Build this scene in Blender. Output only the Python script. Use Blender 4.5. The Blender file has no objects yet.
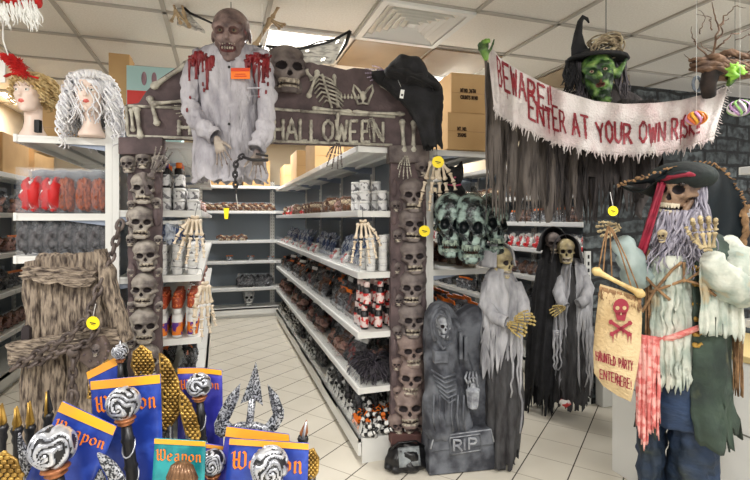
import bpy, math, random
import numpy as np
from mathutils import Vector, Matrix, noise
R = math.radians; PI = math.pi
random.seed(7)
SC = bpy.context.scene; COL = SC.collection
# ------------------------------------------------------------------ camera, world, exposure
YAW = R(18.15); FPX = 476.0; EYE = 1.5; HOR = 219.0
cam = bpy.data.cameras.new('camera'); co = bpy.data.objects.new('camera', cam); COL.objects.link(co)
cam.sensor_width = 36.0; cam.lens = 36.0 * FPX / 750.0
cam.shift_y = (HOR - 240.0) / 750.0
cam.clip_start = .05
co.location = (0, 0, EYE); co.rotation_euler = (R(90), 0, -YAW)
SC.camera = co
SC.view_settings.view_transform = 'Standard'; SC.view_settings.look = 'None'
SC.view_settings.exposure = 0.0; SC.view_settings.gamma = 1.0; SC.view_settings.use_curve_mapping = False
w = bpy.data.worlds.new('world'); SC.world = w; w.use_nodes = True
w.node_tree.nodes['Background'].inputs[0].default_value = (1.0, .985, .96, 1)
w.node_tree.nodes['Background'].inputs[1].default_value = .72
CEIL = 2.756
def area(name, loc, sx, sy, power, rot=(0, 0, 0), col=(1, .98, .95)):
    l = bpy.data.lights.new(name, 'AREA'); l.shape = 'RECTANGLE'; l.size = sx; l.size_y = sy; l.energy = power; l.color = col
    o = bpy.data.objects.new(name, l); COL.objects.link(o); o.location = loc; o.rotation_euler = rot
    return o
# ceiling troffers of the room, the third added for a reflection: centres (x, y), 0.6 wide, 1.2 long; the ones behind the camera light the foreground
TROFF = [(.584, 3.45), (-1.816, 5.85), (1.784, 4.05), (.584, 6.45), (-1.8, 1.6), (2.9, 1.0), (.584, -.2), (-1.2, -1.2), (2.4, -1.6), (2.984, 6.2)]
POWER = [30, 36, 24, 48, 46, 40, 68, 60, 60, 26]
for (x, y), p in zip(TROFF, POWER):
    area('ceiling_lamp', (x, y, CEIL - .03), .5, .55, p)

# ------------------------------------------------------------------ helpers
def at(px, py, Z):
    """point at camera depth Z seen at pixel px, py"""
    l = (px - 375.0) / FPX * Z
    return Vector((Z * math.sin(YAW) + l * math.cos(YAW), Z * math.cos(YAW) - l * math.sin(YAW), EYE + (HOR - py) / FPX * Z))
def srgb(c):
    return tuple(((v / 255) / 12.92 if v / 255 <= .04045 else ((v / 255 + .055) / 1.055) ** 2.4) for v in c) + (1,)
MATS = {}
def mat(name, c1, c2=None, scale=6, rough=.6, metal=0, bump=0, bscale=None, stretch=(1, 1, 1), alpha=1, trans=0, emit=0, coat=0, c3=None, lo=.35, hi=.65, sheen=0, kind='noise', detail=4):
    if name in MATS: return MATS[name]
    m = bpy.data.materials.new(name); m.use_nodes = True; nt = m.node_tree; N = nt.nodes; L = nt.links
    b = N['Principled BSDF']; b.inputs['Roughness'].default_value = rough; b.inputs['Metallic'].default_value = metal
    b.inputs['Base Color'].default_value = srgb(c1)
    if coat: b.inputs['Coat Weight'].default_value = coat
    if sheen: b.inputs['Sheen Weight'].default_value = sheen
    if trans: b.inputs['Transmission Weight'].default_value = trans
    if alpha < 1: b.inputs['Alpha'].default_value = alpha
    if emit:
        b.inputs['Emission Color'].default_value = srgb(c1); b.inputs['Emission Strength'].default_value = emit
    tc = N.new('ShaderNodeTexCoord'); mp = N.new('ShaderNodeMapping'); mp.inputs['Scale'].default_value = stretch
    L.new(tc.outputs['Object'], mp.inputs['Vector'])
    if c2 is not None:
        n = N.new('ShaderNodeTexVoronoi' if kind == 'voronoi' else 'ShaderNodeTexNoise'); n.inputs['Scale'].default_value = scale
        if kind != 'voronoi': n.inputs['Detail'].default_value = detail
        r = N.new('ShaderNodeValToRGB'); e = r.color_ramp.elements
        e[0].position = lo; e[0].color = srgb(c1); e[1].position = hi; e[1].color = srgb(c2)
        if c3 is not None:
            k = r.color_ramp.elements.new(min(.98, hi + .12)); k.color = srgb(c3)
        L.new(mp.outputs[0], n.inputs['Vector']); L.new(n.outputs[0], r.inputs[0]); L.new(r.outputs[0], b.inputs['Base Color'])
    if bump:
        n2 = N.new('ShaderNodeTexNoise'); n2.inputs['Scale'].default_value = bscale or scale * 2; n2.inputs['Detail'].default_value = 5
        L.new(mp.outputs[0], n2.inputs['Vector'])
        bp = N.new('ShaderNodeBump'); bp.inputs['Strength'].default_value = min(1, bump); bp.inputs['Distance'].default_value = .01 * max(1, bump)
        L.new(n2.outputs[0], bp.inputs['Height']); L.new(bp.outputs[0], b.inputs['Normal'])
    MATS[name] = m
    return m

class MB:
    """collects geometry, then links it as one mesh object"""
    def __init__(s): s.v = []; s.f = []; s.m = []; s.T = None; s.mi = 0
    def add(s, vs, fs, mi=None):
        o = len(s.v)
        if s.T is not None: vs = [s.T @ Vector(p) for p in vs]
        s.v += [tuple(p) for p in vs]; s.f += [tuple(o + i for i in f) for f in fs]
        if isinstance(mi, (list, tuple)): s.m += list(mi)
        else: s.m += [s.mi if mi is None else mi] * len(fs)
        return s
    def box(s, c, d, rot=None, mi=None):
        x, y, z = d[0] / 2, d[1] / 2, d[2] / 2
        vs = [Vector((a, b, e)) for a in (-x, x) for b in (-y, y) for e in (-z, z)]
        if rot is not None: vs = [rot @ p for p in vs]
        vs = [p + Vector(c) for p in vs]
        return s.add(vs, [(0, 1, 3, 2), (4, 6, 7, 5), (0, 4, 5, 1), (2, 3, 7, 6), (0, 2, 6, 4), (1, 5, 7, 3)], mi)
    def tube(s, pts, r, seg=6, cap=True, mi=None, flat=1.0, closed=False):
        pts = [Vector(p) for p in pts]; n = len(pts)
        if not hasattr(r, '__len__'): r = [r] * n
        vs = []; up = None
        for i, p in enumerate(pts):
            if closed: t = pts[(i + 1) % n] - pts[i - 1]
            else: t = pts[min(i + 1, n - 1)] - pts[max(i - 1, 0)]
            if t.length < 1e-9: t = Vector((0, 0, 1))
            t.normalize()
            if up is None: up = Vector((0, 0, 1)) if abs(t.z) < .9 else Vector((0, 1, 0))
            a = t.cross(up)
            if a.length < 1e-6: a = t.orthogonal()
            a.normalize(); b = a.cross(t).normalized(); up = b
            for k in range(seg):
                q = 2 * PI * k / seg
                vs.append(p + a * math.cos(q) * r[i] + b * math.sin(q) * r[i] * flat)
        fs = [(i * seg + k, i * seg + (k + 1) % seg, (i + 1) * seg + (k + 1) % seg, (i + 1) * seg + k) for i in range(n - 1) for k in range(seg)]
        if closed: fs += [((n - 1) * seg + k, (n - 1) * seg + (k + 1) % seg, (k + 1) % seg, k) for k in range(seg)]
        elif cap: fs += [tuple(range(seg))[::-1], tuple((n - 1) * seg + k for k in range(seg))]
        return s.add(vs, fs, mi)
    def lathe(s, prof, c=(0, 0, 0), seg=16, mi=None, sx=1, sy=1):
        c = Vector(c); n = len(prof)
        vs = [c + Vector((r * sx * math.cos(2 * PI * k / seg), r * sy * math.sin(2 * PI * k / seg), z)) for r, z in prof for k in range(seg)]
        fs = [(i * seg + k, i * seg + (k + 1) % seg, (i + 1) * seg + (k + 1) % seg, (i + 1) * seg + k) for i in range(n - 1) for k in range(seg)]
        if prof[0][0] > 1e-5: fs.append(tuple(range(seg))[::-1])
        if prof[-1][0] > 1e-5: fs.append(tuple((n - 1) * seg + k for k in range(seg)))
        return s.add(vs, fs, mi)
    def ell(s, c, r, seg=12, rings=8, rot=None, mi=None):
        c = Vector(c); vs = []
        for i in range(rings + 1):
            p = PI * i / rings
            for k in range(seg):
                q = 2 * PI * k / seg; d = Vector((r[0] * math.sin(p) * math.cos(q), r[1] * math.sin(p) * math.sin(q), r[2] * math.cos(p)))
                vs.append(c + (rot @ d if rot is not None else d))
        fs = [(i * seg + k, (i + 1) * seg + k, (i + 1) * seg + (k + 1) % seg, i * seg + (k + 1) % seg) for i in range(rings) for k in range(seg)]
        return s.add(vs, fs, mi)
    def prism(s, pts, y0, y1, mi=None):
        """outline in x, z pushed from y0 to y1"""
        n = len(pts); vs = [Vector((x, y0, z)) for x, z in pts] + [Vector((x, y1, z)) for x, z in pts]
        return s.add(vs, [tuple(range(n))[::-1], tuple(range(n, 2 * n))] + [(i, (i + 1) % n, n + (i + 1) % n, n + i) for i in range(n)], mi)
    def grid(s, fn, nu, nv, skip=None, mi=None):
        vs = [fn(i / nu, j / nv) for j in range(nv + 1) for i in range(nu + 1)]
        fs = []; ms = []
        for j in range(nv):
            for i in range(nu):
                if skip and skip(i / nu, j / nv): continue
                a = j * (nu + 1) + i; fs.append((a, a + 1, a + nu + 2, a + nu + 1))
                if callable(mi): ms.append(mi((i + .5) / nu, (j + .5) / nv))
        return s.add(vs, fs, ms if callable(mi) else mi)
    def build(s, name, mats, parent=None, smooth=True, solid=0, bevel=0, loc=None, sub=0):
        me = bpy.data.meshes.new(name); me.from_pydata(s.v, [], s.f)
        for m in (mats if isinstance(mats, (list, tuple)) else [mats]): me.materials.append(m)
        me.polygons.foreach_set('material_index', s.m)
        if smooth: me.polygons.foreach_set('use_smooth', [True] * len(me.polygons))
        me.update()
        o = bpy.data.objects.new(name, me); COL.objects.link(o)
        if parent is not None: o.parent = parent
        if loc is not None: o.location = loc
        if solid:
            k = o.modifiers.new('thick', 'SOLIDIFY'); k.thickness = solid; k.offset = 0
        if bevel:
            k = o.modifiers.new('bevel', 'BEVEL'); k.width = bevel; k.segments = 2; k.limit_method = 'ANGLE'
        if sub:
            k = o.modifiers.new('sub', 'SUBSURF'); k.levels = sub; k.render_levels = sub
        return o

def tag(o, label, cat, group=None, kind=None):
    if label: o['label'] = label
    if cat: o['category'] = cat
    if group: o['group'] = group
    if kind: o['kind'] = kind
    return o
def thing(name, label, cat, loc=(0, 0, 0), rz=0, group=None):
    o = bpy.data.objects.new(name, None); COL.objects.link(o); o.empty_display_size = .05
    o.location = loc; o.rotation_euler = (0, 0, rz)
    return tag(o, label, cat, group)
def struct(o): o['kind'] = 'structure'; return o
def copy_tree(o, parent=None):
    c = o.copy(); COL.objects.link(c)
    if parent is not None: c.parent = parent
    for ch in list(KIDS.get(o.name, [])) or [x for x in o.children if x.parent == o]:
        copy_tree(ch, c)
    return c
KIDS = {}
class Proto:
    """one of a kind; the first place() moves the built one, later ones copy it and its parts"""
    def __init__(s, root): s.r = root; s.used = False; s.kids = list(root.children)
    def place(s, loc, rz, label, group=None, rx=0, ry=0, sc=1):
        if not s.used: o = s.r; s.used = True
        else:
            o = s.r.copy(); COL.objects.link(o)
            for ch in s.kids:
                c = ch.copy(); COL.objects.link(c); c.parent = o
                for g in ch.children:
                    d = g.copy(); COL.objects.link(d); d.parent = c
        o.location = loc; o.rotation_euler = (rx, ry, rz); o.scale = (sc, sc, sc); o['label'] = label
        if group: o['group'] = group
        elif 'group' in o: del o['group']
        return o

# ---- signed distance modelling (surface nets)
def sdf_mesh(f, lo, hi, n=48):
    lo = np.array(lo, float); hi = np.array(hi, float); h = (hi - lo).max() / n
    dim = np.ceil((hi - lo) / h).astype(int) + 1
    g = [lo[i] + h * np.arange(dim[i]) for i in range(3)]
    X, Y, Z = np.meshgrid(*g, indexing='ij'); V = f(X, Y, Z)
    ins = V < 0
    nx, ny, nz = dim; cx, cy, cz = nx - 1, ny - 1, nz - 1
    acc = np.zeros((cx, cy, cz, 3)); cnt = np.zeros((cx, cy, cz))
    P = np.stack([X, Y, Z], -1)
    def crop(a, i, j, k): return a[i:i + cx, j:j + cy, k:k + cz]
    corners = [(i, j, k) for i in (0, 1) for j in (0, 1) for k in (0, 1)]
    for a in corners:
        for b in corners:
            if sum(abs(a[t] - b[t]) for t in range(3)) == 1 and a < b:
                va, vb = crop(V, *a), crop(V, *b); m = (va < 0) != (vb < 0)
                d = va - vb; d = np.where(np.abs(d) < 1e-12, 1e-12, d); t = np.clip(va / d, 0, 1)
                q = crop(P, *a) + t[..., None] * (crop(P, *b) - crop(P, *a))
                acc += np.where(m[..., None], q, 0); cnt += m
    act = cnt > 0; idx = -np.ones((cx, cy, cz), int); idx[act] = np.arange(act.sum())
    vs = acc[act] / cnt[act][:, None]
    F = []
    for ax in range(3):
        sl0 = [slice(None)] * 3; sl1 = [slice(None)] * 3
        sl0[ax] = slice(0, -1); sl1[ax] = slice(1, None)
        A = ins[tuple(sl0)]; B = ins[tuple(sl1)]; u, v = [(1, 2), (2, 0), (0, 1)][ax]
        cr = np.argwhere(A != B)
        cr = cr[(cr[:, u] > 0) & (cr[:, v] > 0) & (cr[:, u] < dim[u] - 1) & (cr[:, v] < dim[v] - 1)]
        if not len(cr): continue
        s = A[tuple(cr.T)]
        eu = np.zeros(3, int); eu[u] = 1; ev = np.zeros(3, int); ev[v] = 1
        q = np.stack([idx[tuple((cr - eu - ev).T)], idx[tuple((cr - ev).T)], idx[tuple(cr.T)], idx[tuple((cr - eu).T)]], 1)
        q[~s] = q[~s][:, ::-1]; F.append(q)
    F = np.concatenate(F)
    return vs, F
def smin(a, b, k): h = np.clip(.5 + .5 * (b - a) / k, 0, 1); return b * (1 - h) + a * h - k * h * (1 - h)
def smax(a, b, k): return -smin(-a, -b, k)
def sel(X, Y, Z, c, r):
    k0 = np.sqrt(((X - c[0]) / r[0]) ** 2 + ((Y - c[1]) / r[1]) ** 2 + ((Z - c[2]) / r[2]) ** 2)
    k1 = np.sqrt(((X - c[0]) / r[0] ** 2) ** 2 + ((Y - c[1]) / r[1] ** 2) ** 2 + ((Z - c[2]) / r[2] ** 2) ** 2) + 1e-9
    return k0 * (k0 - 1) / k1
def scap(X, Y, Z, a, b, ra, rb=None):
    rb = ra if rb is None else rb
    a = np.array(a, float); b = np.array(b, float); d = b - a; L = (d ** 2).sum() + 1e-12
    t = np.clip(((X - a[0]) * d[0] + (Y - a[1]) * d[1] + (Z - a[2]) * d[2]) / L, 0, 1)
    return np.sqrt((X - a[0] - t * d[0]) ** 2 + (Y - a[1] - t * d[1]) ** 2 + (Z - a[2] - t * d[2]) ** 2) - (ra + (rb - ra) * t)
def sbox(X, Y, Z, c, h, r=.01):
    qx, qy, qz = np.abs(X - c[0]) - h[0] + r, np.abs(Y - c[1]) - h[1] + r, np.abs(Z - c[2]) - h[2] + r
    return np.sqrt(np.maximum(qx, 0) ** 2 + np.maximum(qy, 0) ** 2 + np.maximum(qz, 0) ** 2) + np.minimum(np.maximum(qx, np.maximum(qy, qz)), 0) - r

def skull_sdf(X, Y, Z):
    A = np.abs(X)
    d = sel(X, Y, Z, (0, .08, .17), (.335, .40, .32))
    d = smin(d, sel(X, Y, Z, (0, -.12, -.02), (.25, .22, .22)), .06)
    d = smin(d, sbox(X, Y, Z, (0, -.16, -.20), (.15, .15, .10), .06), .06)
    d = smin(d, scap(A, Y, Z, (.29, .0, -.06), (.17, -.27, -.08), .045, .055), .05)
    d = smin(d, scap(A, Y, Z, (.20, -.24, .10), (.04, -.31, .09), .05), .05)
    d = smax(d, -sel(A, Y, Z, (.34, -.10, .06), (.07, .12, .12)), .04)
    d = smin(d, scap(A, Y, Z, (.22, .02, -.18), (.17, -.06, -.38), .05, .05), .04)
    d = smin(d, scap(A, Y, Z, (.17, -.06, -.40), (.07, -.27, -.43), .06, .055), .04)
    d = smin(d, scap(X, Y, Z, (-.06, -.28, -.43), (.06, -.28, -.43), .065), .04)
    d = smax(d, -sel(A, Y, Z, (.125, -.33, .0), (.088, .15, .080)), .02)
    d = smax(d, -sel(X, Y, Z, (0, -.36, -.155), (.045, .13, .035)), .015)
    d = smax(d, -sel(A, Y, Z, (.0, -.36, -.115), (.025, .12, .06)), .015)
    d = smax(d, -sbox(X, Y, Z, (0, -.30, -.345), (.17, .2, .018), .01), .01)
    for k in range(4):
        x = .02 + k * .042; y = -.325 + k * k * .009
        d = smin(d, scap(A, Y, Z, (x, y, -.25), (x, y, -.315), .021, .017), .008)
        d = smin(d, scap(A, Y, Z, (x, y + .01, -.365), (x, y + .01, -.40), .017, .02), .008)
    return d
def skull_mi(v, F):
    """0 bone, 1 painted sockets, 2 teeth"""
    c = v[F].mean(1); A = np.abs(c[:, 0]); m = np.zeros(len(F), int)
    e = ((A - .125) / .088) ** 2 + ((c[:, 2]) / .080) ** 2 < 1.0
    n = ((c[:, 0]) / .042) ** 2 + ((c[:, 2] + .135) / .055) ** 2 < 1
    s = skull_depth(c)
    m[(e | n) & (c[:, 1] < .1) & (s > .014)] = 1
    m[(np.abs(c[:, 2] + .345) < .022) & (A < .17) & (c[:, 1] < -.1)] = 1
    m[(A < .165) & (c[:, 1] < -.22) & (((c[:, 2] < -.235) & (c[:, 2] > -.33)) | ((c[:, 2] < -.355) & (c[:, 2] > -.405)))] = 2
    return m.tolist()
def skull_depth(c):
    X, Y, Z = c[:, 0], c[:, 1], c[:, 2]; A = np.abs(X)
    d = sel(A, Y, Z, (.125, -.33, .0), (.088, .15, .080))
    d2 = np.minimum(sel(X, Y, Z, (0, -.36, -.155), (.045, .13, .035)), sel(X, Y, Z, (0, -.36, -.115), (.025, .12, .06)))
    return np.where(np.minimum(d, d2) < .012, .05, 0)
_sk = {}
def skull_geo(n):
    if n not in _sk:
        v, F = sdf_mesh(skull_sdf, (-.42, -.46, -.54), (.42, .54, .56), n); _sk[n] = (v, F, skull_mi(v, F))
    return _sk[n]
def add_skull(mb, c, h, rot=None, n=44, base=0):
    v, F, m = skull_geo(n)
    M = (rot.to_3x3() if rot is not None else Matrix.Identity(3))
    Ma = np.array(M); q = (v * h) @ Ma.T + np.array(c)
    mb.add([Vector(p) for p in q], F.tolist(), [base + k for k in m])
def rotz(a): return Matrix.Rotation(a, 3, 'Z')
def rotx(a): return Matrix.Rotation(a, 3, 'X')
def roty(a): return Matrix.Rotation(a, 3, 'Y')

def bone(mb, a, b, r, seg=7, mi=None, knob=1.7):
    a = Vector(a); b = Vector(b); L = b - a
    ts = [0, .03, .1, .18, .35, .5, .65, .82, .9, .97, 1]; rs = [.5, 1.25, knob, 1.15, .85, .8, .85, 1.15, knob, 1.25, .5]
    mb.tube([a + L * t for t in ts], [r * k for k in rs], seg, True, mi)

def skel_hand(name, label, cat, loc, rz, L=.2, down=True, curl=.1, m=None, m2=None, fingers=4, parent=None, side=1, group=None, rx=0, ry=0, spread=1, fat=1.0, string=False):
    """jointed skeleton hand, wrist at the origin, fingers along -z (down) or +z; L = whole length"""
    root = thing(name, label, cat, loc, rz, group) if parent is None else bpy.data.objects.new(name, None)
    if parent is not None:
        COL.objects.link(root); root.parent = parent; root.location = loc
    root.rotation_euler = (rx, ry, rz)
    s = -1 if down else 1
    pm = MB()
    for k in range(5):
        pm.ell((L * .03 * (k - 2), 0, s * L * .03 * (1 - abs(k - 2) * .2)), (L * .026, L * .03, L * .035), 7, 5)
    xs = [-.30, -.10, .10, .27]
    for k in range(4):
        bone(pm, (L * xs[k] * .35, 0, s * L * .06), (L * xs[k] * .62, -L * .01, s * L * .40), L * .024 * fat)
    pm.build('palm_bones', m, root)
    fl = [.50, .56, .52, .42]
    for k in range(4):
        fb = MB(); x = L * xs[k] * .64; p = Vector((x, -L * .01, s * L * .43)); ang = xs[k] * .7 * spread; c = curl
        for j, q in enumerate((.42, .32, .26)):
            ln = L * fl[k] * q
            d = Vector((math.sin(ang) * math.cos(c), -math.sin(c), s * math.cos(ang) * math.cos(c)))
            e = p + d * ln; bone(fb, p + d * ln * .04, e - d * ln * .04, L * (.024 - .003 * j) * fat); p = e; c += curl * 1.5
        fb.build('finger', m, root)
    tb = MB(); p = Vector((-side * L * .07, -L * .01, s * L * .06)); a = -side * .75; c = .2
    for j, q in enumerate((.26, .2, .16)):
        d = Vector((math.sin(a) * .9, -math.sin(c) * .7, s * math.cos(a))).normalized(); e = p + d * L * q
        bone(tb, p + d * L * .008, e - d * L * .008, L * (.026 - .003 * j) * fat); p = e; a *= .6; c += curl
    tb.build('thumb', m, root)
    if string: q = MB(); q.tube([(0, 0, 0), (0, .03, .07), (0, .26, .075)], .0015, 4); q.build('hanging_string', M_black, root)
    return root

def lerp_rings(rings, t):
    n = len(rings) - 1; x = min(max(t * n, 0), n - 1e-6); i = int(x); f = x - i
    g = lambda k: np.array(rings[min(max(k, 0), n)], float)
    p0, p1, p2, p3 = g(i - 1), g(i), g(i + 1), g(i + 2)
    return .5 * (2 * p1 + (p2 - p0) * f + (2 * p0 - 5 * p1 + 4 * p2 - p3) * f * f + (3 * p1 - p0 - 3 * p2 + p3) * f ** 3)
def loft(mb, rings, nz=24, seg=48, a0=0, a1=2 * PI, fold=.06, k=7, seed=1, rag=0, strip=0, mi=None, grow=True, close=True, wr=.0):
    rnd = random.Random(seed); ph = [rnd.uniform(0, 6.28) for _ in range(6)]
    full = abs(a1 - a0 - 2 * PI) < 1e-6
    cut = [1 - rag * abs(noise.noise(Vector((i * .9, seed, .3)))) * 2.2 for i in range(seg + 1)]
    if full: cut[seg] = cut[0]
    vs = []
    for j in range(nz + 1):
        for i in range(seg + (0 if full else 1)):
            t = j / nz * max(.2, cut[i]); c = lerp_rings(rings, t); a = a0 + (a1 - a0) * i / seg
            g = (t if grow else 1)
            f = fold * g * (math.sin(k * a + ph[0] + t * 1.2) + .6 * math.sin(round(k * 1.7) * a + ph[1] - t * 2) + .4 * math.sin(round(k * 2.9) * a + ph[2]))
            f += wr * noise.noise(Vector((math.cos(a) * 3, math.sin(a) * 3, t * 14 + seed * 3)))
            vs.append(Vector((c[0] + c[3] * math.cos(a) * (1 + f), c[1] + c[4] * math.sin(a) * (1 + f), c[2] + wr * .2 * c[3] * noise.noise(Vector((a, t * 9, seed))))))
    W = seg if full else seg + 1; fs = []
    dead = set(i for i in range(seg) if strip and rnd.random() < .33)
    for j in range(nz):
        for i in range(seg):
            if strip and i in dead and j / nz > strip + .15 * noise.noise(Vector((i * 1.7, 2, seed))): continue
            a = j * W + i; b = j * W + (i + 1) % W if full else a + 1
            fs.append((a, b, b + W, a + W))
    return mb.add(vs, fs, mi)
def curtain(mb, top, length, nu=60, nv=30, amp=.02, seed=1, rag=.25, strip=.7, gap=.3, mi=None, holes=0, d=(0, 1, 0)):
    """hanging cloth: top(u) -> Vector, length(u); folds along d"""
    rnd = random.Random(seed); d = Vector(d)
    cut = [1 - rag * rnd.random() ** 1.5 for _ in range(nu + 1)]
    dead = [rnd.random() < gap for _ in range(nu)]; st = [strip + .25 * rnd.uniform(-1, 1) for _ in range(nu)]
    def fn(u, v):
        i = round(u * nu); l = length(u) * v * cut[i]
        q = amp * (.3 + .7 * v) * (math.sin(u * 31 + seed) + .6 * math.sin(u * 57 + seed * 2 + v * 2)) + amp * .5 * noise.noise(Vector((u * 12, v * 5, seed)))
        return top(u) + Vector((noise.noise(Vector((u * 20, v * 3, seed))) * amp * .5, 0, -l)) + d * q
    def skip(u, v):
        i = min(nu - 1, int(u * nu + .001))
        if dead[i] and v > st[i]: return True
        return holes and v > .1 and noise.noise(Vector((u * 25, v * 9, seed * 7))) > .62 - holes
    return mb.grid(fn, nu, nv, skip, mi)

def crumple(mb, amp, freq, seed=0, i0=0, sz=1.0):
    for i in range(i0, len(mb.v)):
        p = Vector(mb.v[i]); q = Vector((p.x * freq, p.y * freq, p.z * freq * sz)) + Vector((seed, seed * .7, 0))
        a = noise.noise(q); b = noise.noise(q + Vector((11, 3, 7))); r_ = 1 - abs(noise.noise(q * 1.7 + Vector((5, 5, 5)))) * 2
        mb.v[i] = (p.x + amp * (a + .5 * r_), p.y + amp * (b - .7 * r_), p.z + amp * .5 * a)
# ---- stroke lettering
G = {
 'A': [[(0, 0), (.5, 1), (1, 0)], [(.2, .38), (.8, .38)]], 'B': [[(0, 0), (0, 1), (.7, .95), (.85, .75), (.6, .55), (0, .5)], [(.6, .53), (.95, .3), (.7, .03), (0, 0)]],
 'D': [[(0, 0), (0, 1), (.6, .92), (.95, .5), (.6, .06), (0, 0)]],
 'E': [[(1, 1), (0, 1), (0, 0), (1, 0)], [(0, .5), (.75, .5)]], 'H': [[(0, 0), (0, 1)], [(1, 0), (1, 1)], [(0, .5), (1, .5)]],
 'I': [[(.5, 0), (.5, 1)]], 'K': [[(0, 0), (0, 1)], [(.95, 1), (0, .45), (1, 0)]], 'L': [[(0, 1), (0, 0), (.9, 0)]],
 'N': [[(0, 0), (0, 1), (1, 0), (1, 1)]], 'O': [[(.5, 1), (.05, .75), (.05, .25), (.5, 0), (.95, .25), (.95, .75), (.5, 1)]],
 'P': [[(0, 0), (0, 1), (.75, .95), (.95, .75), (.7, .5), (0, .45)]], 'R': [[(0, 0), (0, 1), (.75, .95), (.9, .75), (.65, .5), (0, .48)], [(.45, .48), (1, 0)]],
 'S': [[(.95, .85), (.5, 1), (.05, .78), (.25, .55), (.8, .42), (.95, .2), (.5, 0), (0, .15)]], 'T': [[(0, 1), (1, 1)], [(.5, 1), (.5, 0)]],
 'U': [[(0, 1), (.05, .2), (.5, 0), (.95, .2), (1, 1)]], 'W': [[(0, 1), (.25, 0), (.5, .8), (.75, 0), (1, 1)]],
 'Y': [[(0, 1), (.5, .5), (1, 1)], [(.5, .5), (.5, 0)]], '!': [[(.5, 1), (.5, .3)], [(.5, .08), (.5, 0)]], 'C': [[(.95, .85), (.5, 1), (.05, .7), (.05, .3), (.5, 0), (.95, .15)]],
 '.': [[(.4, 0), (.6, .05)]], '-': [[(.1, .5), (.9, .5)]], 'F': [[(1, 1), (0, 1), (0, 0)], [(0, .5), (.75, .5)]], 'M': [[(0, 0), (0, 1), (.5, .4), (1, 1), (1, 0)]],
 '3': [[(0, .9), (.5, 1), (.9, .75), (.5, .52), (.95, .28), (.5, 0), (0, .1)]], '5': [[(.9, 1), (.1, 1), (.1, .55), (.6, .6), (.9, .3), (.5, 0), (0, .1)]], '6': [[(.9, .95), (.3, .8), (.05, .3), (.5, 0), (.9, .3), (.5, .55), (.1, .35)]], 'G': [[(.95, .85), (.5, 1), (.05, .7), (.05, .3), (.5, 0), (.95, .15), (.95, .45), (.55, .45)]],
 # blackletter forms (broad nib)
 'bW': [[(-.15, .85), (.05, 1), (.12, .15), (.3, 0), (.5, .15), (.45, 1)], [(.5, .15), (.75, 0), (1, .2), (.95, .9), (.75, 1)], [(.0, .5), (.5, .55)]],
 'be': [[(.1, .3), (.85, .45), (.5, .66), (.1, .5), (.1, .15), (.5, 0), (.85, .12)]], 'ba': [[(.15, .6), (.6, .66), (.75, .55), (.75, .08), (.95, .0)], [(.75, .38), (.15, .3), (.1, .1), (.4, 0), (.75, .15)]],
 'bp': [[(.0, .6), (.2, .66), (.2, -.35)], [(.2, .5), (.6, .66), (.9, .5), (.85, .1), (.5, 0), (.2, .1)]], 'bo': [[(.5, .66), (.1, .5), (.1, .15), (.5, 0), (.9, .15), (.9, .5), (.5, .66)]],
 'bn': [[(0, .58), (.2, .66), (.2, .05), (.3, 0)], [(.2, .5), (.6, .66), (.8, .55), (.8, .1), (.95, 0)]],
}
def strokes(glyph, step=.14):
    out = []
    for pl in G[glyph]:
        q = [pl[0]]
        for a, b in zip(pl, pl[1:]):
            n = max(1, int(math.dist(a, b) / step))
            q += [(a[0] + (b[0] - a[0]) * k / n, a[1] + (b[1] - a[1]) * k / n) for k in range(1, n + 1)]
        out.append(q)
    return out
def write(mb, text, fn, u0, v0, w, h, sw, gapw=.35, nib=None, drip=0, seed=3, mi=None, jitter=0, black=False):
    """lay lettering on a surface: fn(u, v) -> point just proud of it; u, v in metres; returns the end u"""
    rnd = random.Random(seed); u = u0
    for ch in text:
        if ch == ' ': u += w * .75; continue
        g = 'b' + ch if black else ch
        if g not in G: continue
        ww = w * (.3 if ch in '!I.' else (1.5 if black and ch == 'W' else 1)); sh = rnd.uniform(-1, 1) * jitter; k1 = 1 + rnd.uniform(-1, 1) * jitter * 2
        for q in strokes(g):
            P = [((u + x * ww + sh * h * .5 * (y - .5)), v0 + y * h * k1 + sh * h * .3) for x, y in q]
            for a, b in zip(P, P[1:]):
                dx, dy = b[0] - a[0], b[1] - a[1]; l = math.hypot(dx, dy) or 1
                if nib:
                    nx, ny = math.cos(nib) * sw, math.sin(nib) * sw
                    cr = abs(dx * ny - dy * nx) / l; px_, py_ = -dy / l * sw * .22, dx / l * sw * .22
                    sg = 1 if (px_ * nx + py_ * ny) >= 0 else -1
                    nx += px_ * sg; ny += py_ * sg
                else:
                    s2 = sw * (1 + rnd.uniform(-.3, .3) * (1 if jitter else 0)); nx, ny = -dy / l * s2, dx / l * s2
                    ex, ey = dx / l * sw * .5, dy / l * sw * .5; a = (a[0] - ex, a[1] - ey); b = (b[0] + ex, b[1] + ey)
                mb.add([fn(a[0] - nx, a[1] - ny), fn(b[0] - nx, b[1] - ny), fn(b[0] + nx, b[1] + ny), fn(a[0] + nx, a[1] + ny)], [(0, 1, 2, 3)], mi)
            if drip and rnd.random() < .8:
                x, y = P[rnd.randrange(len(P))]; L = h * rnd.uniform(.25, .7) * drip
                mb.add([fn(x - sw * .45, y), fn(x - sw * .25, y - L), fn(x + sw * .25, y - L), fn(x + sw * .45, y)], [(0, 1, 2, 3)], mi)
        u += ww * (1 + gapw)
    return u
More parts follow.
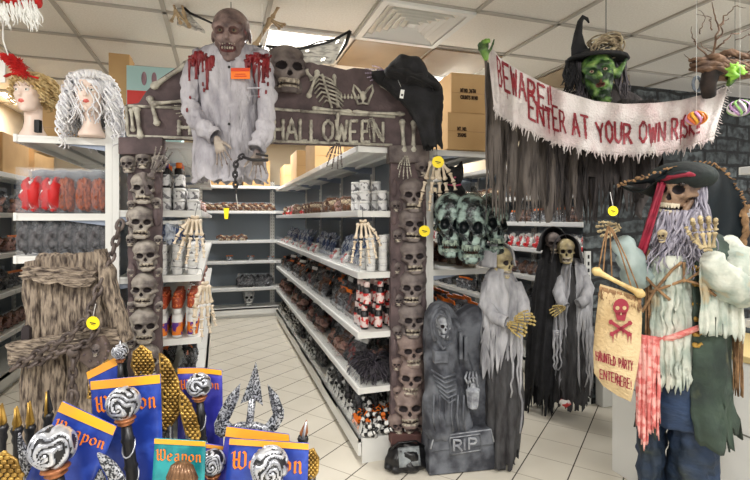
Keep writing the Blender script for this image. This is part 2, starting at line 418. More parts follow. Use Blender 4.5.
# ------------------------------------------------------------------ materials
M_white = mat('shelf white enamel', (226, 226, 222), rough=.35)
M_whiteb = mat('shelf back panel grey', (150, 158, 166), rough=.5)
M_dkpanel = mat('blue grey back panel', (118, 128, 138), rough=.5)
M_bracket = mat('bracket grey blue', (150, 160, 178), rough=.4, metal=.3)
M_lip = mat('price rail grey', (205, 206, 206), rough=.3)
M_clear = mat('clear acrylic riser', (240, 245, 248), rough=.08, alpha=.22)
M_bag = mat('clear film bag', (225, 230, 238), rough=.1, alpha=.08, bump=.9, bscale=30)
M_card = mat('cardboard', (196, 160, 112), (182, 146, 98), scale=3, rough=.8, bump=.1)
M_cardd = mat('cardboard print', (70, 50, 35), rough=.8)
M_black = mat('black plastic', (22, 22, 24), rough=.35)
M_blackc = mat('black cloth', (18, 18, 20), (34, 34, 38), scale=14, rough=.85, bump=.5, bscale=60)
M_yel = mat('yellow tag', (250, 225, 20), rough=.5)
M_ink = mat('tag ink', (60, 55, 20), rough=.6)
M_bone = mat('ivory bone plastic', (226, 212, 190), (190, 168, 140), scale=30, rough=.45, lo=.4, hi=.75)
M_paper = mat('white paper', (238, 238, 234), rough=.6)
M_steel = mat('grey metal', (150, 150, 150), rough=.3, metal=.8)

# ------------------------------------------------------------------ room shell
def floor_material():
    m = bpy.data.materials.new('beige floor tiles'); m.use_nodes = True; nt = m.node_tree; N = nt.nodes; L = nt.links
    b = N['Principled BSDF']; b.inputs['Roughness'].default_value = .22
    tc = N.new('ShaderNodeTexCoord'); mp = N.new('ShaderNodeMapping'); a = -R(39.6); s = .27
    p = at(512, 480, 2.735); q = at(600, 452, 714 / 233)
    def rot(v): return (v.x * math.cos(a) - v.y * math.sin(a), v.x * math.sin(a) + v.y * math.cos(a))
    mp.inputs['Rotation'].default_value = (0, 0, a)
    mp.inputs['Location'].default_value = (-(rot(q)[0] % s) + s * 40, -(rot(p)[1] % s) + s * 40, 0)
    L.new(tc.outputs['Object'], mp.inputs['Vector'])
    sx = N.new('ShaderNodeSeparateXYZ'); L.new(mp.outputs[0], sx.inputs[0])
    def math_(op, a_, b_=None):
        k = N.new('ShaderNodeMath'); k.operation = op
        for i, v in enumerate((a_, b_)):
            if v is None: continue
            if isinstance(v, (int, float)): k.inputs[i].default_value = v
            else: L.new(v, k.inputs[i])
        return k.outputs[0]
    def line(o, wd):
        f = math_('FRACT', math_('DIVIDE', o, s)); g = math_('ABSOLUTE', math_('SUBTRACT', f, .5))
        return math_('GREATER_THAN', g, .5 - wd / s / 2)
    ly, lx = line(sx.outputs[1], .0075), line(sx.outputs[0], .006)
    n = N.new('ShaderNodeTexNoise'); n.inputs['Scale'].default_value = 3
    r = N.new('ShaderNodeValToRGB'); r.color_ramp.elements[0].color = srgb((206, 199, 184)); r.color_ramp.elements[1].color = srgb((222, 216, 203)); L.new(mp.outputs[0], n.inputs['Vector']); L.new(n.outputs[0], r.inputs[0])
    m1 = N.new('ShaderNodeMix'); m1.data_type = 'RGBA'; m1.inputs[7].default_value = srgb((165, 157, 142)); L.new(lx, m1.inputs[0]); L.new(r.outputs[0], m1.inputs[6])
    m2 = N.new('ShaderNodeMix'); m2.data_type = 'RGBA'; m2.inputs[7].default_value = srgb((84, 78, 70)); L.new(ly, m2.inputs[0]); L.new(m1.outputs[2], m2.inputs[6])
    L.new(m2.outputs[2], b.inputs['Base Color'])
    return m
def stone_material():
    m = bpy.data.materials.new('dark stone block sheet'); m.use_nodes = True; nt = m.node_tree; N = nt.nodes; L = nt.links
    b = N['Principled BSDF']; b.inputs['Roughness'].default_value = .55
    tc = N.new('ShaderNodeTexCoord'); mp = N.new('ShaderNodeMapping'); mp.inputs['Rotation'].default_value = (R(90), 0, 0)
    L.new(tc.outputs['Object'], mp.inputs['Vector'])
    nn = N.new('ShaderNodeTexNoise'); nn.inputs['Scale'].default_value = 5; L.new(mp.outputs[0], nn.inputs['Vector'])
    mx = N.new('ShaderNodeMix'); mx.data_type = 'VECTOR'; mx.inputs[0].default_value = .06; L.new(mp.outputs[0], mx.inputs[4]); L.new(nn.outputs['Color'], mx.inputs[5])
    br = N.new('ShaderNodeTexBrick'); L.new(mx.outputs[1], br.inputs['Vector'])
    br.inputs['Scale'].default_value = 1; br.inputs['Brick Width'].default_value = .26; br.inputs['Row Height'].default_value = .115; br.inputs['Mortar Size'].default_value = .016; br.inputs['Mortar Smooth'].default_value = .4
    br.inputs['Color1'].default_value = srgb((58, 64, 66)); br.inputs['Color2'].default_value = srgb((104, 110, 112)); br.inputs['Mortar'].default_value = srgb((20, 22, 24))
    n = N.new('ShaderNodeTexNoise'); n.inputs['Scale'].default_value = 16; n.inputs['Detail'].default_value = 6; L.new(mp.outputs[0], n.inputs['Vector'])
    r = N.new('ShaderNodeValToRGB'); r.color_ramp.elements[0].position = .38; r.color_ramp.elements[0].color = (.12, .12, .13, 1); r.color_ramp.elements[1].position = .66; r.color_ramp.elements[1].color = (1.3, 1.36, 1.36, 1); L.new(n.outputs[0], r.inputs[0])
    m1 = N.new('ShaderNodeMix'); m1.data_type = 'RGBA'; m1.blend_type = 'MULTIPLY'; m1.inputs[0].default_value = 1; L.new(br.outputs[0], m1.inputs[6]); L.new(r.outputs[0], m1.inputs[7])
    L.new(m1.outputs[2], b.inputs['Base Color'])
    bp = N.new('ShaderNodeBump'); bp.inputs['Strength'].default_value = .8; bp.inputs['Distance'].default_value = .01; L.new(n.outputs[0], bp.inputs['Height']); L.new(bp.outputs[0], b.inputs['Normal'])
    return m
struct(MB().box((1.0, 2.5, -.05), (7.6, 12, .1)).build('floor', floor_material(), smooth=False))
M_ceil = mat('ceiling tile', (234, 230, 221), (224, 219, 209), scale=90, rough=.9, bump=.3, bscale=300)
struct(MB().box((1.5, 2.5, CEIL + .04), (8.6, 12, .06)).build('ceiling', M_ceil, smooth=False))
gb = MB()
for k in range(-4, 9): gb.box((-.316 + .6 * k, 2.5, CEIL + .004), (.026, 12, .014))
for k in range(-10, 9): gb.box((1.5, 3.15 + .6 * k, CEIL + .003), (8.6, .026, .012))
struct(gb.build('trim_1', mat('grey ceiling grid', (176, 170, 160), rough=.6), smooth=False))
M_wall = mat('painted wall', (188, 174, 150), rough=.8)
struct(MB().box((-2.3, 5.3, CEIL / 2), (.1, 5.5, CEIL)).build('wall_left', M_wall, smooth=False))
struct(MB().box((.5, 8.0, CEIL / 2), (5.7, .1, CEIL)).build('wall_back', M_wall, smooth=False))
struct(MB().box((3.36, 5.6, CEIL / 2), (.08, 4.7, CEIL)).build('wall_side', M_wall, smooth=False))
sw = MB(); sw.box((4.25, 3.14, 1.31), (2.86, .04, 2.62)); struct(sw.build('wall_right', stone_material(), smooth=False))
M_diff = mat('lamp diffuser', (255, 252, 244), emit=2.6)
for i, (x, y) in enumerate(TROFF):
    place = ['above the archway', 'at the far left of the store', 'added for a bright reflection behind the hanging robe', 'over the far end of the aisle', 'left behind the viewpoint', 'above the pirate', 'behind the viewpoint', 'far left behind the viewpoint', 'far right behind the viewpoint', 'over the right aisle'][i]  # third panel is added, standing in for a reflection off crumpled plastic
    t = thing('ceiling_light', 'recessed square ceiling light panel ' + place, 'ceiling light', (x, y, CEIL - .012), 0)
    fr = MB()
    for a, b_, c, d in ((0, -.285, .6, .03), (0, .285, .6, .03), (-.285, 0, .03, .54), (.285, 0, .03, .54)): fr.box((a, b_, .006), (c, d, .02))
    fr.build('frame', M_white, t, smooth=False); MB().box((0, 0, .008), (.54, .54, .01)).build('diffuser', M_diff, t, smooth=False)
# square air diffuser
t = thing('air_vent', 'square four way metal air vent in the ceiling', 'air vent', (1.184, 2.85, CEIL - .01), 0)
fr = MB()
for a, b_, c, d in ((0, -.28, .6, .04), (0, .28, .6, .04), (-.28, 0, .04, .52), (.28, 0, .04, .52)): fr.box((a, b_, 0), (c, d, .022))
fr.build('frame', M_white, t, smooth=False)
MB().box((0, 0, .03), (.56, .56, .01)).build('backing', mat('vent dark', (34, 34, 34), rough=.9), t, smooth=False)
bl = MB()
for k in range(6):
    h = .25 - k * .041
    for q in range(4):
        Mq = rotz(q * PI / 2); w2 = h - .004
        P = [Mq @ Vector(p) for p in ((-w2, -h, -.006), (w2, -h, -.006), (w2 - .012, -h + .014, .016), (-w2 + .012, -h + .014, .016))]
        bl.add(P + [p + Vector((0, 0, .0025)) for p in P], [(0, 1, 2, 3), (7, 6, 5, 4), (0, 4, 5, 1), (1, 5, 6, 2), (2, 6, 7, 3), (3, 7, 4, 0)])
bl.box((0, 0, .004), (.05, .05, .004)); bl.build('louvre', M_white, t, smooth=False)
# glossy tan ceiling sheets beside the vent
M_tan = mat('glossy tan sheet', (170, 150, 124), (146, 124, 98), scale=2, rough=.25, coat=.6, bump=.15, bscale=5)
for (x, lab) in ((1.184, 'glossy tan sheet covering a ceiling tile directly behind the air vent'), (1.784, 'glossy tan ceiling sheet with bright reflections, right of the vent'), (.884 - .3 + 1.2 * 2, 'glossy tan ceiling sheet farthest right behind the witch')):
    tag(MB().box((x, 3.45, CEIL - .012), (.57, .57, .01)).build('ceiling_sheet', M_tan, smooth=False), lab, 'ceiling panel')

# ------------------------------------------------------------------ shelving
LV = (1.95, 1.55, 1.17, .80, .46)
class Bay:
    def __init__(s, name, label, org, rz, L, depth, levels, top=2.1, riser=(), group=None, back=M_dkpanel, deck=True, endup=(True, True)):
        s.o = Vector((org[0], org[1], 0)); s.rz = rz; s.L = L; s.D = depth; s.lv = levels
        t = s.t = thing(name, label, 'shelving', s.o, rz, group)
        MB().box((L / 2, depth - .008, top / 2), (L - .07, .012, top - .1)).build('back_panel', back, t, smooth=False)
        for q in (0, 1):
            if not endup[q]: continue
            u = MB(); x = L * q + (.0175 if q == 0 else -.0175); u.box((x, depth - .0175, top / 2), (.034, .034, top))
            for k in range(int(top / .05)): u.box((x, depth - .0355, .05 + k * .05), (.006, .001, .025), mi=1)
            u.build('upright', [M_white, M_black], t, smooth=False)
        for z in levels:
            b = MB(); b.box((L / 2, depth / 2 - .012, z - .006), (L - .012, depth - .03, .012)); b.box((L / 2, .008, z - .017), (L - .006, .016, .042), mi=0)
            for x in (.012, L - .012): b.box((x, depth / 2, z - .02), (.006, depth - .03, .036))
            for y in (.15, .3): b.box((L / 2, y, z - .02), (L - .04, .03, .02))
            sh = b.build('shelf', M_white, t, smooth=False)
            MB().box((L / 2, -.002, z - .016), (L - .03, .004, .032)).build('price_rail', M_lip, sh, smooth=False)
            if z > .3:
                for x in (.02, L - .024):
                    o = MB().prism([(0, 0), (-.3, 0), (-.3, -.012), (0, -.055)], 0, .004).build('bracket', M_bracket, t, smooth=False)
                    o.rotation_euler = (0, 0, PI / 2); o.location = (x, depth - .035, z - .013)
        if deck:
            d = MB(); d.box((L / 2, depth / 2, .14), (L - .004, depth, .02)); d.box((L / 2, .01, .10), (L - .004, .02, .10))
            d.box((L / 2, .04, .03), (L - .02, .01, .06))
            for x in (.006, L - .006): d.box((x, depth / 2 + .01, .07), (.01, depth - .03, .14))
            d.build('base_deck', M_white, t, smooth=False)
        for z in riser:
            MB().box((L / 2, .012, z + .035), (L - .02, .004, .07)).build('clear_riser', M_clear, t, smooth=False)
    def pt(s, x, y, z):
        c, n = math.cos(s.rz), math.sin(s.rz)
        return Vector((s.o.x + x * c - y * n, s.o.y + x * n + y * c, z))
# central block: its aisle face, four bays from far to near
CB = []
for k in range(4):
    CB.append(Bay('gondola_shelving', ['farthest', 'third', 'second', 'nearest'][k] + ' bay of white shelving along the right side of the aisle', (.81, 7.2 - 1.1 * k), -PI / 2, 1.1, .47, LV, riser=(.805, .465, .15, 1.175), group='central shelving bays'))
RB = []
for k in range(2):
    RB.append(Bay('gondola_shelving', ['white shelving bay behind the three green skull masks', 'rear white shelving bay on the far face of the central block'][k], (1.75, 2.8 + 1.3 * k), PI / 2, 1.3, .47, LV))
LB = []
for k in range(4):
    LB.append(Bay('gondola_shelving', ['white shelving bay with jars and spray cans, left of the aisle', 'second white shelving bay on the left of the aisle', 'third white shelving bay on the left of the aisle', 'farthest white shelving bay on the left of the aisle'][k], (-.10, 3.0 + 1.05 * k), PI / 2, 1.05, .47, LV))
WB = []
for k in range(2):
    WB.append(Bay('gondola_shelving', ['rear white shelving bay beyond the bagged wigs', 'white shelving bay carrying the two mannequin heads'][k], (-1.04, 5.6 - 1.3 * k), -PI / 2, 1.3, .47, (1.95, 1.53, 1.30, .8, .46), group=None))
FB = []
for k in range(3):
    FB.append(Bay('gondola_shelving', ['near', 'middle', 'far'][k] + ' bay of white shelving along the left wall', (-1.75, 3.9 + 1.2 * k), PI / 2, 1.2, .45, (1.9, 1.55, 1.2, .86, .5)))
BB = []
for k in range(2):
    BB.append(Bay('gondola_shelving', ['half empty grey backed shelving facing the aisle end', 'shelving on the back wall behind the central block'][k], (-.28 + 1.1 * k, 7.45), 0, 1.1, .42, (2.0, 1.62, 1.17, .86, .45), deck=True))
SB = []
for k in range(3):
    SB.append(Bay('gondola_shelving', ['far', 'middle', 'near'][k] + ' bay of white shelving right of the second aisle', (2.82, 6.75 - 1.2 * k), -PI / 2, 1.2, .44, (2.05, 1.72, 1.47, 1.22, .95, .63)))
# perforated end post of that run
e = MB(); e.box((2.835, 3.125, .62), (.05, .02, 1.24))
for k in range(22): e.box((2.835, 3.114, .04 + k * .055), (.016, .004, .03), mi=1)
tag(e.build('shelf_post', [M_white, M_black], smooth=False), 'narrow white perforated shelf post at the foot of the stone wall', 'post')
e = MB(); e.box((3.35, 3.07, .14), (.9, .08, .28)); tag(e.build('plinth', M_white, smooth=False, bevel=.004), 'low white plinth board along the foot of the stone wall', 'plinth')

# ------------------------------------------------------------------ shelf goods
def jar_proto(name, cat, r, h, bodym, lidm, bandm=None, lidh=.25, seg=14):
    t = thing(name, 'x', cat)
    b = MB(); b.lathe([(r * .95, 0), (r, h * .03), (r, h * (1 - lidh) - .004), (r * .92, h * (1 - lidh))], seg=seg); b.build('body', bodym, t)
    l = MB(); l.lathe([(r * 1.02, h * (1 - lidh)), (r * 1.03, h * .98), (r * .9, h)], seg=seg); l.build('lid', lidm, t)
    if bandm: q = MB(); q.lathe([(r * 1.01, h * .1), (r * 1.015, h * .12), (r * 1.015, h * (.92 - lidh)), (r * 1.01, h * (.94 - lidh))], seg=seg); q.build('paper_label', bandm, t)
    return Proto(t)
def can_proto(name, cat, r, h, bodym, capm, bandm):
    t = thing(name, 'x', cat)
    b = MB(); b.lathe([(r * .9, 0), (r, .006), (r, h * .72), (r * .7, h * .78)], seg=12); b.build('body', bodym, t)
    l = MB(); l.lathe([(r * .72, h * .77), (r * .74, h * .98), (r * .6, h)], seg=12); l.build('cap', capm, t)
    q = MB(); q.lathe([(r * 1.01, h * .08), (r * 1.02, h * .1), (r * 1.02, h * .5), (r * 1.01, h * .52)], seg=12); q.build('paper_label', bandm, t)
    return Proto(t)
def bag_proto(name, cat, w_, h, d, fillm, cardm=None, seed=1, lumps=6, film=M_bag, fill2=None, tall=False):
    """filled see-through packet standing on its lower edge, card header on top"""
    t = thing(name, 'x', cat); rnd = random.Random(seed)
    c = MB()
    for k in range(lumps):
        o_ = len(c.v); c.ell((rnd.uniform(-.25, .25) * w_, rnd.uniform(-.15, .15) * d, h * (.42 if tall else .15 + .6 * k / lumps)), (w_ * rnd.uniform(.22, .42) * (.6 if tall else 1), d * .42, h * (rnd.uniform(.3, .4) if tall else rnd.uniform(.14, .24))), 12, 9, rot=roty(rnd.uniform(-.6, .6) * (.1 if tall else 1)), mi=k % 2)
        for i in range(o_, len(c.v)):
            p = Vector(c.v[i]); n_ = noise.noise(p * 38 + Vector((seed, k, 0))); c.v[i] = tuple(p * (1 + .0) + Vector((n_, noise.noise(p * 45), noise.noise(p * 41 + Vector((3, 3, 3))))) * .022)
    c.build('contents', fillm if isinstance(fillm, list) else [fillm, fill2 or fillm], t)
    b = MB()
    def fn(u, v, s):
        e = (math.sin(PI * u) * math.sin(PI * min(1, v * 1.15) if v < .87 else .0)) ** .5 if 0 < u < 1 and 0 < v < .87 else 0
        return Vector(((u - .5) * w_, s * (d * .5 * e + .002) + .003 * noise.noise(Vector((u * 7, v * 7, seed))), v * h))
    for s in (-1, 1): b.grid(lambda u, v: fn(u, v, s), 8, 10)
    b.build('film', film, t)
    if cardm: MB().box((0, 0, h * .95), (w_ * 1.0, .006, h * .16)).build('header_card', cardm, t, smooth=False)
    return Proto(t)
def coil_proto(name, cat, R0, m1, m2, seed=1):
    t = thing(name, 'x', cat); rnd = random.Random(seed)
    b = MB()
    for k in range(5):
        rr = R0 * rnd.uniform(.55, 1); ax = Matrix.Rotation(rnd.uniform(-.7, .7), 3, 'X') @ Matrix.Rotation(rnd.uniform(-.7, .7), 3, 'Y'); cz = R0 * (.15 + .16 * k)
        pts = [ax @ Vector((rr * math.cos(a * PI / 8), rr * .8 * math.sin(a * PI / 8), 0)) + Vector((rnd.uniform(-.1, .1) * R0, 0, cz)) for a in range(16)]
        o = len(b.f); b.tube(pts, R0 * .17, 6, closed=True)
        for i in range(16):
            for s in range(6): b.m[o + i * 6 + s] = i % 2
    b.build('striped_roll', [m1, m2], t)
    q = MB(); q.box((0, -R0 * .75, R0 * .5), (R0 * .8, .004, R0 * .7), rot=rotx(-.2)); q.build('card_sleeve', m2 if m2 is not M_paper else M_paper, t, smooth=False)
    return Proto(t)
M_print = mat('white tub with grey print', (226, 226, 226), (120, 120, 124), scale=38, rough=.45, lo=.52, hi=.58)
M_tubw = mat('white tub', (228, 228, 226), rough=.4)
M_purp = mat('purple plastic', (88, 48, 110), rough=.35); M_oran = mat('orange plastic', (240, 120, 30), rough=.4); M_green = mat('green plastic', (60, 160, 50), rough=.4)
M_orlab = mat('orange purple label', (235, 130, 40), (90, 50, 140), scale=26, rough=.5, lo=.48, hi=.53)
M_redlab = mat('brown red label', (158, 62, 34), (210, 120, 70), scale=60, rough=.5, lo=.55, hi=.6)
M_redw = mat('red white label', (225, 205, 200), (190, 40, 36), scale=34, rough=.5, lo=.5, hi=.55)
M_fdark = mat('dark stuffing', (26, 25, 28), (96, 92, 94), scale=30, rough=.7, bump=.5)
M_fmar = mat('dark red stuffing', (128, 48, 44), (70, 50, 52), scale=24, rough=.6, bump=.4)
M_fblue = mat('blue white stripe pack', (196, 204, 216), (56, 76, 120), scale=5, rough=.4, stretch=(9, 1, 1), lo=.49, hi=.51)
M_fred = mat('red pack', (196, 30, 34), (225, 215, 210), scale=12, rough=.45, lo=.6, hi=.64)
M_fbone = mat('bone mix', (205, 186, 156), (96, 80, 66), scale=28, rough=.6, bump=.4)
M_fbrn = mat('brown hair', (120, 74, 44), (62, 40, 28), scale=34, rough=.6, bump=.6)
M_fpink = mat('pinkish pack', (190, 146, 134), (104, 74, 72), scale=20, rough=.5, bump=.3)
M_forh = mat('ginger hair', (176, 84, 36), (110, 46, 20), scale=26, rough=.55, bump=.7, stretch=(3, 3, 1))
M_fsil = mat('silver toy', (170, 172, 176), (80, 82, 88), scale=20, rough=.35, metal=.5)
M_stock = mat('white sock', (225, 225, 222), rough=.6)
P_tub = jar_proto('makeup_tub', 'tub', .032, .065, M_print, M_tubw)
P_cup = jar_proto('white_tub', 'tub', .028, .045, M_tubw, M_print, lidh=.3)
P_dark = can_proto('makeup_bottle', 'bottle', .026, .15, M_black, M_purp, M_print)
P_darko = can_proto('makeup_bottle', 'bottle', .026, .15, M_black, M_oran, M_print)
P_spray = can_proto('spray_can', 'spray can', .03, .17, M_tubw, M_tubw, M_orlab)
P_rsp = can_proto('spray_can', 'spray can', .026, .15, M_black, M_redw, M_redw)
P_fig = can_proto('makeup_box', 'pack', .03, .09, M_redlab, M_redlab, M_redlab)
P_strip = bag_proto('striped_straw_pack', 'pack', .10, .13, .04, M_fblue, M_paper, 3)
P_bags = {k: bag_proto(n, c, w_, h, d, m, cm, sd, fill2={'dark': M_black, 'mar': M_fdark, 'sil': M_fdark, 'bone': M_fbrn, 'pink': M_fbrn, 'red': M_paper}.get(k), tall=(k == 'ging')) for k, n, c, w_, h, d, m, cm, sd in (
 ('dark', 'costume_packet', 'packet', .15, .20, .07, M_fdark, None, 1), ('mar', 'costume_packet', 'packet', .15, .19, .07, M_fmar, M_paper, 2),
 ('blue', 'striped_packet', 'packet', .13, .19, .04, M_fblue, M_fblue, 3), ('red', 'red_packet', 'packet', .14, .16, .05, M_fred, None, 4),
 ('bone', 'bone_packet', 'packet', .17, .13, .10, M_fbone, None, 5), ('brn', 'hair_packet', 'packet', .15, .17, .08, M_fbrn, None, 6),
 ('pink', 'wrapped_packet', 'packet', .16, .15, .10, M_fpink, None, 7), ('sil', 'toy_packet', 'packet', .15, .14, .08, M_fsil, M_oran, 8),
 ('ging', 'bagged_wig', 'wig', .13, .25, .09, M_forh, None, 9))}
P_coil = coil_proto('striped_sock_roll', 'socks', .085, M_black, M_stock, 4)
P_coilo = coil_proto('striped_sock_roll', 'socks', .08, M_black, M_oran, 9)
rnd = random.Random(11)
def row(bays, z, kinds, label, group, step=.13, y=.09, x0=.08, x1=None, rows=1, dy=.15, lean=-.25, jit=.3, sc=1, from_=0):
    """goods along a shelf run; kinds = list of (proto, its words)"""
    for b in bays:
        X = x0
        while X < (x1 or b.L - .06):
            for r_ in range(rows):
                p, wd = kinds[rnd.randrange(len(kinds))]
                q = p.place(b.pt(X + rnd.uniform(-.015, .015), y + r_ * dy, z + .002), b.rz + rnd.uniform(-jit, jit), wd + ' ' + label, wd + ' ' + group, rx=lean * rnd.uniform(.4, 1.1), sc=sc * rnd.uniform(.92, 1.08))
            X += step * rnd.uniform(.9, 1.15)
A = P_bags
cs = CB
row(cs[:3], 1.552, [(A['bone'], 'clear bag of bones'), (A['red'], 'red toy bag'), (A['brn'], 'brown hair bag')], 'on the upper shelf right of the aisle', 'on the upper aisle shelf', .15, y=.12, lean=-.3)
row(cs[3:], 1.552, [(A['bone'], 'small bag of plastic bones'), (A['pink'], 'crinkled dusky bag')], 'on the near upper shelf beside the printed tubs', 'beside the printed tubs', .15, y=.12, x1=.62)
row(cs, 1.172, [(A['blue'], 'blue and white striped packet')], 'leaning on the eye level aisle shelf', 'on the eye level aisle shelf', .052, y=.15, lean=-.45, jit=.12, x1=.78, sc=1.05)
row(cs, 1.172, [(A['red'], 'red and white packet')], 'lying in front of the striped packets', 'in front of the striped packets', .3, y=.075, lean=-1.0, x1=.7, sc=.7)
row(cs, .802, [(A['mar'], 'dark red filled packet'), (A['dark'], 'black filled packet'), (A['sil'], 'silvery toy packet'), (A['brn'], 'brown packet')], 'heaped on the waist level aisle shelf', 'on the waist level aisle shelf', .085, y=.08, rows=3, dy=.11, lean=-.5, x1=.82, sc=1.1)
row(cs, .462, [(A['dark'], 'black crinkled packet'), (A['pink'], 'dusky pink packet'), (A['mar'], 'maroon packet')], 'heaped on the knee level aisle shelf', 'on the knee level aisle shelf', .09, y=.08, rows=3, dy=.11, lean=-.5, x1=.75, sc=1.1)
row(cs, .152, [(P_coil, 'black and white striped sock roll'), (A['dark'], 'black packet')], 'on the bottom deck along the aisle', 'on the bottom deck of the aisle', .11, y=.09, rows=3, dy=.11, lean=-.1, x1=.8)
nb = CB[3]
row([nb], .152, [(P_coil, 'zebra striped sock roll'), (P_coilo, 'orange and black striped sock roll')], 'piled at the near end of the bottom deck', 'at the near end of the deck', .12, y=.09, rows=3, dy=.12, lean=-.1, x0=.82, x1=1.08)
# near end of the central block
for k, (x, y) in enumerate([(.80, .07), (.88, .07), (.97, .08), (.80, .17), (.9, .18), (1.0, .19), (1.0, .29), (.9, .29)]):
    for j in range(2 if k % 2 else 3):
        P_tub.place(nb.pt(x, y, 1.552 + j * .066), rnd.uniform(0, 6), 'white tub with grey print stacked on the near upper shelf inside the archway', 'printed tubs inside the archway')
for k, (x, y) in enumerate([(.9, .10), (.9, .18), (.97, .12), (.97, .2), (1.04, .1), (1.04, .18), (1.04, .28), (.97, .3), (.88, .27)]):
    for j in range(3 + (k * 7) % 3):
        P_cup.place(nb.pt(x, y, 1.172 + j * .0455), rnd.uniform(0, 6), 'small white tub in the stacks beside the hanging skeleton hand', 'white tub stacks beside the skeleton hand')
for k in range(12):
    P_rsp.place(nb.pt(.85 + .075 * (k % 3) + .01 * (k // 3), .07 + .09 * (k // 3), .802), rnd.uniform(0, 6), 'small spray can with red and white label at the near end of the shelf', 'red labelled spray cans')
for k in range(8):
    P_rsp.place(nb.pt(.87 + .075 * (k % 3), .08 + .09 * (k // 3), .953), rnd.uniform(0, 6), 'red labelled spray can standing on top of the others', 'upper red labelled spray cans')
# shaggy black wig pile at the near end
rnd = random.Random(41); M_shag = mat('shaggy black hair', (28, 27, 30), (70, 64, 74), scale=20, rough=.6)
for k, (x, y) in enumerate([(.86, .12), (.98, .14), (.90, .28), (1.02, .30)]):
    t = thing('shaggy_wig', ['shaggy black wig at the front corner of the knee level shelf', 'shaggy black wig nearest the skull column, knee level shelf', 'shaggy black wig behind the front corner one, knee level shelf', 'rearmost shaggy black wig on the knee level shelf'][k], 'wig', nb.pt(x, y, .462), k, 'shaggy black wigs')
    s = MB(); s.ell((0, 0, .06), (.07, .08, .06), 12, 8)
    for i in range(150):
        a = rnd.uniform(0, 6.28); e = rnd.uniform(0, 1.5); d = Vector((math.cos(a) * math.cos(e), math.sin(a) * math.cos(e), math.sin(e))); p = Vector((0, 0, .05)) + d * .06; pts = [p]
        for j in range(5): d = (d + Vector((rnd.uniform(-.4, .4), rnd.uniform(-.4, .4), -.45))).normalized(); p = p + d * .02; p.z = max(p.z, .006); pts.append(p)
        s.tube(pts, [.005, .005, .0045, .004, .003, .001], 4)
    s.build('hair', M_shag, t)
# left of the aisle
lb = LB[0]
for i in range(6):
    for r_ in range(4):
        P_tub.place(lb.pt(.05 + .072 * i, .05 + .075 * r_, 1.552), rnd.uniform(0, 6), 'grey printed tub in the lowest layer left of the aisle', 'printed tubs left of the aisle, lowest layer')
        if (i + r_) % 4 != 0 and i < 5: P_tub.place(lb.pt(.05 + .072 * i, .05 + .075 * r_, 1.618), rnd.uniform(0, 6), 'grey printed tub in the second layer under the hanging zombie', 'printed tubs left of the aisle, second layer')
        if r_ > 0 and i < 4 : [P_dark, P_darko][(i + r_) % 2].place(lb.pt(.05 + .072 * i, .05 + .075 * r_, 1.684 if (i + r_) % 4 != 0 else 1.618), rnd.uniform(0, 6), ['black makeup bottle with purple cap above the printed tubs', 'black makeup bottle with orange cap above the printed tubs'][(i + r_) % 2], ['purple capped bottles', 'orange capped bottles'][(i + r_) % 2])
for i in range(5):
    for r_ in range(4):
        for j in range(4): P_cup.place(lb.pt(.05 + .065 * i, .05 + .085 * r_, 1.172 + j * .0455), rnd.uniform(0, 6), 'small white tub in the tall stacks left of the aisle', 'white tub stacks left of the aisle')
    P_strip.place(lb.pt(.06 + .1 * (i % 4), .16 + .1 * (i % 3), 1.356), lb.rz - PI / 2 + rnd.uniform(-.2, .2), 'blue striped pack on top of the white tub stacks', 'striped packs on the white tubs')
for i in range(5):
    for r_ in range(4):
        P_spray.place(lb.pt(.05 + .07 * i, .05 + .085 * r_, .802), rnd.uniform(0, 6), 'white can with orange and purple label left of the aisle', 'orange purple cans left of the aisle')
        P_fig.place(lb.pt(.05 + .07 * i, .05 + .085 * r_, .973), rnd.uniform(0, 6), 'brown red pack standing on the orange and purple cans', 'brown red packs left of the aisle')
row(LB[1:], 1.552, [(A['pink'], 'dusky bag'), (A['sil'], 'silver bag')], 'on the upper shelf of the far left bays', 'far left bays upper', .16, y=.1)
row(LB[1:], 1.172, [(A['dark'], 'dark bag'), (A['blue'], 'striped bag')], 'on the middle shelf of the far left bays', 'far left bays middle', .16, y=.1)
row(LB[1:], .802, [(A['pink'], 'pinkish bag'), (A['red'], 'red bag')], 'on the lower shelf of the far left bays', 'far left bays lower', .16, y=.1)
row(LB[:1], .462, [(A['sil'], 'silver packet'), (A['dark'], 'dark packet')], 'on the low shelf under the orange and purple cans', 'under the orange cans', .1, y=.08, rows=2)
row(LB[:1], .152, [(A['dark'], 'sooty black packet')], 'on the bottom deck left of the aisle', 'bottom deck left of aisle', .12, y=.08, rows=2)
# back shelf goods
bb = BB[0]
row([bb], 1.622, [(A['bone'], 'clear bag of white bones')], 'lined up on the upper shelf at the aisle end', 'bags of bones at the aisle end', .09, y=.12, rows=2, lean=-.2)
row([bb], 1.172, [(A['bone'], 'pale bag')], 'on the second shelf at the aisle end', 'pale bags at the aisle end', .1, y=.12, x0=.3, x1=.7, lean=-1, sc=.8)
row([bb], .862, [(A['sil'], 'small silver bag')], 'on the third shelf at the aisle end', 'silver bags at the aisle end', .3, y=.12, x0=.45, lean=-1, sc=.7)
row([bb], .452, [(A['dark'], 'black furry packet')], 'on the fourth shelf at the aisle end', 'black packets at the aisle end', .08, y=.12, x0=.62, rows=2)
t = thing('toy_skull', 'grey silver skull on the lowest shelf at the aisle end', 'skull', bb.pt(.72, .2, .152), 0)
k = MB(); add_skull(k, (0, 0, .14), .27); k.build('cranium', [mat('silver skull', (190, 192, 194), (110, 112, 116), scale=20, rough=.4), M_black, M_paper], t)
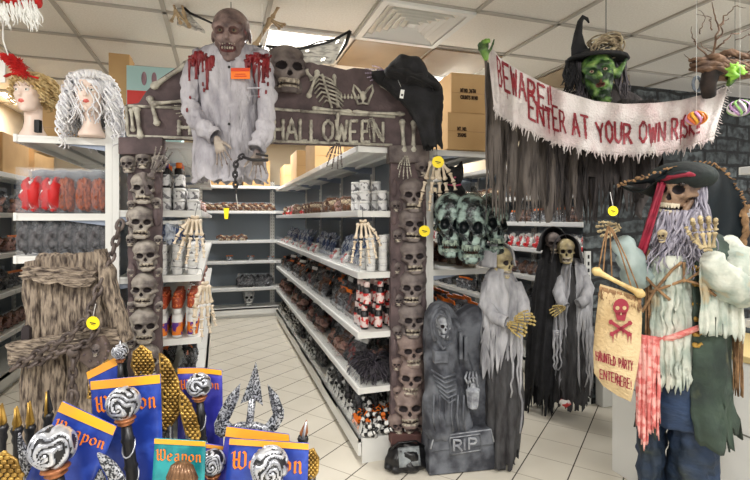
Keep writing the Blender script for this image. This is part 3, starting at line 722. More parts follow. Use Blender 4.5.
# right face of the central block and right run
row(RB, 1.172, [(A['brn'], 'brown packet'), (A['bone'], 'greenish bone packet')], 'on the shelf behind the grey robed reaper', 'behind the reaper', .13, y=.1)
row(RB[:1], 1.552, [(A['dark'], 'black fluffy packet')], 'on the shelf right behind the skull masks', 'black packets behind the masks', .13, y=.1)
row(RB, .802, [(A['sil'], 'silver grey packet')], 'on the waist high shelf behind the tombstone', 'behind the tombstone', .09, y=.08, rows=2)
row(SB, 1.722, [(A['bone'], 'cream coloured bone bag')], 'on the top shelf of the right aisle', 'top right aisle', .14, y=.1)
row(SB, 1.472, [(A['brn'], 'reddish brown hair bag'), (A['sil'], 'striped silver bag')], 'on the second shelf of the right aisle', 'second shelf right aisle', .12, y=.1, sc=.9)
row(SB, 1.222, [(A['red'], 'bright red bag')], 'on the third shelf of the right aisle', 'third shelf right aisle', .13, y=.09, lean=-.3)
row(SB, .952, [(A['pink'], 'flesh coloured bag'), (A['brn'], 'brown hair bag')], 'on the fourth shelf of the right aisle', 'fourth shelf right aisle', .13, y=.1)
row(SB, .632, [(A['sil'], 'grey shoe like bag'), (A['dark'], 'black bag')], 'on the fifth shelf of the right aisle', 'fifth shelf right aisle', .13, y=.1)
# left wall goods
row(FB, 1.552, [(A['dark'], 'dark wrapped bag'), (A['pink'], 'rosy wrapped bag')], 'on the eye level shelf by the left wall', 'left wall eye level', .09, y=.1, sc=1.1)
row(FB, 1.202, [(A['sil'], 'grey and white bag'), (A['pink'], 'brownish bag')], 'on the chest high shelf by the left wall', 'left wall chest level', .12, y=.1)
row(FB, .862, [(A['sil'], 'silver see-through bag'), (A['dark'], 'smoky bag')], 'on the waist high shelf by the left wall', 'left wall waist level', .12, y=.1)
row(FB, .502, [(A['pink'], 'reddish bag')], 'on the knee high shelf by the left wall', 'left wall knee level', .12, y=.1)
row(FB, 1.902, [(A['blue'], 'bluish striped bag'), (A['sil'], 'silvery bag')], 'on the top shelf by the left wall', 'left wall top', .13, y=.1, sc=1.2)
# bagged wigs beside the mannequin heads' post
wb = WB[1]
M_redwh = mat('red and white stocking wig', (226, 224, 222), (205, 30, 34), scale=9, rough=.5, lo=.53, hi=.56)
M_redflat = mat('red hair', (196, 30, 32), rough=.6)
P_rw = bag_proto('bagged_wig', 'wig', .14, .25, .10, M_redwh, None, 12, tall=True, fill2=M_redflat)
for i, x in enumerate([1.24, 1.18, 1.12, 1.06, 1.0]):
    for j, y in enumerate([.06, .15, .245, .335, .41]):
        p = P_rw if j < 2 else A['ging']
        if j > 1 or True: p.place(wb.pt(x, y, 1.533), rnd.uniform(-.1, .1), 'bagged red and white wig on the shelf under the mannequin heads' if j < 2 else 'bagged ginger brown wig on the shelf under the mannequin heads', 'bagged red and white wigs' if j < 2 else 'bagged ginger wigs', sc=1.0)
P_blk = bag_proto('bagged_black_wig', 'wig', .11, .22, .06, M_fdark, None, 21, tall=True)
for i in range(3):
    for j in range(6):
        P_blk.place(wb.pt(1.24 - .07 * i, .05 + .07 * j, 1.302), rnd.uniform(-.1, .1), 'bagged black wig in the row above the wooden door prop', 'bagged black wigs above the door prop')
# cartons
def carton(x, y, z, a, b, c, rz, lab, txt=None, m=None):
    t = thing('cardboard_box', lab, 'box', (x, y, z), rz)
    MB().box((0, 0, c / 2), (a, b, c)).build('box_body', m or M_card, t, smooth=False, bevel=.003)
    MB().box((0, -b / 2 - .001, c / 2), (a * .98, .002, .004)).box((0, 0, c + .001), (a, .05, .002)).build('tape', mat('brown tape', (170, 132, 84), rough=.3), t, smooth=False)
    if txt:
        for i, s in enumerate(txt):
            k = MB(); write(k, s, lambda u, v: Vector((u, -b / 2 - .003, v)), -a * .3, c * (.52 - i * .17), a * .028, c * .09, .003, mi=0); k.build('printed_text', M_cardd, t, smooth=False)
    return t
RZ = -YAW
p = at(463, 149, 3.25); carton(p.x, p.y, 1.952, .34, .26, .24, -.05, 'lower of the two cardboard cartons right of the black robe', ['NT. NO.', '35GMS'])
p = at(464, 149, 3.25); carton(p.x + .01, p.y, 2.193, .32, .25, .26, -.05, 'upper of the two cardboard cartons right of the black robe', ['NT.NO. 36TH', 'COUNTS IN NO'])
p = at(122, 100, 3.35); carton(p.x, p.y, 1.952, .13, .2, .68, 0, 'tall cardboard carton behind the curly white wig')
p = at(66, 100, 3.4); carton(p.x, p.y, 1.952, .3, .3, .34, 0, 'cardboard carton between the two mannequin heads')
for i in range(3):
    carton(-1.97, 4.5 + .75 * i, 1.902, .36, .6, .36, 0, ['near', 'middle', 'far'][i] + ' cardboard carton on top of the left wall shelving')
for i in range(4):
    carton(1.05, 6.9 - 1.1 * i, 1.952, .38, .5, .3 + .05 * (i % 2), 0, ['farthest', 'third', 'second', 'nearest'][i] + ' carton on top of the shelves behind the letters')
for i in range(2):
    carton(.05 + .5 * i, 7.65, 2.002, .4, .35, .4, 0, ['left', 'right'][i] + ' tan carton on the top shelf at the aisle end')
t = carton(.32, 7.64, 2.002 + .402, .3, .3, .2, 0, 'smaller tan carton stacked highest at the aisle end')
# teal and red display box on top
p = at(156, 100, 3.12); t = thing('display_box', 'pale teal and red printed box behind the arch', 'box', (p.x, p.y, 1.952), RZ * .3)
MB().box((0, 0, .265), (.33, .10, .53)).build('box_body', mat('pale teal print', (176, 214, 212), rough=.5), t, smooth=False, bevel=.003)
MB().box((-.09, -.052, .30), (.14, .003, .14)).build('red_patch', mat('red print', (214, 56, 50), rough=.5), t, smooth=False)
k = MB()
for x in (-.06, 0): k.ell((x, -.052, .45), (.016, .002, .045), 8, 6)
k.build('printed_figure', mat('print mauve', (150, 120, 130), rough=.5), t)
# ------------------------------------------------------------------ figures: frames seen from the pixel grid of the photograph
class Fr:
    """local frame of a thing; l(px, py, dy) = local point that lies on the sight line through px, py at local depth dy"""
    def __init__(s, px, Z, rz=-YAW, z0=0.0):
        p = at(px, HOR, Z); s.o = Vector((p.x, p.y, z0)); s.rz = rz; s.X = Vector((math.cos(rz), math.sin(rz), 0)); s.Y = Vector((-math.sin(rz), math.cos(rz), 0))
    def l(s, px, py, dy=0):
        k = (px - 375) / FPX; d = Vector((math.sin(YAW) + k * math.cos(YAW), math.cos(YAW) - k * math.sin(YAW), (HOR - py) / FPX))
        c = Vector((0, 0, EYE)); t = ((s.o - c).dot(s.Y) + dy) / d.dot(s.Y); w_ = c + d * t - s.o
        return Vector((w_.dot(s.X), dy, w_.z))
    def thing(s, name, label, cat, group=None): return thing(name, label, cat, s.o, s.rz, group)
    def ring(s, y, x0, x1, ry, dy=0):
        a, b = s.l(x0, y, dy), s.l(x1, y, dy); return ((a.x + b.x) / 2, dy, a.z, (b.x - a.x) / 2, ry)

def head_sdf(nose=.09, chin=.02, ear=.06, gaunt=0, brow=.03, mouth=0, eye=.04, hook=0, elf=0):
    def f(X, Y, Z):
        A = np.abs(X)
        d = sel(X, Y, Z, (0, .07, .16), (.32, .40, .33))
        d = smin(d, sel(X, Y, Z, (0, -.10, -.10), (.255, .25, .33)), .08)
        d = smin(d, scap(A, Y, Z, (.12, -.12, -.34), (0, -.24 - chin, -.40 - chin), .07, .065), .06)
        d = smin(d, scap(A, Y, Z, (.17, -.24, -.06), (.12, -.27, -.09), .05 + .03 * gaunt), .06)
        if gaunt: d = smax(d, -sel(A, Y, Z, (.23, -.25, -.22), (.08, .10, .12)), .05)
        d = smin(d, scap(A, Y, Z, (.05, -.31, .09), (.19, -.26, .10), brow + .015), .05)
        d = smax(d, -sel(A, Y, Z, (.115, -.37, .025), (.075, .07, .05)), .03)
        d = smin(d, scap(X, Y, Z, (0, -.31, .05), (0, -.33 - nose, -.10 - hook * .5), .028, .045), .03)
        if hook: d = smin(d, scap(X, Y, Z, (0, -.33 - nose, -.10 - hook * .5), (0, -.33 - nose * .8, -.16 - hook), .04, .022), .02)
        d = smin(d, scap(A, Y, Z, (.04, -.33, -.125), (.045, -.30, -.12), .028), .02)
        if mouth:
            d = smax(d, -sel(X, Y, Z, (0, -.36, -.25), (.12, .12, .03 + .05 * mouth)), .02)
            d = smin(d, scap(A, Y, Z, (0, -.31, -.21), (.11, -.27, -.25), .022), .015)
            d = smin(d, scap(A, Y, Z, (0, -.31, -.31), (.10, -.26, -.27), .024), .015)
        else:
            d = smin(d, scap(A, Y, Z, (0, -.338, -.215), (.06, -.31, -.225), .018, .012), .012)
            d = smin(d, scap(A, Y, Z, (0, -.335, -.25), (.05, -.31, -.235), .02, .012), .012)
        e = sel(A, Y, Z, (.32, .05, .0), (.03, .07, .10))
        if elf: e = smin(e, scap(A, Y, Z, (.33, .04, -.05), (.52, .06, .22), .07, .03), .04); e = smax(e, -sel(A, Y, Z, (.40, -.05, .05), (.045, .06, .09)), .02)
        if ear: d = smin(d, e, .03)
        d = smin(d, scap(X, Y, Z, (0, .08, -.3), (0, .10, -.62), .16, .17), .08)
        return d
    return f
def build_head(name, parent, c, h, m_skin, rot=None, m_lip=None, m_eye=None, m_iris=None, n=60, wide=1.0, m_dark=None, lk=1.0, **kw):
    v, F = sdf_mesh(head_sdf(**kw), (-.6, -.62, -.66), (.6, .54, .56), n)
    ce = v[F].mean(1); A = np.abs(ce[:, 0]); mi = np.zeros(len(F), int)
    if m_lip is not None:
        if kw.get('mouth'): mi[((ce[:, 0] / (.14 * lk)) ** 2 + ((ce[:, 2] + .26) / (.075 * lk)) ** 2 < 1) & (ce[:, 1] < -.12)] = 1
        else: mi[((ce[:, 0] / .075) ** 2 + ((ce[:, 2] + .232) / .042) ** 2 < 1) & (ce[:, 1] < -.25)] = 1
    if m_dark is not None: mi[(((A - .12) / .085) ** 2 + ((ce[:, 2] - .02) / .07) ** 2 < 1) & (ce[:, 1] < -.1)] = 2
    M = np.array(rot if rot is not None else Matrix.Identity(3)); q = v * [h * wide, h, h]; q = q @ M.T
    b = MB(); b.add([Vector(p) for p in q], F.tolist(), mi.tolist())
    o = b.build(name, [m_skin, m_lip or m_skin, m_dark or m_skin], parent, loc=c)
    for sx in (-1, 1):
        r = h * .045; p = Vector((sx * h * wide * .115, -h * .285, h * .028)); M3 = rot if rot is not None else Matrix.Identity(3)
        e = MB(); e.ell(M3 @ p, (r * 1.15, r, r * .85), 12, 9)
        e.ell(M3 @ (p + Vector((0, -r * .72, 0))), (r * .5, r * .4, r * .5), 10, 6, mi=1)
        e.build('eye', [m_eye or M_paper, m_iris or M_black], o)
    return o
def flesh_hand(mb, wrist, d, side, L, spread=.35, curl=.25, r=.045, long=1.0, nrm=Vector((0, -1, 0))):
    """hand as tapered fingers grown out of a palm; d = finger direction, side = thumb direction"""
    wrist = Vector(wrist); d = Vector(d).normalized(); side = Vector(side); side = (side - d * side.dot(d)).normalized(); nr = Vector(nrm); nr = (nr - d * nr.dot(d)); nr.normalize()
    def f(X, Y, Z):
        def C(a, b, ra, rb): return scap(X, Y, Z, a, b, ra, rb)
        p = wrist + d * L * .40
        D = C(wrist, wrist + d * L * .15, L * .11, L * .12)
        for k in range(4):
            o = side * (1.5 - k) * L * .075; base = p + o * 1.25; D = smin(D, C(wrist + d * L * .08 + o * .4, base, L * .075, L * .062), L * .05)
            a = base; ang = (1.5 - k) * spread * .25; c = curl; ln = L * .55 * long * (.88, 1, .95, .76)[k]
            for j, q in enumerate((.45, .32, .23)):
                v_ = (d * math.cos(ang) + side * math.sin(ang)); v_ = (v_ * math.cos(c) + nr * math.sin(c)); b = a + v_ * ln * q
                D = smin(D, C(a, b, L * (r - .006 * j), L * (r - .006 * (j + 1))), L * .015); D = smin(D, np.sqrt((X - a.x) ** 2 + (Y - a.y) ** 2 + (Z - a.z) ** 2) - L * (r + .006), L * .01); a = b; c += curl
        a = wrist + d * L * .12 + side * L * .09; v_ = (d * .7 + side * .75 + nr * .25).normalized()
        for j, q in enumerate((.24, .2, .15)):
            b = a + v_ * L * q; D = smin(D, C(a, b, L * (.055 - .006 * j), L * (.048 - .006 * j)), L * .03); a = b; v_ = (v_ + d * .35 + nr * .15).normalized()
        return D
    e = L * 1.35; v, F = sdf_mesh(f, wrist - Vector((e, e, e)) + d * L * .5, wrist + Vector((e, e, e)) + d * L * .5, 84)
    mb.add([Vector(p) for p in v], F.tolist())

# ------------------------------------------------------------------ the Halloween archway
M_foam = mat('brown grey foam', (104, 88, 89), (74, 62, 64), scale=9, rough=.75, bump=.5, bscale=40)
M_foamsk = mat('dry brushed foam', (172, 164, 154), (90, 82, 80), scale=13, rough=.7, bump=.4, bscale=50, lo=.38, hi=.62)
M_foamR = mat('grey foam skull', (134, 124, 120), (80, 70, 70), scale=11, rough=.7, bump=.4, bscale=50, lo=.36, hi=.64)
M_foamR2 = mat('brown foam skull', (150, 132, 125), (94, 77, 73), scale=11, rough=.7, bump=.4, bscale=50, lo=.36, hi=.64)
M_sock = mat('painted socket', (44, 36, 38), rough=.8)
M_tooth = mat('grey tooth', (196, 186, 168), (120, 110, 100), scale=60, rough=.5)
M_fbon = mat('weathered bone paint', (198, 194, 180), (110, 102, 96), scale=22, rough=.6, bump=.3, lo=.42, hi=.7)
pL, pR = at(144, HOR, 2.66), at(408, HOR, 2.99)
ARZ = math.atan2(pR.y - pL.y, pR.x - pL.x)
AF = Fr(408, 2.99, ARZ)
arch = AF.thing('halloween_archway', 'brown grey foam archway with relief skulls, bones and raised HALLOWEEN lettering', 'archway')
l = AF.l
def out(pts, dy=0): return [(l(x, y, dy).x, l(x, y, dy).z) for x, y in pts]
hp = MB()
hp.prism(out([(126, 137), (125, 105), (139, 103), (146, 92), (158, 80), (176, 68), (196, 58), (230, 54), (262, 57), (300, 60), (318, 64), (333, 67), (346, 70), (354, 68), (366, 69), (376, 72), (388, 80), (399, 90), (411, 103), (420, 117), (426, 132), (428, 147), (392, 147), (270, 143)]), -.01, .05)
hp.build('header_panel', M_foam, arch, smooth=False, bevel=.006)
rl = MB()
def rail(mb, a, b, r=.009, dy=-.014): mb.tube([l(a[0], a[1], dy), l(b[0], b[1], dy)], r, 6)
for a, b in (((128, 136), (392, 145)), ((128, 106), (185, 108)), ((262, 108), (300, 111)), ((300, 111), (395, 117)), ((126, 106), (128, 136)), ((272, 116), (272, 143))): rail(rl, a, b)
rl.build('raised_edge', M_fbon, arch)
for ch, x0, x1, y0, y1 in (('H', 179, 190, 120, 135), ('H', 274, 283, 119, 140), ('A', 286, 297, 119, 140), ('L', 300, 308, 119, 141), ('L', 311, 319, 120, 141), ('O', 323, 333, 120, 141), ('W', 336, 347, 120, 141), ('E', 350, 358, 121, 142), ('E', 362, 370, 121, 142), ('N', 374, 383, 122, 142)):
    m = MB()
    for q in strokes(ch):
        m.tube([l(x0 + (x1 - x0) * u, y1 - (y1 - y0) * v, -.018) for u, v in q], [.0105 * (1 + .2 * math.sin(9 * k + x0)) for k in range(len(q))], 6)
    o = m.build('letter_' + ch.lower(), M_fbon, arch)
def relief(px, py, hpx, par, ms, dy=-.0, tilt=0, nm='skull', n=40, yaw=0, wd=1.22):
    a, b = l(px, py - hpx / 2, dy), l(px, py + hpx / 2, dy); h = a.z - b.z
    k = MB(); add_skull(k, (0, 0, 0), h, Matrix.Diagonal((wd, 1, 1)) @ rotz(yaw) @ roty(tilt), n)
    return k.build(nm, ms, par, loc=(a.x, dy + h * .08, (a.z + b.z) / 2))
relief(287, 69, 52, arch, [M_foamR, M_sock, M_tooth], -.03, yaw=.12, n=56)
# bones lying on the header
def bn(pts, r=.011, mb=None, dy=-.022):
    for a, b in zip(pts, pts[1:]): bone(mb, l(a[0], a[1], dy), l(b[0], b[1], dy), r, 7)
for nm, pts, r in (('thigh_bone', [(151, 88), (190, 62)], .014), ('thigh_bone', [(150, 104), (192, 100)], .011), ('shin_bone', [(149, 96), (158, 126)], .013), ('shin_bone', [(136, 106), (141, 140)], .014), ('shin_bone', [(131, 108), (133, 132)], .009),
                   ('arm_bone', [(312, 108), (352, 112)], .010), ('arm_bone', [(352, 112), (405, 114)], .010), ('shin_bone', [(402, 119), (404, 153)], .014), ('shin_bone', [(414, 120), (413, 153)], .014), ('thigh_bone', [(379, 82), (412, 109)], .011), ('thigh_bone', [(318, 70), (308, 98)], .011), ('arm_bone', [(305, 70), (313, 80)], .013), ('arm_bone', [(338, 112), (337, 140)], .010), ('arm_bone', [(334, 74), (338, 108)], .008)):
    m = MB(); bn(pts, r, m); m.build(nm, M_fbon, arch)
m = MB()
for k in range(9):
    p = l(338 + 3.4 * k, 97 + .1 * k, -.022); m.ell(p, (.009, .012, .011), 8, 5); m.ell(p + Vector((0, 0, .014)), (.004, .006, .008), 6, 4)
m.build('spine', M_fbon, arch)
m = MB()
for k in range(7):
    y = 76 + 4.2 * k; w_ = 8 + 6 * math.sin(PI * (k + 1) / 8)
    m.tube([l(325 - w_ + 1.2 * k, y + 5, -.01), l(325 - w_ * .6 + 1.2 * k, y - 1, -.035), l(325 + 1.2 * k, y + 1, -.045), l(325 + w_ * .6 + 1.2 * k, y + 4, -.035), l(325 + w_ + 1.2 * k, y + 9, -.01)], .0055, 6)
m.tube([l(322, 74, -.05), l(332, 108, -.05)], .007, 6)
m.build('rib_cage', M_fbon, arch)
m = MB()
for sx in (-1, 1):
    m.tube([l(363, 96, -.03), l(363 + 5 * sx, 89 , -.03), l(363 + 9 * sx, 85, -.02), l(363 + 10 * sx, 91, -.02), l(363 + 7 * sx, 98, -.03), l(363 + 5 * sx, 104, -.03), l(363, 103, -.03)], .008, 6, closed=True)
m.ell(l(363, 96, -.03), (.02, .012, .03), 8, 6); m.build('pelvis', M_fbon, arch)
M_fpur = mat('pale violet bone', (206, 190, 214), (140, 124, 150), scale=30, rough=.5)
def ribs_hand(px, py, Lm, ry, ms, rx=0, side=1, dy=-.03, curl=.1): skel_hand('relief_hand', '', '', l(px, py, dy), 0, Lm, True, curl, ms, parent=arch, side=side, ry=ry, rx=rx)
ribs_hand(386, 72, .14, R(75), M_fpur); ribs_hand(371, 118, .14, -.25, M_fbon); ribs_hand(196, 108, .12, R(75), M_fbon, dy=-.02)
ribs_hand(338, 143, .17, R(8), M_foamR, dy=-.03); ribs_hand(406, 156, .15, R(3), M_fbon, dy=-.06); 
# columns
for side, xa, xb, ytop, ms, cm in (('left', 128, 161, 138, [M_foamsk, M_sock, M_tooth], M_foam), ('right', 391, 426, 146, [M_foamR, M_sock, M_tooth], M_foam)):
    a, b = l(xa, 300, 0), l(xb, 300, 0); col = MB(); zt = l(xa, ytop, 0).z
    n = 40; pl_ = []
    for i in range(n + 1): pl_.append((a.x + .006 * noise.noise(Vector((i * .8, 1, 2))), .002 + zt * i / n))
    for i in range(n, -1, -1): pl_.append((b.x + .006 * noise.noise(Vector((i * .8, 5, 2))), .002 + zt * i / n))
    col.prism(pl_, 0, .045)
    cp = MB()
    cap0 = [(xa - 3, ytop), (xa - 3, ytop + 17), (xb + 2, ytop + 17), (xb + 2, ytop)] if side == 'right' else [(xa - 8, ytop), (xa - 8, ytop + 17), (xb + 3, ytop + 17), (xb + 3, ytop)]
    q = col
    for k in range(7):
        z = .1 + zt * .9 * (k + .5) / 7
        for x in (a.x + .02, b.x - .02): q.ell((x, -.004, z + .04 * math.sin(k * 3 + x * 9)), (.024, .022, .06), 9, 7)
    c = col.build('column', cm, arch, smooth=False)
    cp.prism(out(cap0), -.035, .05); cp.build('capital', M_foamR if side == 'right' else M_foam, c, smooth=False, bevel=.006)
    if side == 'left':
        SK = [(143, 188, 33), (140, 222, 34), (146, 255, 32), (144, 289, 34), (144, 325, 36), (146, 360, 34), (144, 394, 34), (146, 428, 34), (144, 462, 34), (145, 496, 34)]; SM = [(128, 164, 19), (143, 160, 19), (159, 163, 19), (156, 203, 12), (131, 240, 13), (158, 240, 10), (131, 205, 10), (158, 272, 10), (132, 306, 12), (131, 272, 10), (158, 306, 11), (131, 342, 12)]
    else:
        SK = [(413, 195, 36), (412, 224, 36), (414, 256, 36), (413, 287, 36), (412, 319, 36), (411, 349, 36), (412, 376, 38), (410, 405, 42)]; SM = [(423, 168, 20), (396, 206, 13), (398, 236, 14), (397, 268, 12), (398, 300, 12), (398, 332, 13), (397, 364, 13), (398, 392, 12), (397, 424, 20), (410, 425, 20), (423, 424, 20)]
    for i, (x, y, h) in enumerate(SK + SM):
        big = i < len(SK)
        m_ = ms if side == 'left' or y < 335 else [M_foamR2, M_sock, M_tooth]
        relief(x, y, h, c, m_, -.012, tilt=.08 * math.sin(i * 2.3), n=42 if big else 30, yaw=.15 * math.sin(i * 1.7) + (-.1 if side == 'right' else .1))
m = MB(); p = l(409, 436, 0); m.prism(out([(389, 431), (389, 441), (429, 441), (429, 431)]), -.05, .045); m.build('foot_block', mat('red brown foam', (96, 66, 62), rough=.8), arch, smooth=False, bevel=.005)
m = MB(); bone(m, l(142, 172, -.05), l(149, 196, -.05), .013); bone(m, l(150, 178, -.05), l(160, 160, -.05), .014); m.build('arm_bone', M_foamR, arch)
ribs_hand(153, 172, .16, R(205), M_foamsk, dy=-.06)

# ------------------------------------------------------------------ zombie in a white shirt
ZF = Fr(232, 2.45); l = ZF.l
zo = ZF.thing('zombie_figure', 'hanging bald zombie in a bloodstained white shirt with chained hands', 'halloween figure')
M_shirt = mat('grimy white shirt', (184, 181, 187), (108, 104, 113), scale=7, rough=.75, bump=3, bscale=14, stretch=(1.6, 1.6, .7), lo=.46, hi=.78)
M_zsk = mat('mottled zombie skin', (140, 118, 112), (70, 54, 54), scale=16, rough=.5, bump=1.8, bscale=24, c3=(150, 60, 56))
M_zlip = mat('bloody mouth', (98, 24, 26), (40, 14, 16), scale=18, rough=.35)
M_blood = mat('dried blood', (128, 20, 28), (96, 14, 22), scale=14, rough=.4)
M_zhand = mat('grey dead skin', (176, 164, 150), (110, 96, 92), scale=16, rough=.55, bump=.4)
rings = [ZF.ring(45, 216, 245, .05), ZF.ring(49, 204, 257, .08), ZF.ring(57, 196, 264, .11), ZF.ring(80, 198, 260, .125), ZF.ring(110, 198, 259, .12), ZF.ring(145, 196, 259, .11), ZF.ring(172, 195, 262, .11), ZF.ring(184, 196, 264, .12)]
s = MB(); loft(s, rings, 36, 64, fold=.10, k=6, seed=3, rag=.08, wr=.13); crumple(s, .016, 13, 2, sz=.5); shirt = s.build('shirt', M_shirt, zo, solid=.004)
for nm, pts, rs in (('sleeve', [(205, 58), (194, 72), (189, 95), (191, 114), (202, 128), (215, 137)], [.062, .052, .046, .044, .042, .040]), ('sleeve', [(256, 58), (262, 72), (266, 95), (266, 118), (262, 136), (256, 150)], [.058, .05, .044, .042, .042, .042])):
    s = MB(); P = [l(x, y, -.02 - .12 * (i / 5)) for i, (x, y) in enumerate(pts)]
    Q = []; RR = []
    for i in range(5):
        for k in range(5): Q.append(P[i].lerp(P[i + 1], k / 5)); RR.append((rs[i] + (rs[i + 1] - rs[i]) * k / 5) * (1 + .13 * math.sin((i * 5 + k) * 1.9) * (1 if (i + k) % 3 else .3)))
    Q.append(P[-1]); RR.append(rs[-1]); s.tube(Q, RR, 26, cap=False); crumple(s, .016, 18, 5); s.build(nm, M_shirt, shirt, solid=.004)
s = MB(); s.tube([l(216, 49, -.03), l(222, 56, -.10), l(231, 59, -.12), l(240, 57, -.10), l(246, 49, -.03)], .012, 8, flat=.5); s.build('collar', M_shirt, shirt)
s = MB(); s.tube([l(231, 58, -.125), l(229, 100, -.128), l(229, 180, -.125)], .004, 6); s.build('placket', M_shirt, shirt)
for y in (67, 94, 124):
    s = MB(); s.ell(l(229, y, -.132), (.007, .004, .007), 10, 6); s.build('button', M_black, shirt)
s = MB(); s.box(l(254, 88, -.124), (.066, .004, .006)); s.box(l(254, 96, -.124), (.062, .004, .002)); s.build('pocket', M_shirt, shirt, smooth=False)
from mathutils.bvhtree import BVHTree
_v, _f = [], []
for o_ in [shirt] + list(shirt.children):
    n_ = len(_v); _v += [v_.co.copy() for v_ in o_.data.vertices]; _f += [tuple(n_ + i for i in p_.vertices) for p_ in o_.data.polygons]
_bvh = BVHTree.FromPolygons(_v, _f)
def front(px, py, lift=.005):
    a, b = l(px, py, -1.0), l(px, py, .1); h_ = _bvh.ray_cast(a, (b - a).normalized())
    if h_[0] is not None: return h_[0] - (b - a).normalized() * .005
    return front0(px, py)
def front0(px, py, lift=.006):
    """point just in front of the shirt"""
    p = l(px, py, 0); t = (rings[0][2] - p.z) / (rings[0][2] - rings[-1][2]); best = min(range(200), key=lambda i: abs(lerp_rings(rings, i / 199)[2] - p.z)); c = lerp_rings(rings, best / 199)
    q = min(.97, abs((p.x - c[0]) / c[3])); return l(px, py, -c[4] * math.sqrt(1 - q * q) * 1.10 - lift)
s = MB(); rnd = random.Random(5)
for cx, sgn in ((201, 1), (258, 1)):
    for k in range(15):
        x = cx - 12 + 1.7 * k + rnd.uniform(-1, 1); y0 = 42 + abs(x - cx) * .5 + rnd.uniform(0, 6); L = rnd.choice([6, 12, 22, 34, 46]) * (1 - abs(x - cx) / 22); w_ = rnd.uniform(1.5, 2.6)
        N_ = 8; pts = [front(x + rnd.uniform(-.2, .2), y0 + 7 + L * i / N_) for i in range(N_ + 1)]
        s.tube(pts, [.0045 * w_ * (1.3 - .7 * i / N_ if i < N_ else 1.0) for i in range(N_ + 1)], 6, flat=.4)
for x, y in ((190, 98), (187, 110), (268, 76), (270, 70), (266, 92), (268, 84), (204, 90), (203, 84)): s.ell(front(x, y), (.006, .004, .012), 8, 5)
s.build('blood_stain', M_blood, shirt)
h = build_head('head', zo, l(231, 37, -.07), .285, M_zsk, rot=rotz(.08) @ rotx(.1), m_lip=M_zlip, m_eye=mat('yellowed eye', (120, 104, 84), rough=.2), nose=.05, chin=.02, gaunt=1, brow=.06, mouth=1, m_dark=mat('bruised socket paint', (62, 36, 36), (90, 62, 58), scale=30, rough=.5))
s = MB()
for k in range(7): s.ell(rotz(.08) @ Vector(((k - 3) * .011, -.082, -.058 - .002 * (k % 2))), (.005, .004, .008), 6, 5)
for k in range(5): s.ell(rotz(.08) @ Vector(((k - 2) * .012, -.080, -.082)), (.005, .004, .007), 6, 5)
s.build('teeth', M_tooth, h)
s = MB(); flesh_hand(s, l(217, 139, -.15), (.35, -.1, -1), (1, -.3, 0), .15, spread=.8, curl=.12, r=.034, long=1.25); s.build('hand', M_zhand, zo)
s = MB(); flesh_hand(s, l(257, 152, -.15), (.1, -.1, -1), (-1, -.3, 0), .14, spread=.9, curl=.10, r=.034, long=1.2); s.build('hand', M_zhand, zo)
s = MB(); s.tube([l(231, 14, 0), l(231, 2, 0)], .002, 5); s.build('hanging_cord', M_black, zo)
def chain(mb, pts, link, r, mi=None):
    pts = [Vector(p) for p in pts]; seg = [(b - a).length for a, b in zip(pts, pts[1:])]; T = sum(seg); n = max(1, int(T / (link * .72)))
    for i in range(n):
        d = T * (i + .5) / n; k = 0
        while k < len(seg) - 1 and d > seg[k]: d -= seg[k]; k += 1
        a = pts[k].lerp(pts[k + 1], d / seg[k]); t = (pts[k + 1] - pts[k]).normalized(); u = t.cross(Vector((0, 1, 0)))
        if u.length < .1: u = t.cross(Vector((1, 0, 0)))
        u.normalize(); w_ = t.cross(u).normalized()
        if i % 2: u = (u * .35 + w_ * .94).normalized()
        mb.tube([a + t * link * .5 * math.cos(q * PI / 5) + u * link * .30 * math.sin(q * PI / 5) for q in range(10)], r, 6, closed=True, mi=mi)
M_chain = mat('black plastic chain', (44, 42, 44), rough=.35, metal=.3)
ch = ZF.thing('wrist_chain', 'black plastic shackles and chain hanging from the zombie hands', 'chain')
s = MB(); chain(s, [l(243, 155, -.19), l(236, 162, -.2), l(235, 176, -.2), l(236, 192, -.2)], .032, .0055); s.build('chain_links', M_chain, ch)
s = MB(); s.tube([l(243, 157, -.19), l(252, 160, -.2), l(268, 160, -.19)], .013, 8, flat=.6); s.tube([l(256, 154, -.19), l(268, 156, -.19)], .006, 6); s.build('shackle', M_chain, ch)
s = MB(); s.tube([l(236, 192, -.2), l(238, 209, -.2)], .0012, 4); s.build('string', M_paper, ch)
s = MB(); s.prism([(l(236, 209).x, l(236, 209).z), (l(241, 209).x, l(241, 209).z), (l(240, 219).x, l(240, 219).z), (l(237, 219).x, l(237, 219).z)], -.202, -.198); s.build('yellow_tag', M_yel, ch, smooth=False)
tg = ZF.thing('name_badge', 'small orange and red card pinned to the zombie shirt', 'badge')
M_or2 = mat('orange card', (240, 120, 30), rough=.5); M_rd2 = mat('red card', (206, 60, 24), rough=.5)
a, b = l(231, 68, -.136), l(250, 79, -.136); c = (a + b) / 2
MB().box((c.x, c.y, c.z), (b.x - a.x, .003, a.z - b.z)).build('card', M_or2, tg, smooth=False)
MB().box((c.x, c.y - .003, c.z + .018), ((b.x - a.x) * .96, .002, .015)).build('red_band', M_rd2, tg, smooth=False)
s = MB(); s.box((c.x, c.y - .003, c.z - .004), (.05, .001, .003)); s.box((c.x, c.y - .003, c.z - .014), (.06, .001, .004)); s.build('print_line', M_rd2, tg, smooth=False)

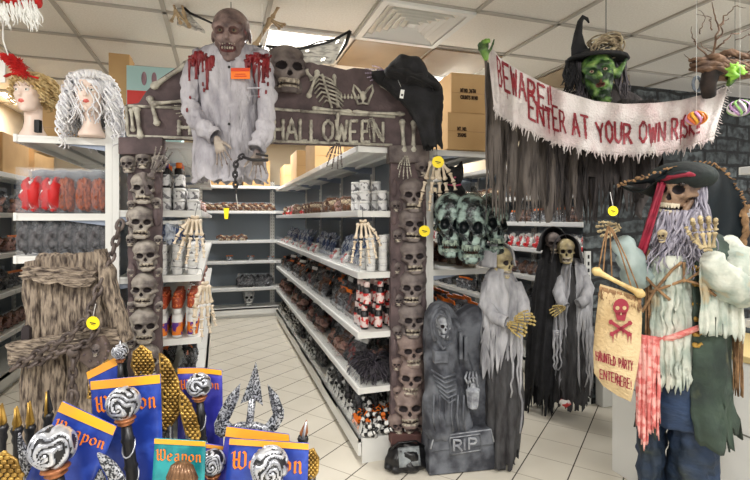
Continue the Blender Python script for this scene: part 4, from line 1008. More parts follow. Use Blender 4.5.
# winged ghoul behind the zombie: black wing spars, white gauze, bony limbs
GFm = Fr(270, 2.75); l = GFm.l
gh = GFm.thing('winged_ghoul', 'torn white gauze wings with black spars and tan bony limbs above the arch', 'halloween figure')
M_gauze = mat('dirty white gauze', (226, 224, 216), (130, 128, 124), scale=18, rough=.8, alpha=.85, stretch=(1, 1, 4), lo=.45, hi=.7)
M_tanb = mat('tan bone', (206, 182, 146), (150, 124, 92), scale=20, rough=.6)
s = MB(); edge = [(268, 47), (290, 48), (320, 44), (348, 33)]; low = [(270, 52), (296, 60), (318, 64), (334, 64)]
def cat(P, u, dy): n = len(P) - 1; x = min(u * n, n - 1e-6); i = int(x); f = x - i; return l(P[i][0] + (P[i + 1][0] - P[i][0]) * f, P[i][1] + (P[i + 1][1] - P[i][1]) * f, dy)
s.grid(lambda u, v: cat(edge, u, .05 + .05 * u).lerp(cat(low, u, .02), v) + Vector((0, .012 * math.sin(u * 30) * v, 0)), 24, 8, lambda u, v: noise.noise(Vector((u * 12, v * 6, 4))) > .55); s.build('wing_membrane', M_gauze, gh, solid=.002)
s = MB(); s.tube([l(266, 46, .04), l(300, 49, .05), l(330, 42, .08), l(350, 31, .1)], [.008, .007, .007, .009], 7); s.tube([l(350, 31, .1), l(346, 44, .1), l(336, 60, .06)], [.012, .010, .004], 7); s.tube([l(300, 49, .05), l(318, 42, .06), l(340, 38, .09)], .004, 6); s.build('wing_spar', M_black, gh)
s = MB(); s.grid(lambda u, v: l(177 + 28 * u, 1 + 30 * u + v * (2 + 22 * (1 - u)), .1 + .03 * u) + Vector((0, .015 * math.sin(u * 22) * v, 0)), 16, 8, lambda u, v: noise.noise(Vector((u * 9, v * 6, 9))) > .5); s.build('wing_membrane', M_gauze, gh, solid=.002)
s = MB(); s.tube([l(176, 1, .1), l(190, 13, .1), l(214, 24, .1)], [.009, .008, .006], 7); s.build('wing_spar', M_black, gh)
s = MB(); bone(s, l(254, 48, .08), l(272, 18, .1), .014); bone(s, l(272, 18, .1), l(280, 4, .1), .010)
for k in range(3): bone(s, l(271, 20, .09), l(286 - 3 * k, 25 + 2 * k, .06), .006)
s.build('arm_bone', M_tanb, gh)
s = MB()
for a, b in (((172, 0), (176, 12)), ((176, 12), (171, 22)), ((176, 12), (181, 24)), ((176, 12), (190, 26)), ((181, 0), (184, 14)), ((184, 14), (190, 28))): bone(s, l(a[0], a[1], .08), l(b[0], b[1], .06), .008)
s.build('claw', M_tanb, gh)
s = MB(); s.tube([l(262, 46, .05), l(250, 49, .06), l(214, 26, .1)], .008, 6); s.build('shoulder_spar', M_black, gh)
s = MB(); s.tube([l(262, 46, .05), l(262, -8, .05)], .0015, 4); s.build('hanging_cord', M_paper, gh)

# ------------------------------------------------------------------ black robe and hat draped over the arch
BF = Fr(415, 2.86); l = BF.l
br = BF.thing('black_robe', 'black cloth robe draped over the right shoulder of the archway with a paper tag', 'costume')
s = MB(); R_ = [BF.ring(70, 396, 425, .05), BF.ring(82, 384, 438, .08), BF.ring(98, 398, 442, .08), BF.ring(115, 412, 441, .07), BF.ring(130, 419, 440, .06), BF.ring(150, 424, 441, .05)]
loft(s, R_, 26, 40, fold=.13, k=5, seed=8, rag=.1, wr=.12); s.build('robe', M_blackc, br, solid=.006)
s = MB(); loft(s, [BF.ring(72, 372, 388, .03, .04), BF.ring(80, 374, 394, .04, .04), BF.ring(90, 388, 404, .04, .0), BF.ring(100, 398, 410, .02)], 12, 20, fold=.12, k=4, seed=2, wr=.1); s.build('robe_fold', M_blackc, br, solid=.005)
ht = BF.thing('black_hat', 'crumpled black felt hat lying on the black robe above the arch', 'hat')
s = MB(); c = l(408, 74, -.06); v, F = sdf_mesh(lambda X, Y, Z: smin(sel(X, Y, Z, (0, 0, .02), (.12, .10, .085)), sel(X, Y, Z, (.03, -.02, -.03), (.17, .12, .025)), .03) + .006 * np.sin(X * 60 + Z * 30), (-.22, -.18, -.1), (.24, .16, .14), 44)
s.add([Vector(p) @ Matrix.Rotation(-.3, 3, 'Y') for p in v], F.tolist()); s.build('felt_hat', M_blackc, ht, loc=c)
s = MB(); s.tube([c + Vector((.135 * math.cos(a / 10 * PI) + .01, -.10 * math.sin(a / 10 * PI) - .02, -.05 - .05 * math.cos(a / 10 * PI))) for a in range(11)], .003, 5); s.build('hat_band', M_black, ht)
pt_ = BF.thing('paper_tag', 'small white paper tag hanging from the black robe', 'tag')
MB().box(l(402, 94, -.12), (.022, .002, .05), rot=roty(.15)).build('card', M_paper, pt_, smooth=False)
MB().box(l(402, 95, -.123), (.012, .001, .012), rot=roty(.15)).build('print', M_black, pt_, smooth=False)
s = MB(); s.tube([l(401, 87, -.12), l(398, 80, -.14)], .001, 4); s.build('string', M_paper, pt_)
# ------------------------------------------------------------------ banner with dripping lettering
TOP = [(487, 42), (500, 58), (520, 71), (545, 84), (565, 92), (595, 101), (624, 104), (655, 103), (681, 100), (705, 94), (728, 86)]
BOT = [(494, 108), (505, 118), (522, 127), (548, 140), (570, 146), (599, 153), (625, 155), (655, 153), (680, 149), (700, 143), (714, 137)]
NF = Fr(600, 2.3); nl = NF.l
bnr = NF.thing('cloth_banner', 'torn whitish gauze banner reading BEWARE ENTER AT YOUR OWN RISK in red', 'banner')
def pl(P, u):
    n = len(P) - 1; x = min(max(u, 0) * n, n - 1e-6); i = int(x); f = x - i
    return P[i][0] + (P[i + 1][0] - P[i][0]) * f, P[i][1] + (P[i + 1][1] - P[i][1]) * f
def bsurf(u, v, off=0):
    a, b = pl(TOP, u), pl(BOT, u); x, y = a[0] + (b[0] - a[0]) * v, a[1] + (b[1] - a[1]) * v
    dy = .03 * math.sin(u * 26) * (.3 + .7 * v) + .018 * math.sin(u * 61 + v * 2) + .012 * math.sin(v * 9 + u * 4) + .10 * math.cos(u * PI) ** 2 - off
    return nl(x, y, dy)
M_ban = mat('stained gauze banner', (204, 197, 194), (176, 146, 146), scale=6, rough=.9, bump=1.0, bscale=90, lo=.45, hi=.8)
s = MB(); rnd = random.Random(4)
s.grid(lambda u, v: bsurf(u, v), 140, 18); s.build('banner_cloth', M_ban, bnr, solid=.002)
s = MB()
for i in range(230):
    u = (i + rnd.random()) / 230; p = bsurf(u, 1); L = rnd.choice([.004, .006, .01, .016, .02, .03, .045]) * rnd.uniform(.6, 1.2); q = p + Vector((rnd.uniform(-.014, .014), rnd.uniform(-.005, .005), -L))
    s.tube([p + Vector((0, 0, .005)), p.lerp(q, .5) + Vector((rnd.uniform(-.004, .004), 0, 0)), q], [.0045, .003, .001], 5)
for i in range(20):
    v = i / 20; p = bsurf(1, v); s.tube([p, p + Vector((rnd.uniform(.005, .03), 0, -.01))], [.003, .001], 4)
s.build('frayed_fringe', M_ban, bnr)
M_redt = mat('dark red paint', (138, 30, 42), (110, 24, 34), scale=30, rough=.6)
def bf(u, v): return bsurf(u, v, .006)
s = MB(); BL = 1.24
def bt(a, b, va=.36, vb=.36):
    u = a / BL; return bf(u, va + vb * (1 - b / .088))
write(s, 'BEWARE!!', lambda a, b: bt(a, b, .05 + .26 * max(0, .26 - a / BL), .42), .09, 0, .036, .088, .0052, gapw=.36, drip=.55, seed=2, jitter=.06)
s.build('painted_word', M_redt, bnr, smooth=False); s = MB()
write(s, 'ENTER AT YOUR OWN RISK!!', lambda a, b: bt(a, b, .38, .40), .285, 0, .0302, .088, .0048, gapw=.36, drip=.55, seed=6, jitter=.06)
s.build('painted_lettering', M_redt, bnr, smooth=False)

# ------------------------------------------------------------------ witch holding the banner
WF = Fr(598, 2.62); l = WF.l
wi = WF.thing('witch_figure', 'green faced witch with bent black hat spreading both arms behind the banner', 'halloween figure')
M_wsk = mat('green witch skin', (26, 46, 28), (88, 126, 60), scale=20, rough=.4, bump=2.2, bscale=24, c3=(138, 164, 92), lo=.42, hi=.55)
M_wlip = mat('dark red lips', (84, 44, 30), rough=.4)
M_rag1 = mat('shredded grey cloth', (112, 104, 98), (72, 66, 63), scale=9, rough=.9, bump=.8, bscale=40, stretch=(2.5, 2.5, .5))
M_rag2 = mat('shredded charcoal cloth', (72, 66, 65), (44, 40, 40), scale=9, rough=.9, bump=.8, bscale=40, stretch=(2.5, 2.5, .5))
s = MB(); loft(s, [WF.ring(88, 585, 612, .06), WF.ring(100, 560, 640, .10), WF.ring(130, 545, 655, .11), WF.ring(165, 545, 660, .11), WF.ring(195, 548, 650, .12), WF.ring(225, 550, 640, .12)], 30, 64, fold=.10, k=9, seed=4, rag=.4, strip=.75, wr=.05); gown = s.build('gown', M_rag2, wi, solid=.004)
TL = [(484, 60), (500, 66), (520, 78), (550, 92), (575, 100)]
s = MB(); curtain(s, lambda u: l(*pl(TL, u), -.10), lambda u: l(500, 60).z - l(500, 218 if u > .22 else 212).z - (l(500, 60).z - l(500, pl(TL, u)[1]).z), 90, 34, .03, 5, rag=.3, strip=.86, gap=.12, holes=.04); s.build('torn_sleeve_cloth', M_rag1, gown, solid=.003)
s = MB(); curtain(s, lambda u: l(548 + 112 * u, 100, -.13 + .03 * math.sin(u * 5)), lambda u: l(500, 100).z - l(500, 222 - 40 * abs(u - .35)).z, 80, 30, .035, 8, rag=.4, strip=.88, gap=.15, holes=.04); s.build('torn_front_cloth', M_rag2, gown, solid=.003)
s = MB(); s.tube([l(592, 112, 0), l(550, 106, -.08), l(515, 96, -.10), l(492, 74, -.10)], [.06, .05, .035, .02], 12); s.tube([l(604, 112, 0), l(650, 116, -.08), l(700, 106, -.14), l(726, 88, -.2)], [.06, .05, .035, .02], 12); s.build('arm_cloth', M_rag2, gown)
h = build_head('head', wi, l(598, 76, -.12), .265, M_wsk, rot=rotz(-.40) @ roty(-.12), m_lip=M_wlip, m_eye=mat('pale eye', (170, 150, 130), rough=.2), m_iris=mat('brown iris', (70, 40, 40), rough=.2), nose=.20, hook=.10, lk=.62, chin=.09, gaunt=1, brow=.07, mouth=.25, elf=1, wide=1.02, m_dark=mat('dark green paint', (22, 44, 24), (50, 90, 40), scale=30, rough=.5))
s = MB(); s.tube([Vector((0, -.06, -.12)), Vector((0, -.10, -.15)), Vector((.01, -.125, -.15))], [.035, .022, .006], 10); s.build('pointed_chin', M_wsk, h)
s = MB(); c = l(597, 57, -.10)
s.lathe([(.0, .03), (.085, .03), (.09, .012), (.155, -.006), (.162, -.02), (.15, -.025), (.09, -.012), (0, -.012)], c, 28, sy=.8)
Pc = [l(581, 56, -.08), l(578, 46, -.06), l(578, 34, -.06), l(580, 22, -.06), l(583, 17, -.06), l(587, 19, -.06), l(589, 23, -.06)]
s.tube(Pc, [.05, .036, .022, .015, .012, .009, .004], 12); hat = s.build('pointed_hat', M_blackc, wi)
s = MB(); rnd = random.Random(9)
for k in range(46):
    cx, cy = 607 + rnd.uniform(-4, 4), 46 + rnd.uniform(-3, 3); a0 = rnd.uniform(0, 6.28); pts = []
    rx, ry = rnd.uniform(6, 17), rnd.uniform(4, 10); ti = rnd.uniform(-.6, .2)
    for q in range(14):
        a = a0 + q * .33; x, y = rx * math.cos(a), ry * math.sin(a); pts.append(l(cx + x * math.cos(ti) - y * math.sin(ti), cy + x * math.sin(ti) + y * math.cos(ti), -.10 + .07 * math.sin(a * 1.5 + k)))
    s.tube(pts, .0042, 5)
s.build('raffia_bundle', mat('dry raffia', (186, 172, 142), (120, 104, 82), scale=30, rough=.8), hat)
def strands(mb, starts, dirs, L, n, r, seed, wave=.01, seg=5, k=9):
    rnd = random.Random(seed)
    for i in range(n):
        p = starts(rnd); d = dirs(rnd); LL = L * rnd.uniform(.7, 1.1); ph = rnd.uniform(0, 6); pts = []
        for j in range(k):
            t = j / (k - 1); pts.append(p + d * LL * t + Vector((math.sin(ph + t * 7), math.cos(ph * 2 + t * 6), 0)) * wave * t)
        mb.tube(pts, [r * (1 - .75 * (j / (k - 1)) ** 2) for j in range(k)], seg)
s = MB(); strands(s, lambda r: l(r.uniform(566, 578), r.uniform(60, 66), r.uniform(-.12, 0)), lambda r: Vector((r.uniform(-.25, .1), r.uniform(-.2, .1), -1)), .16, 60, .006, 3, .02); s.build('black_fur', M_blackc, h).parent = wi
M_gh = mat('grey witch hair', (98, 92, 98), (58, 54, 58), scale=20, rough=.7, stretch=(5, 5, 1))
for x0, x1, sd in ((578, 586, 4), (615, 626, 5)):
    s = MB(); strands(s, lambda r: l(r.uniform(x0, x1), 62, r.uniform(-.12, -.02)), lambda r: Vector((r.uniform(-.05, .12), 0, -1)), .24, 36, .004, sd, .015); s.build('grey_hair', M_gh, wi)
M_gh2 = mat('bright green glove', (110, 150, 60), (44, 70, 30), scale=18, rough=.4, bump=.4, lo=.4, hi=.6)
s = MB(); flesh_hand(s, l(486, 58, -.33), (-.28, -.1, .95), (.9, -.2, .1),   .12, spread=.35, curl=.75, r=.072); s.build('hand', M_gh2, wi)
s = MB(); flesh_hand(s, l(729, 84, -.31), (.35, -.1, .6), (-.8, -.2, .3), .12, spread=.5, curl=.5, r=.05); s.build('hand', M_gh2, wi)
s = MB(); s.tube([l(606, 36, -.10), l(606, -12, -.10)], .002, 5); s.build('hanging_cord', M_black, wi)

# twisted willow branches, vine knot and ornaments top right
VF = Fr(716, 2.3); l = VF.l
vb = VF.thing('willow_branches', 'twisted bare brown willow branches rising from a knotted vine bundle', 'branches')
M_bark = mat('twisted brown bark', (128, 100, 78), (76, 56, 44), scale=24, rough=.85, bump=.6)
M_barkd = mat('dark vine wood', (52, 42, 38), (28, 24, 22), scale=24, rough=.85)
s = MB(); rnd = random.Random(21)
for k in range(26):
    x0 = rnd.uniform(688, 706); x1 = rnd.uniform(738, 762); y0, y1 = rnd.uniform(58, 72), rnd.uniform(55, 78); pts = []
    for q in range(10):
        t = q / 9; pts.append(l(x0 + (x1 - x0) * t, y0 + (y1 - y0) * t + 6 * math.sin(t * 6 + k) * math.sin(PI * t) + rnd.uniform(-1, 1), .04 * math.sin(k + t * 5)))
    s.tube(pts, [.010 * (.4 + math.sin(PI * min(.95, t / 9 + .08))) for t in range(10)], 6)
vk = s.build('vine_knot', M_bark, vb)
s = MB(); s.tube([l(709, 96, .03), l(708, 84, .0), l(711, 72, .0), l(720, 66, 0), l(734, 64, 0)], [.03, .035, .04, .045, .03], 10); s.build('dark_stump', M_barkd, vb)
def squig(mb, x0, y0, x1, y1, r, sd, n=16, amp=5, dy=0):
    rr = random.Random(sd); pts = []; ox = oy = 0
    for q in range(n + 1):
        t = q / n
        if q: ox += rr.uniform(-1, 1) * amp * .55; oy += rr.uniform(-1, 1) * amp * .45
        f = math.sin(PI * t); pts.append(l(x0 + (x1 - x0) * t + ox * f, y0 + (y1 - y0) * t + oy * f, dy + .03 * math.sin(sd + t * 5)))
    mb.tube(pts, [r * (1 - .75 * t / n) for t in range(n + 1)], 5); return pts
for i, a in enumerate([(712, 64, 712, 2, .007), (714, 50, 752, 28, .005), (708, 58, 692, 26, .005), (716, 40, 728, 18, .0045), (722, 62, 760, 45, .006), (712, 30, 696, 14, .0035), (718, 26, 746, 8, .004), (704, 62, 684, 54, .005), (715, 62, 700, 42, .004), (735, 40, 758, 36, .003), (700, 34, 698, 10, .003)]):
    s = MB(); squig(s, *a, sd=i * 7 + 2); s.build('branch', M_bark, vb)
s = MB(); s.tube([l(735, 60), l(735, -5)], .0012, 4); s.build('hanging_cord', M_black, vb)
gl = VF.thing('green_leaf_cluster', 'bright lime green cloth leaves beside the vine knot', 'leaves')
s = MB()
for k in range(7):
    a = k * .7; c = l(736, 72, -.07); d = Vector((math.cos(a), -.2, math.sin(a) * .9)); q = d.cross(Vector((0, 1, 0))).normalized()
    P = [c + d * .05 * t / 4 for t in range(5)]; wv = [.006, .018, .02, .013, .001]
    s.grid(lambda u, v: c + d * .055 * u + q * (v - .5) * 2 * .018 * math.sin(PI * min(.97, u + .08)) + Vector((0, -.012 * math.sin(u * 5), 0)), 6, 4)
s.build('leaf', mat('lime cloth', (150, 205, 60), (96, 150, 40), scale=20, rough=.6), gl, solid=.002)
for i, (x, y, cols, lab) in enumerate([(696.5, 118, ((240, 180, 60), (214, 150, 190), (230, 120, 60)), 'orange and pink striped spiral ornament hanging in front of the word RISK'), (740, 108, ((150, 200, 120), (230, 225, 225), (190, 150, 200)), 'green white and lilac spiral ornament hanging right of the banner')]):
    OF = Fr(x, 2.2); t = OF.thing('spiral_ornament', lab, 'ornament'); c = OF.l(x, y); r = .05 if i else .042
    for k in range(12):
        a = k * PI / 6; m = mat('ornament ribbon %d' % (i * 3 + k % 3), cols[k % 3], rough=.4); s = MB()
        pts = [c + Vector((r * math.sin(PI * j / 12) * math.cos(a + j * .12), r * math.sin(PI * j / 12) * math.sin(a + j * .12), r * .72 * math.cos(PI * j / 12))) for j in range(13)]
        s.tube(pts, .007 if not i else .0055, 6, flat=.35); s.build('ribbon', m, t)
    s = MB(); s.ell(c, (r * .5, r * .5, r * .45), 12, 8); s.build('core', mat('ornament core %d' % i, (225, 175, 200) if not i else (190, 170, 200), rough=.3), t)
    s = MB(); s.tube([c + Vector((0, 0, r * .7)), Vector((c.x, c.y, CEIL - .02))], .001, 4); s.build('thread', M_paper, t)
HK = Fr(697, 2.5); t = HK.thing('wire_hanger', 'thin dark wire loops hanging just left of the vine stump', 'wire'); s = MB()
for k in range(3): s.tube([HK.l(697 + (5 - k) * math.cos(a * .5), 84 + (8 - k) * math.sin(a * .5), .01 * k) for a in range(13)], .0035, 5)
s.build('wire_loop', mat('grey blue wire', (90, 100, 110), rough=.4), t); s = MB(); s.tube([HK.l(697, 76), HK.l(697, -8)], .001, 4); s.build('thread', M_black, t)

# ------------------------------------------------------------------ three green black skull masks
KF = Fr(470, 2.92); l = KF.l
M_gsk = mat('black green skull paint', (22, 30, 32), (150, 172, 164), scale=20, rough=.22, bump=1.6, bscale=24, lo=.46, hi=.62, detail=6)
M_gdk = mat('black green socket', (20, 26, 28), rough=.3)
M_gth = mat('greenish teeth', (160, 176, 160), (60, 76, 72), scale=40, rough=.4)
for nm, x, y, hp_, yaw, dy, lab in (('left', 450, 224, 66, -.1, .0, 'black and green painted skull mask, left of the trio'), ('middle', 471, 227, 72, -.22, -.06, 'black and green painted skull mask, largest in the middle of the trio'), ('right', 492, 223, 62, .2, .02, 'black and green painted skull mask, right of the trio')):
    t = thing('skull_mask', lab, 'mask', KF.o, KF.rz, 'painted skull masks'); a = l(x, y - hp_ / 2, dy).z - l(x, y + hp_ / 2, dy).z
    k = MB(); add_skull(k, (0, 0, 0), a, Matrix.Diagonal((.76, .8, 1)) @ rotz(yaw), 64); k.build('mask_shell', [M_gsk, M_gdk, M_gth], t, loc=l(x, y, dy))
    k = MB(); k.tube([l(x, y - hp_ / 2 + 3, dy), l(x, y - hp_ / 2 - 14, dy + .09)], .002, 4); k.build('hanging_string', M_black, t)
    k = MB()
    for q in range(4): k.tube([l(x - 9 + 18 * j / 6, y - hp_ * .38 + 2.2 * q + 1.5 * math.sin(j * 1.1 + q), dy - a * .27) for j in range(7)], .003, 5)
p = l(470, 176); t = thing('black_cat_plush', 'black furry toy cat with pink trim above the skull masks', 'plush', RB[0].pt(.13, .24, 1.552), -.2)
s = MB(); v, F = sdf_mesh(lambda X, Y, Z: smin(smin(sel(X, Y, Z, (0, 0, .10), (.10, .08, .11)), sel(X, Y, Z, (0, -.02, .24), (.075, .07, .065)), .03), np.minimum(scap(X, Y, Z, (-.05, -.02, .28), (-.065, -.02, .34), .03, .008), scap(X, Y, Z, (.05, -.02, .28), (.065, -.02, .34), .03, .008)), .02) + .004 * np.sin(X * 130) * np.sin(Z * 120 + Y * 100), (-.16, -.14, -.03), (.16, .14, .38), 56)
s.add([Vector(p) for p in v], F.tolist()); s.build('body', M_blackc, t)
s = MB(); s.ell((0, -.085, .225), (.01, .008, .007), 8, 5); s.tube([(-.05, -.05, .18), (0, -.09, .17), (.05, -.05, .18)], .006, 6); s.build('pink_trim', mat('pink felt', (215, 90, 130), rough=.7), t)

# ------------------------------------------------------------------ reaper figures
M_gauzeg = mat('pale grey gauze', (186, 186, 190), (128, 128, 134), scale=8, rough=.85, bump=.8, bscale=20, stretch=(2, 2, .6), lo=.4, hi=.7)
M_gauzed = mat('dark grey gauze', (78, 78, 80), (48, 46, 48), scale=14, rough=.9, bump=.8, bscale=36, stretch=(2, 2, .6))
M_ivor = mat('yellowed skull', (186, 172, 132), (110, 98, 74), scale=14, rough=.5, bump=.4, lo=.42, hi=.65)
M_yb = mat('yellow bone hand', (206, 186, 120), (150, 124, 70), scale=26, rough=.5)
def fringe_strips(mb, fr, xs, y0, y1, dy, w_, seed, m=None):
    rr = random.Random(seed)
    for x in xs:
        Lq = rr.uniform(.5, 1); n = 10; pts = [(x + rr.uniform(-1, 1) * i * .25, y0 + (y1 - y0) * Lq * i / n) for i in range(n + 1)]
        a = [fr.l(p[0] - w_ * (1 - .5 * i / n), p[1], dy + .02 * math.sin(i + x)) for i, p in enumerate(pts)]; b = [fr.l(p[0] + w_ * (1 - .6 * i / n), p[1], dy + .02 * math.sin(i + x + .6)) for i, p in enumerate(pts)]
        o = len(a); mb.add(a + b, [(i, i + 1, o + i + 1, o + i) for i in range(o - 1)])
RF = Fr(503, 2.92, -YAW - .26); l = RF.l
rp = RF.thing('reaper_figure', 'grey hooded skeleton reaper with yellow clasped hands, standing right of the tombstone', 'halloween figure')
s = MB(); loft(s, [RF.ring(330, 490, 515, .07), RF.ring(360, 486, 520, .11), RF.ring(400, 484, 522, .12), RF.ring(440, 485, 517, .11), RF.ring(460, 486, 514, .11)], 34, 60, fold=.16, k=8, seed=3, rag=.05, strip=.9, wr=.10); s.build('under_robe', M_gauzed, rp, solid=.004)
s = MB(); loft(s, [RF.ring(264, 494, 506, .04), RF.ring(274, 486, 514, .08), RF.ring(292, 481, 520, .12), RF.ring(312, 480, 520, .12), RF.ring(340, 478, 519, .12), RF.ring(376, 478, 517, .13)], 34, 72, fold=.12, k=7, seed=6, rag=.2, wr=.08); crumple(s, .018, 11, 3, sz=.5); rb = s.build('robe', M_gauzeg, rp, solid=.003)
s = MB(); fringe_strips(s, RF, (512, 518, 521), 330, 440, -.12, 1.6, 4); s.build('gauze_strip', M_gauzeg, rb, solid=.002)
s = MB(); s.tube([l(489, 284, -.02), l(486, 305, -.08), l(496, 318, -.14), l(507, 322, -.17)], [.045, .042, .038, .035], 14, cap=False); s.tube([l(515, 284, -.02), l(523, 303, -.06), l(524, 316, -.11), l(520, 323, -.14)], [.04, .038, .036, .034], 14, cap=False); s.build('sleeve', M_gauzeg, rb, solid=.003)
hd = l(501, 262, -.02); s = MB(); add_skull(s, (0, 0, 0), .20, rotz(.9), 48); s.build('skull_head', [M_ivor, M_sock, M_tooth], rp, loc=hd)
def hood(mb, c, r, yaw, back=1.25, n=18, long=1.6):
    """open cowl: half shell round the back of the head with a rim"""
    Mz = rotz(yaw)
    def fn(u, v):
        a = -2.05 + 4.1 * u; e = v * PI * .5 * long
        ry = r * (1 if e < PI / 2 else 1 + .35 * (e - PI / 2)); z = r * 1.25 * math.cos(e) if e < PI / 2 else -r * 1.0 * (e - PI / 2) * 1.35
        q = math.sin(min(e, PI / 2)) * (1 + .04 * math.sin(u * 19 + v * 5))
        return Vector(c) + Mz @ Vector((ry * math.sin(a) * q, ry * back * math.cos(a) * q + .0 , z))
    mb.grid(fn, n * 2, n)
s = MB(); hood(s, hd + Vector((-.015, .01, .0)),   .10, .9, long=1.12); s.build('hood', M_gauzeg, rp, solid=.006)
skel_hand('skeleton_hand', '', '', l(507, 324, -.19), 0, .15, True, .45, M_yb, parent=rp, ry=R(-80), rx=0, fat=1.5, spread=.6)
skel_hand('skeleton_hand', '', '', l(514, 319, -.21), 0, .14, True, .4, M_yb, parent=rp, ry=R(-95), rx=.2, side=-1, fat=1.5, spread=.6)

R2 = Fr(572, 3.62, -YAW - .39); l = R2.l
rp = R2.thing('reaper_figure', 'tattered grey gauze reaper standing left of the perforated white post', 'halloween figure')
s = MB(); loft(s, [R2.ring(265, 566, 580, .05), R2.ring(290, 560, 586, .09), R2.ring(330, 557, 588, .11), R2.ring(370, 556, 588, .12), R2.ring(404, 555, 587, .12)], 34, 60, fold=.16, k=9, seed=13, rag=.05, strip=.92, wr=.08); s.build('under_robe', M_gauzed, rp, solid=.004)
s = MB(); loft(s, [R2.ring(258, 568, 579, .04), R2.ring(268, 560, 585, .08), R2.ring(290, 556, 588, .11), R2.ring(315, 553, 590, .12), R2.ring(345, 552, 590, .12), R2.ring(385, 552, 592, .13)], 34, 72, a0=-PI * .42 + 0, a1=PI * 1.42, fold=.14, k=8, seed=16, rag=.25, strip=.8, wr=.08); crumple(s, .018, 11, 3, sz=.5); rb = s.build('robe', M_gauzeg, rp, solid=.003)
s = MB(); fringe_strips(s, R2, (554, 557, 560, 587, 590), 330, 402, -.14, 1.5, 14); s.build('gauze_strip', M_gauzeg, rb, solid=.002)
s = MB(); s.tube([l(562, 278, -.02), l(558, 292, -.08), l(562, 303, -.14), l(566, 307, -.16)], [.045, .042, .038, .034], 12, cap=False); s.tube([l(583, 278, -.02), l(588, 288, -.06), l(585, 300, -.12), l(578, 304, -.15)], [.045, .045, .042, .036], 12, cap=False); s.build('sleeve', M_gauzeg, rb, solid=.003)
hd = l(566, 251, -.05); s = MB(); add_skull(s, (0, 0, 0), .19, rotz(.05), 48); s.build('skull_head', [M_ivor, M_sock, M_tooth], rp, loc=hd)
s = MB(); hood(s, hd + Vector((0, .02, .0)),   .10, .05, long=1.4); s.build('hood', M_gauzed, rp, solid=.006)
skel_hand('skeleton_hand', '', '', l(565, 307, -.19), 0, .13, True, .3, M_yb, parent=rp, ry=R(60), fat=1.5, spread=.5)
s = MB(); s.tube([l(560, 401, -.16), l(566, 404, -.17), l(570, 402, -.16)], [.02, .028, .018], 8); s.build('red_shoe_trim', mat('red white trim', (190, 50, 50), (225, 220, 215), scale=20, rough=.5, lo=.5, hi=.54), rp)
R3 = Fr(541, 3.72, -YAW - .33); l = R3.l
rp = R3.thing('reaper_figure', 'all black hooded robe figure standing behind the tattered grey reaper', 'halloween figure')
s = MB(); loft(s, [R3.ring(240, 548, 558, .05), R3.ring(256, 541, 562, .09), R3.ring(280, 536, 562, .11), R3.ring(320, 531, 560, .12), R3.ring(360, 528, 556, .12), R3.ring(411, 526, 552, .12)], 34, 56, fold=.14, k=8, seed=23, rag=.08, strip=.93, wr=.08); s.build('robe', M_blackc, rp, solid=.005)
hd = l(553, 243, -.03); s = MB(); add_skull(s, (0, 0, 0), .17, rotz(.1), 40); s.build('skull_head', [M_foamR, M_sock, M_tooth], rp, loc=hd)
s = MB(); hood(s, hd + Vector((0, .02, .0)),   .10, .1, long=1.3); s.build('hood', M_blackc, rp, solid=.006)

# ------------------------------------------------------------------ tombstone and black bag
TF = Fr(462, 2.90, -.14); l = TF.l
M_tomb = mat('grey tombstone foam', (112, 116, 124), (54, 56, 64), scale=9, rough=.7, bump=.6, bscale=26, lo=.38, hi=.62)
M_tombl = mat('pale dry brush', (176, 180, 186), (120, 122, 130), scale=30, rough=.7)
tb = TF.thing('tombstone', 'grey foam tombstone with a hooded reaper and lantern in relief above RIP', 'tombstone')
def o2(fr, pts, dy=0): return [(fr.l(x, y, dy).x, fr.l(x, y, dy).z) for x, y in pts]
pts = o2(TF, [(429, 476), (430, 447), (433, 436), (491, 428), (493, 436), (497, 466), (497, 469)], -.09); pts[0] = (pts[0][0], .002); pts[-1] = (pts[-1][0], .002)
s = MB(); s.prism(pts, -.09, .10); s.build('plinth', M_tomb, tb, smooth=False, bevel=.01)
s = MB(); s.prism(o2(TF, [(431, 452), (434, 436), (491, 429), (494, 444)], -.1), -.105, -.085)
s.build('plinth_step', M_tomb, tb, smooth=False, bevel=.006)
s = MB(); s.prism(o2(TF, [(434, 436), (431, 400), (428, 370), (426, 340), (428, 315), (434, 305), (444, 302), (452, 308), (457, 316), (470, 306), (480, 306), (484, 320), (486, 370), (489, 430)]), -.02, .09); s.build('slab', M_tomb, tb, smooth=False, bevel=.015)
# robed figure in relief
def sdf_fig(X, Y, Z):
    def P(x, y, dy=-.03): return l(x, y, dy)
    A = lambda a, b, ra, rb: scap(X, Y, Z, P(*a), P(*b), ra, rb)
    d = A((441, 345), (438, 425), .085, .10); d = smin(d, A((446, 330), (441, 355), .085, .09), .04)
    d = smin(d, A((434, 345), (462, 378), .045, .035), .03); d = smin(d, A((460, 350), (470, 375), .04, .03), .03)
    d = smin(d, A((448, 365), (462, 425), .045, .06), .04); d = smin(d, A((440, 322), (443, 312), .06, .045), .03)
    d = smax(d, -(Y + .13), .02)
    d = np.maximum(d, -(Y + .125)); d = np.maximum(d, Y - .02)
    d = d + .006 * np.sin((X * 1.0 + Z * .25) * 95) * (Z < 1.0)
    return d
a, b = l(420, 432, 0), l(492, 298, 0); v, F = sdf_mesh(sdf_fig, (a.x, -.2, a.z - .02), (b.x, .06, b.z + .04), 90)
s = MB(); s.add([Vector(p) for p in v], F.tolist()); s.build('robed_figure', M_tomb, tb)
s = MB(); add_skull(s, (0, 0, 0), .135, rotz(-.1), 48); s.build('skull_face', [M_tombl, M_sock, M_tombl], tb, loc=l(444, 325, -.10))
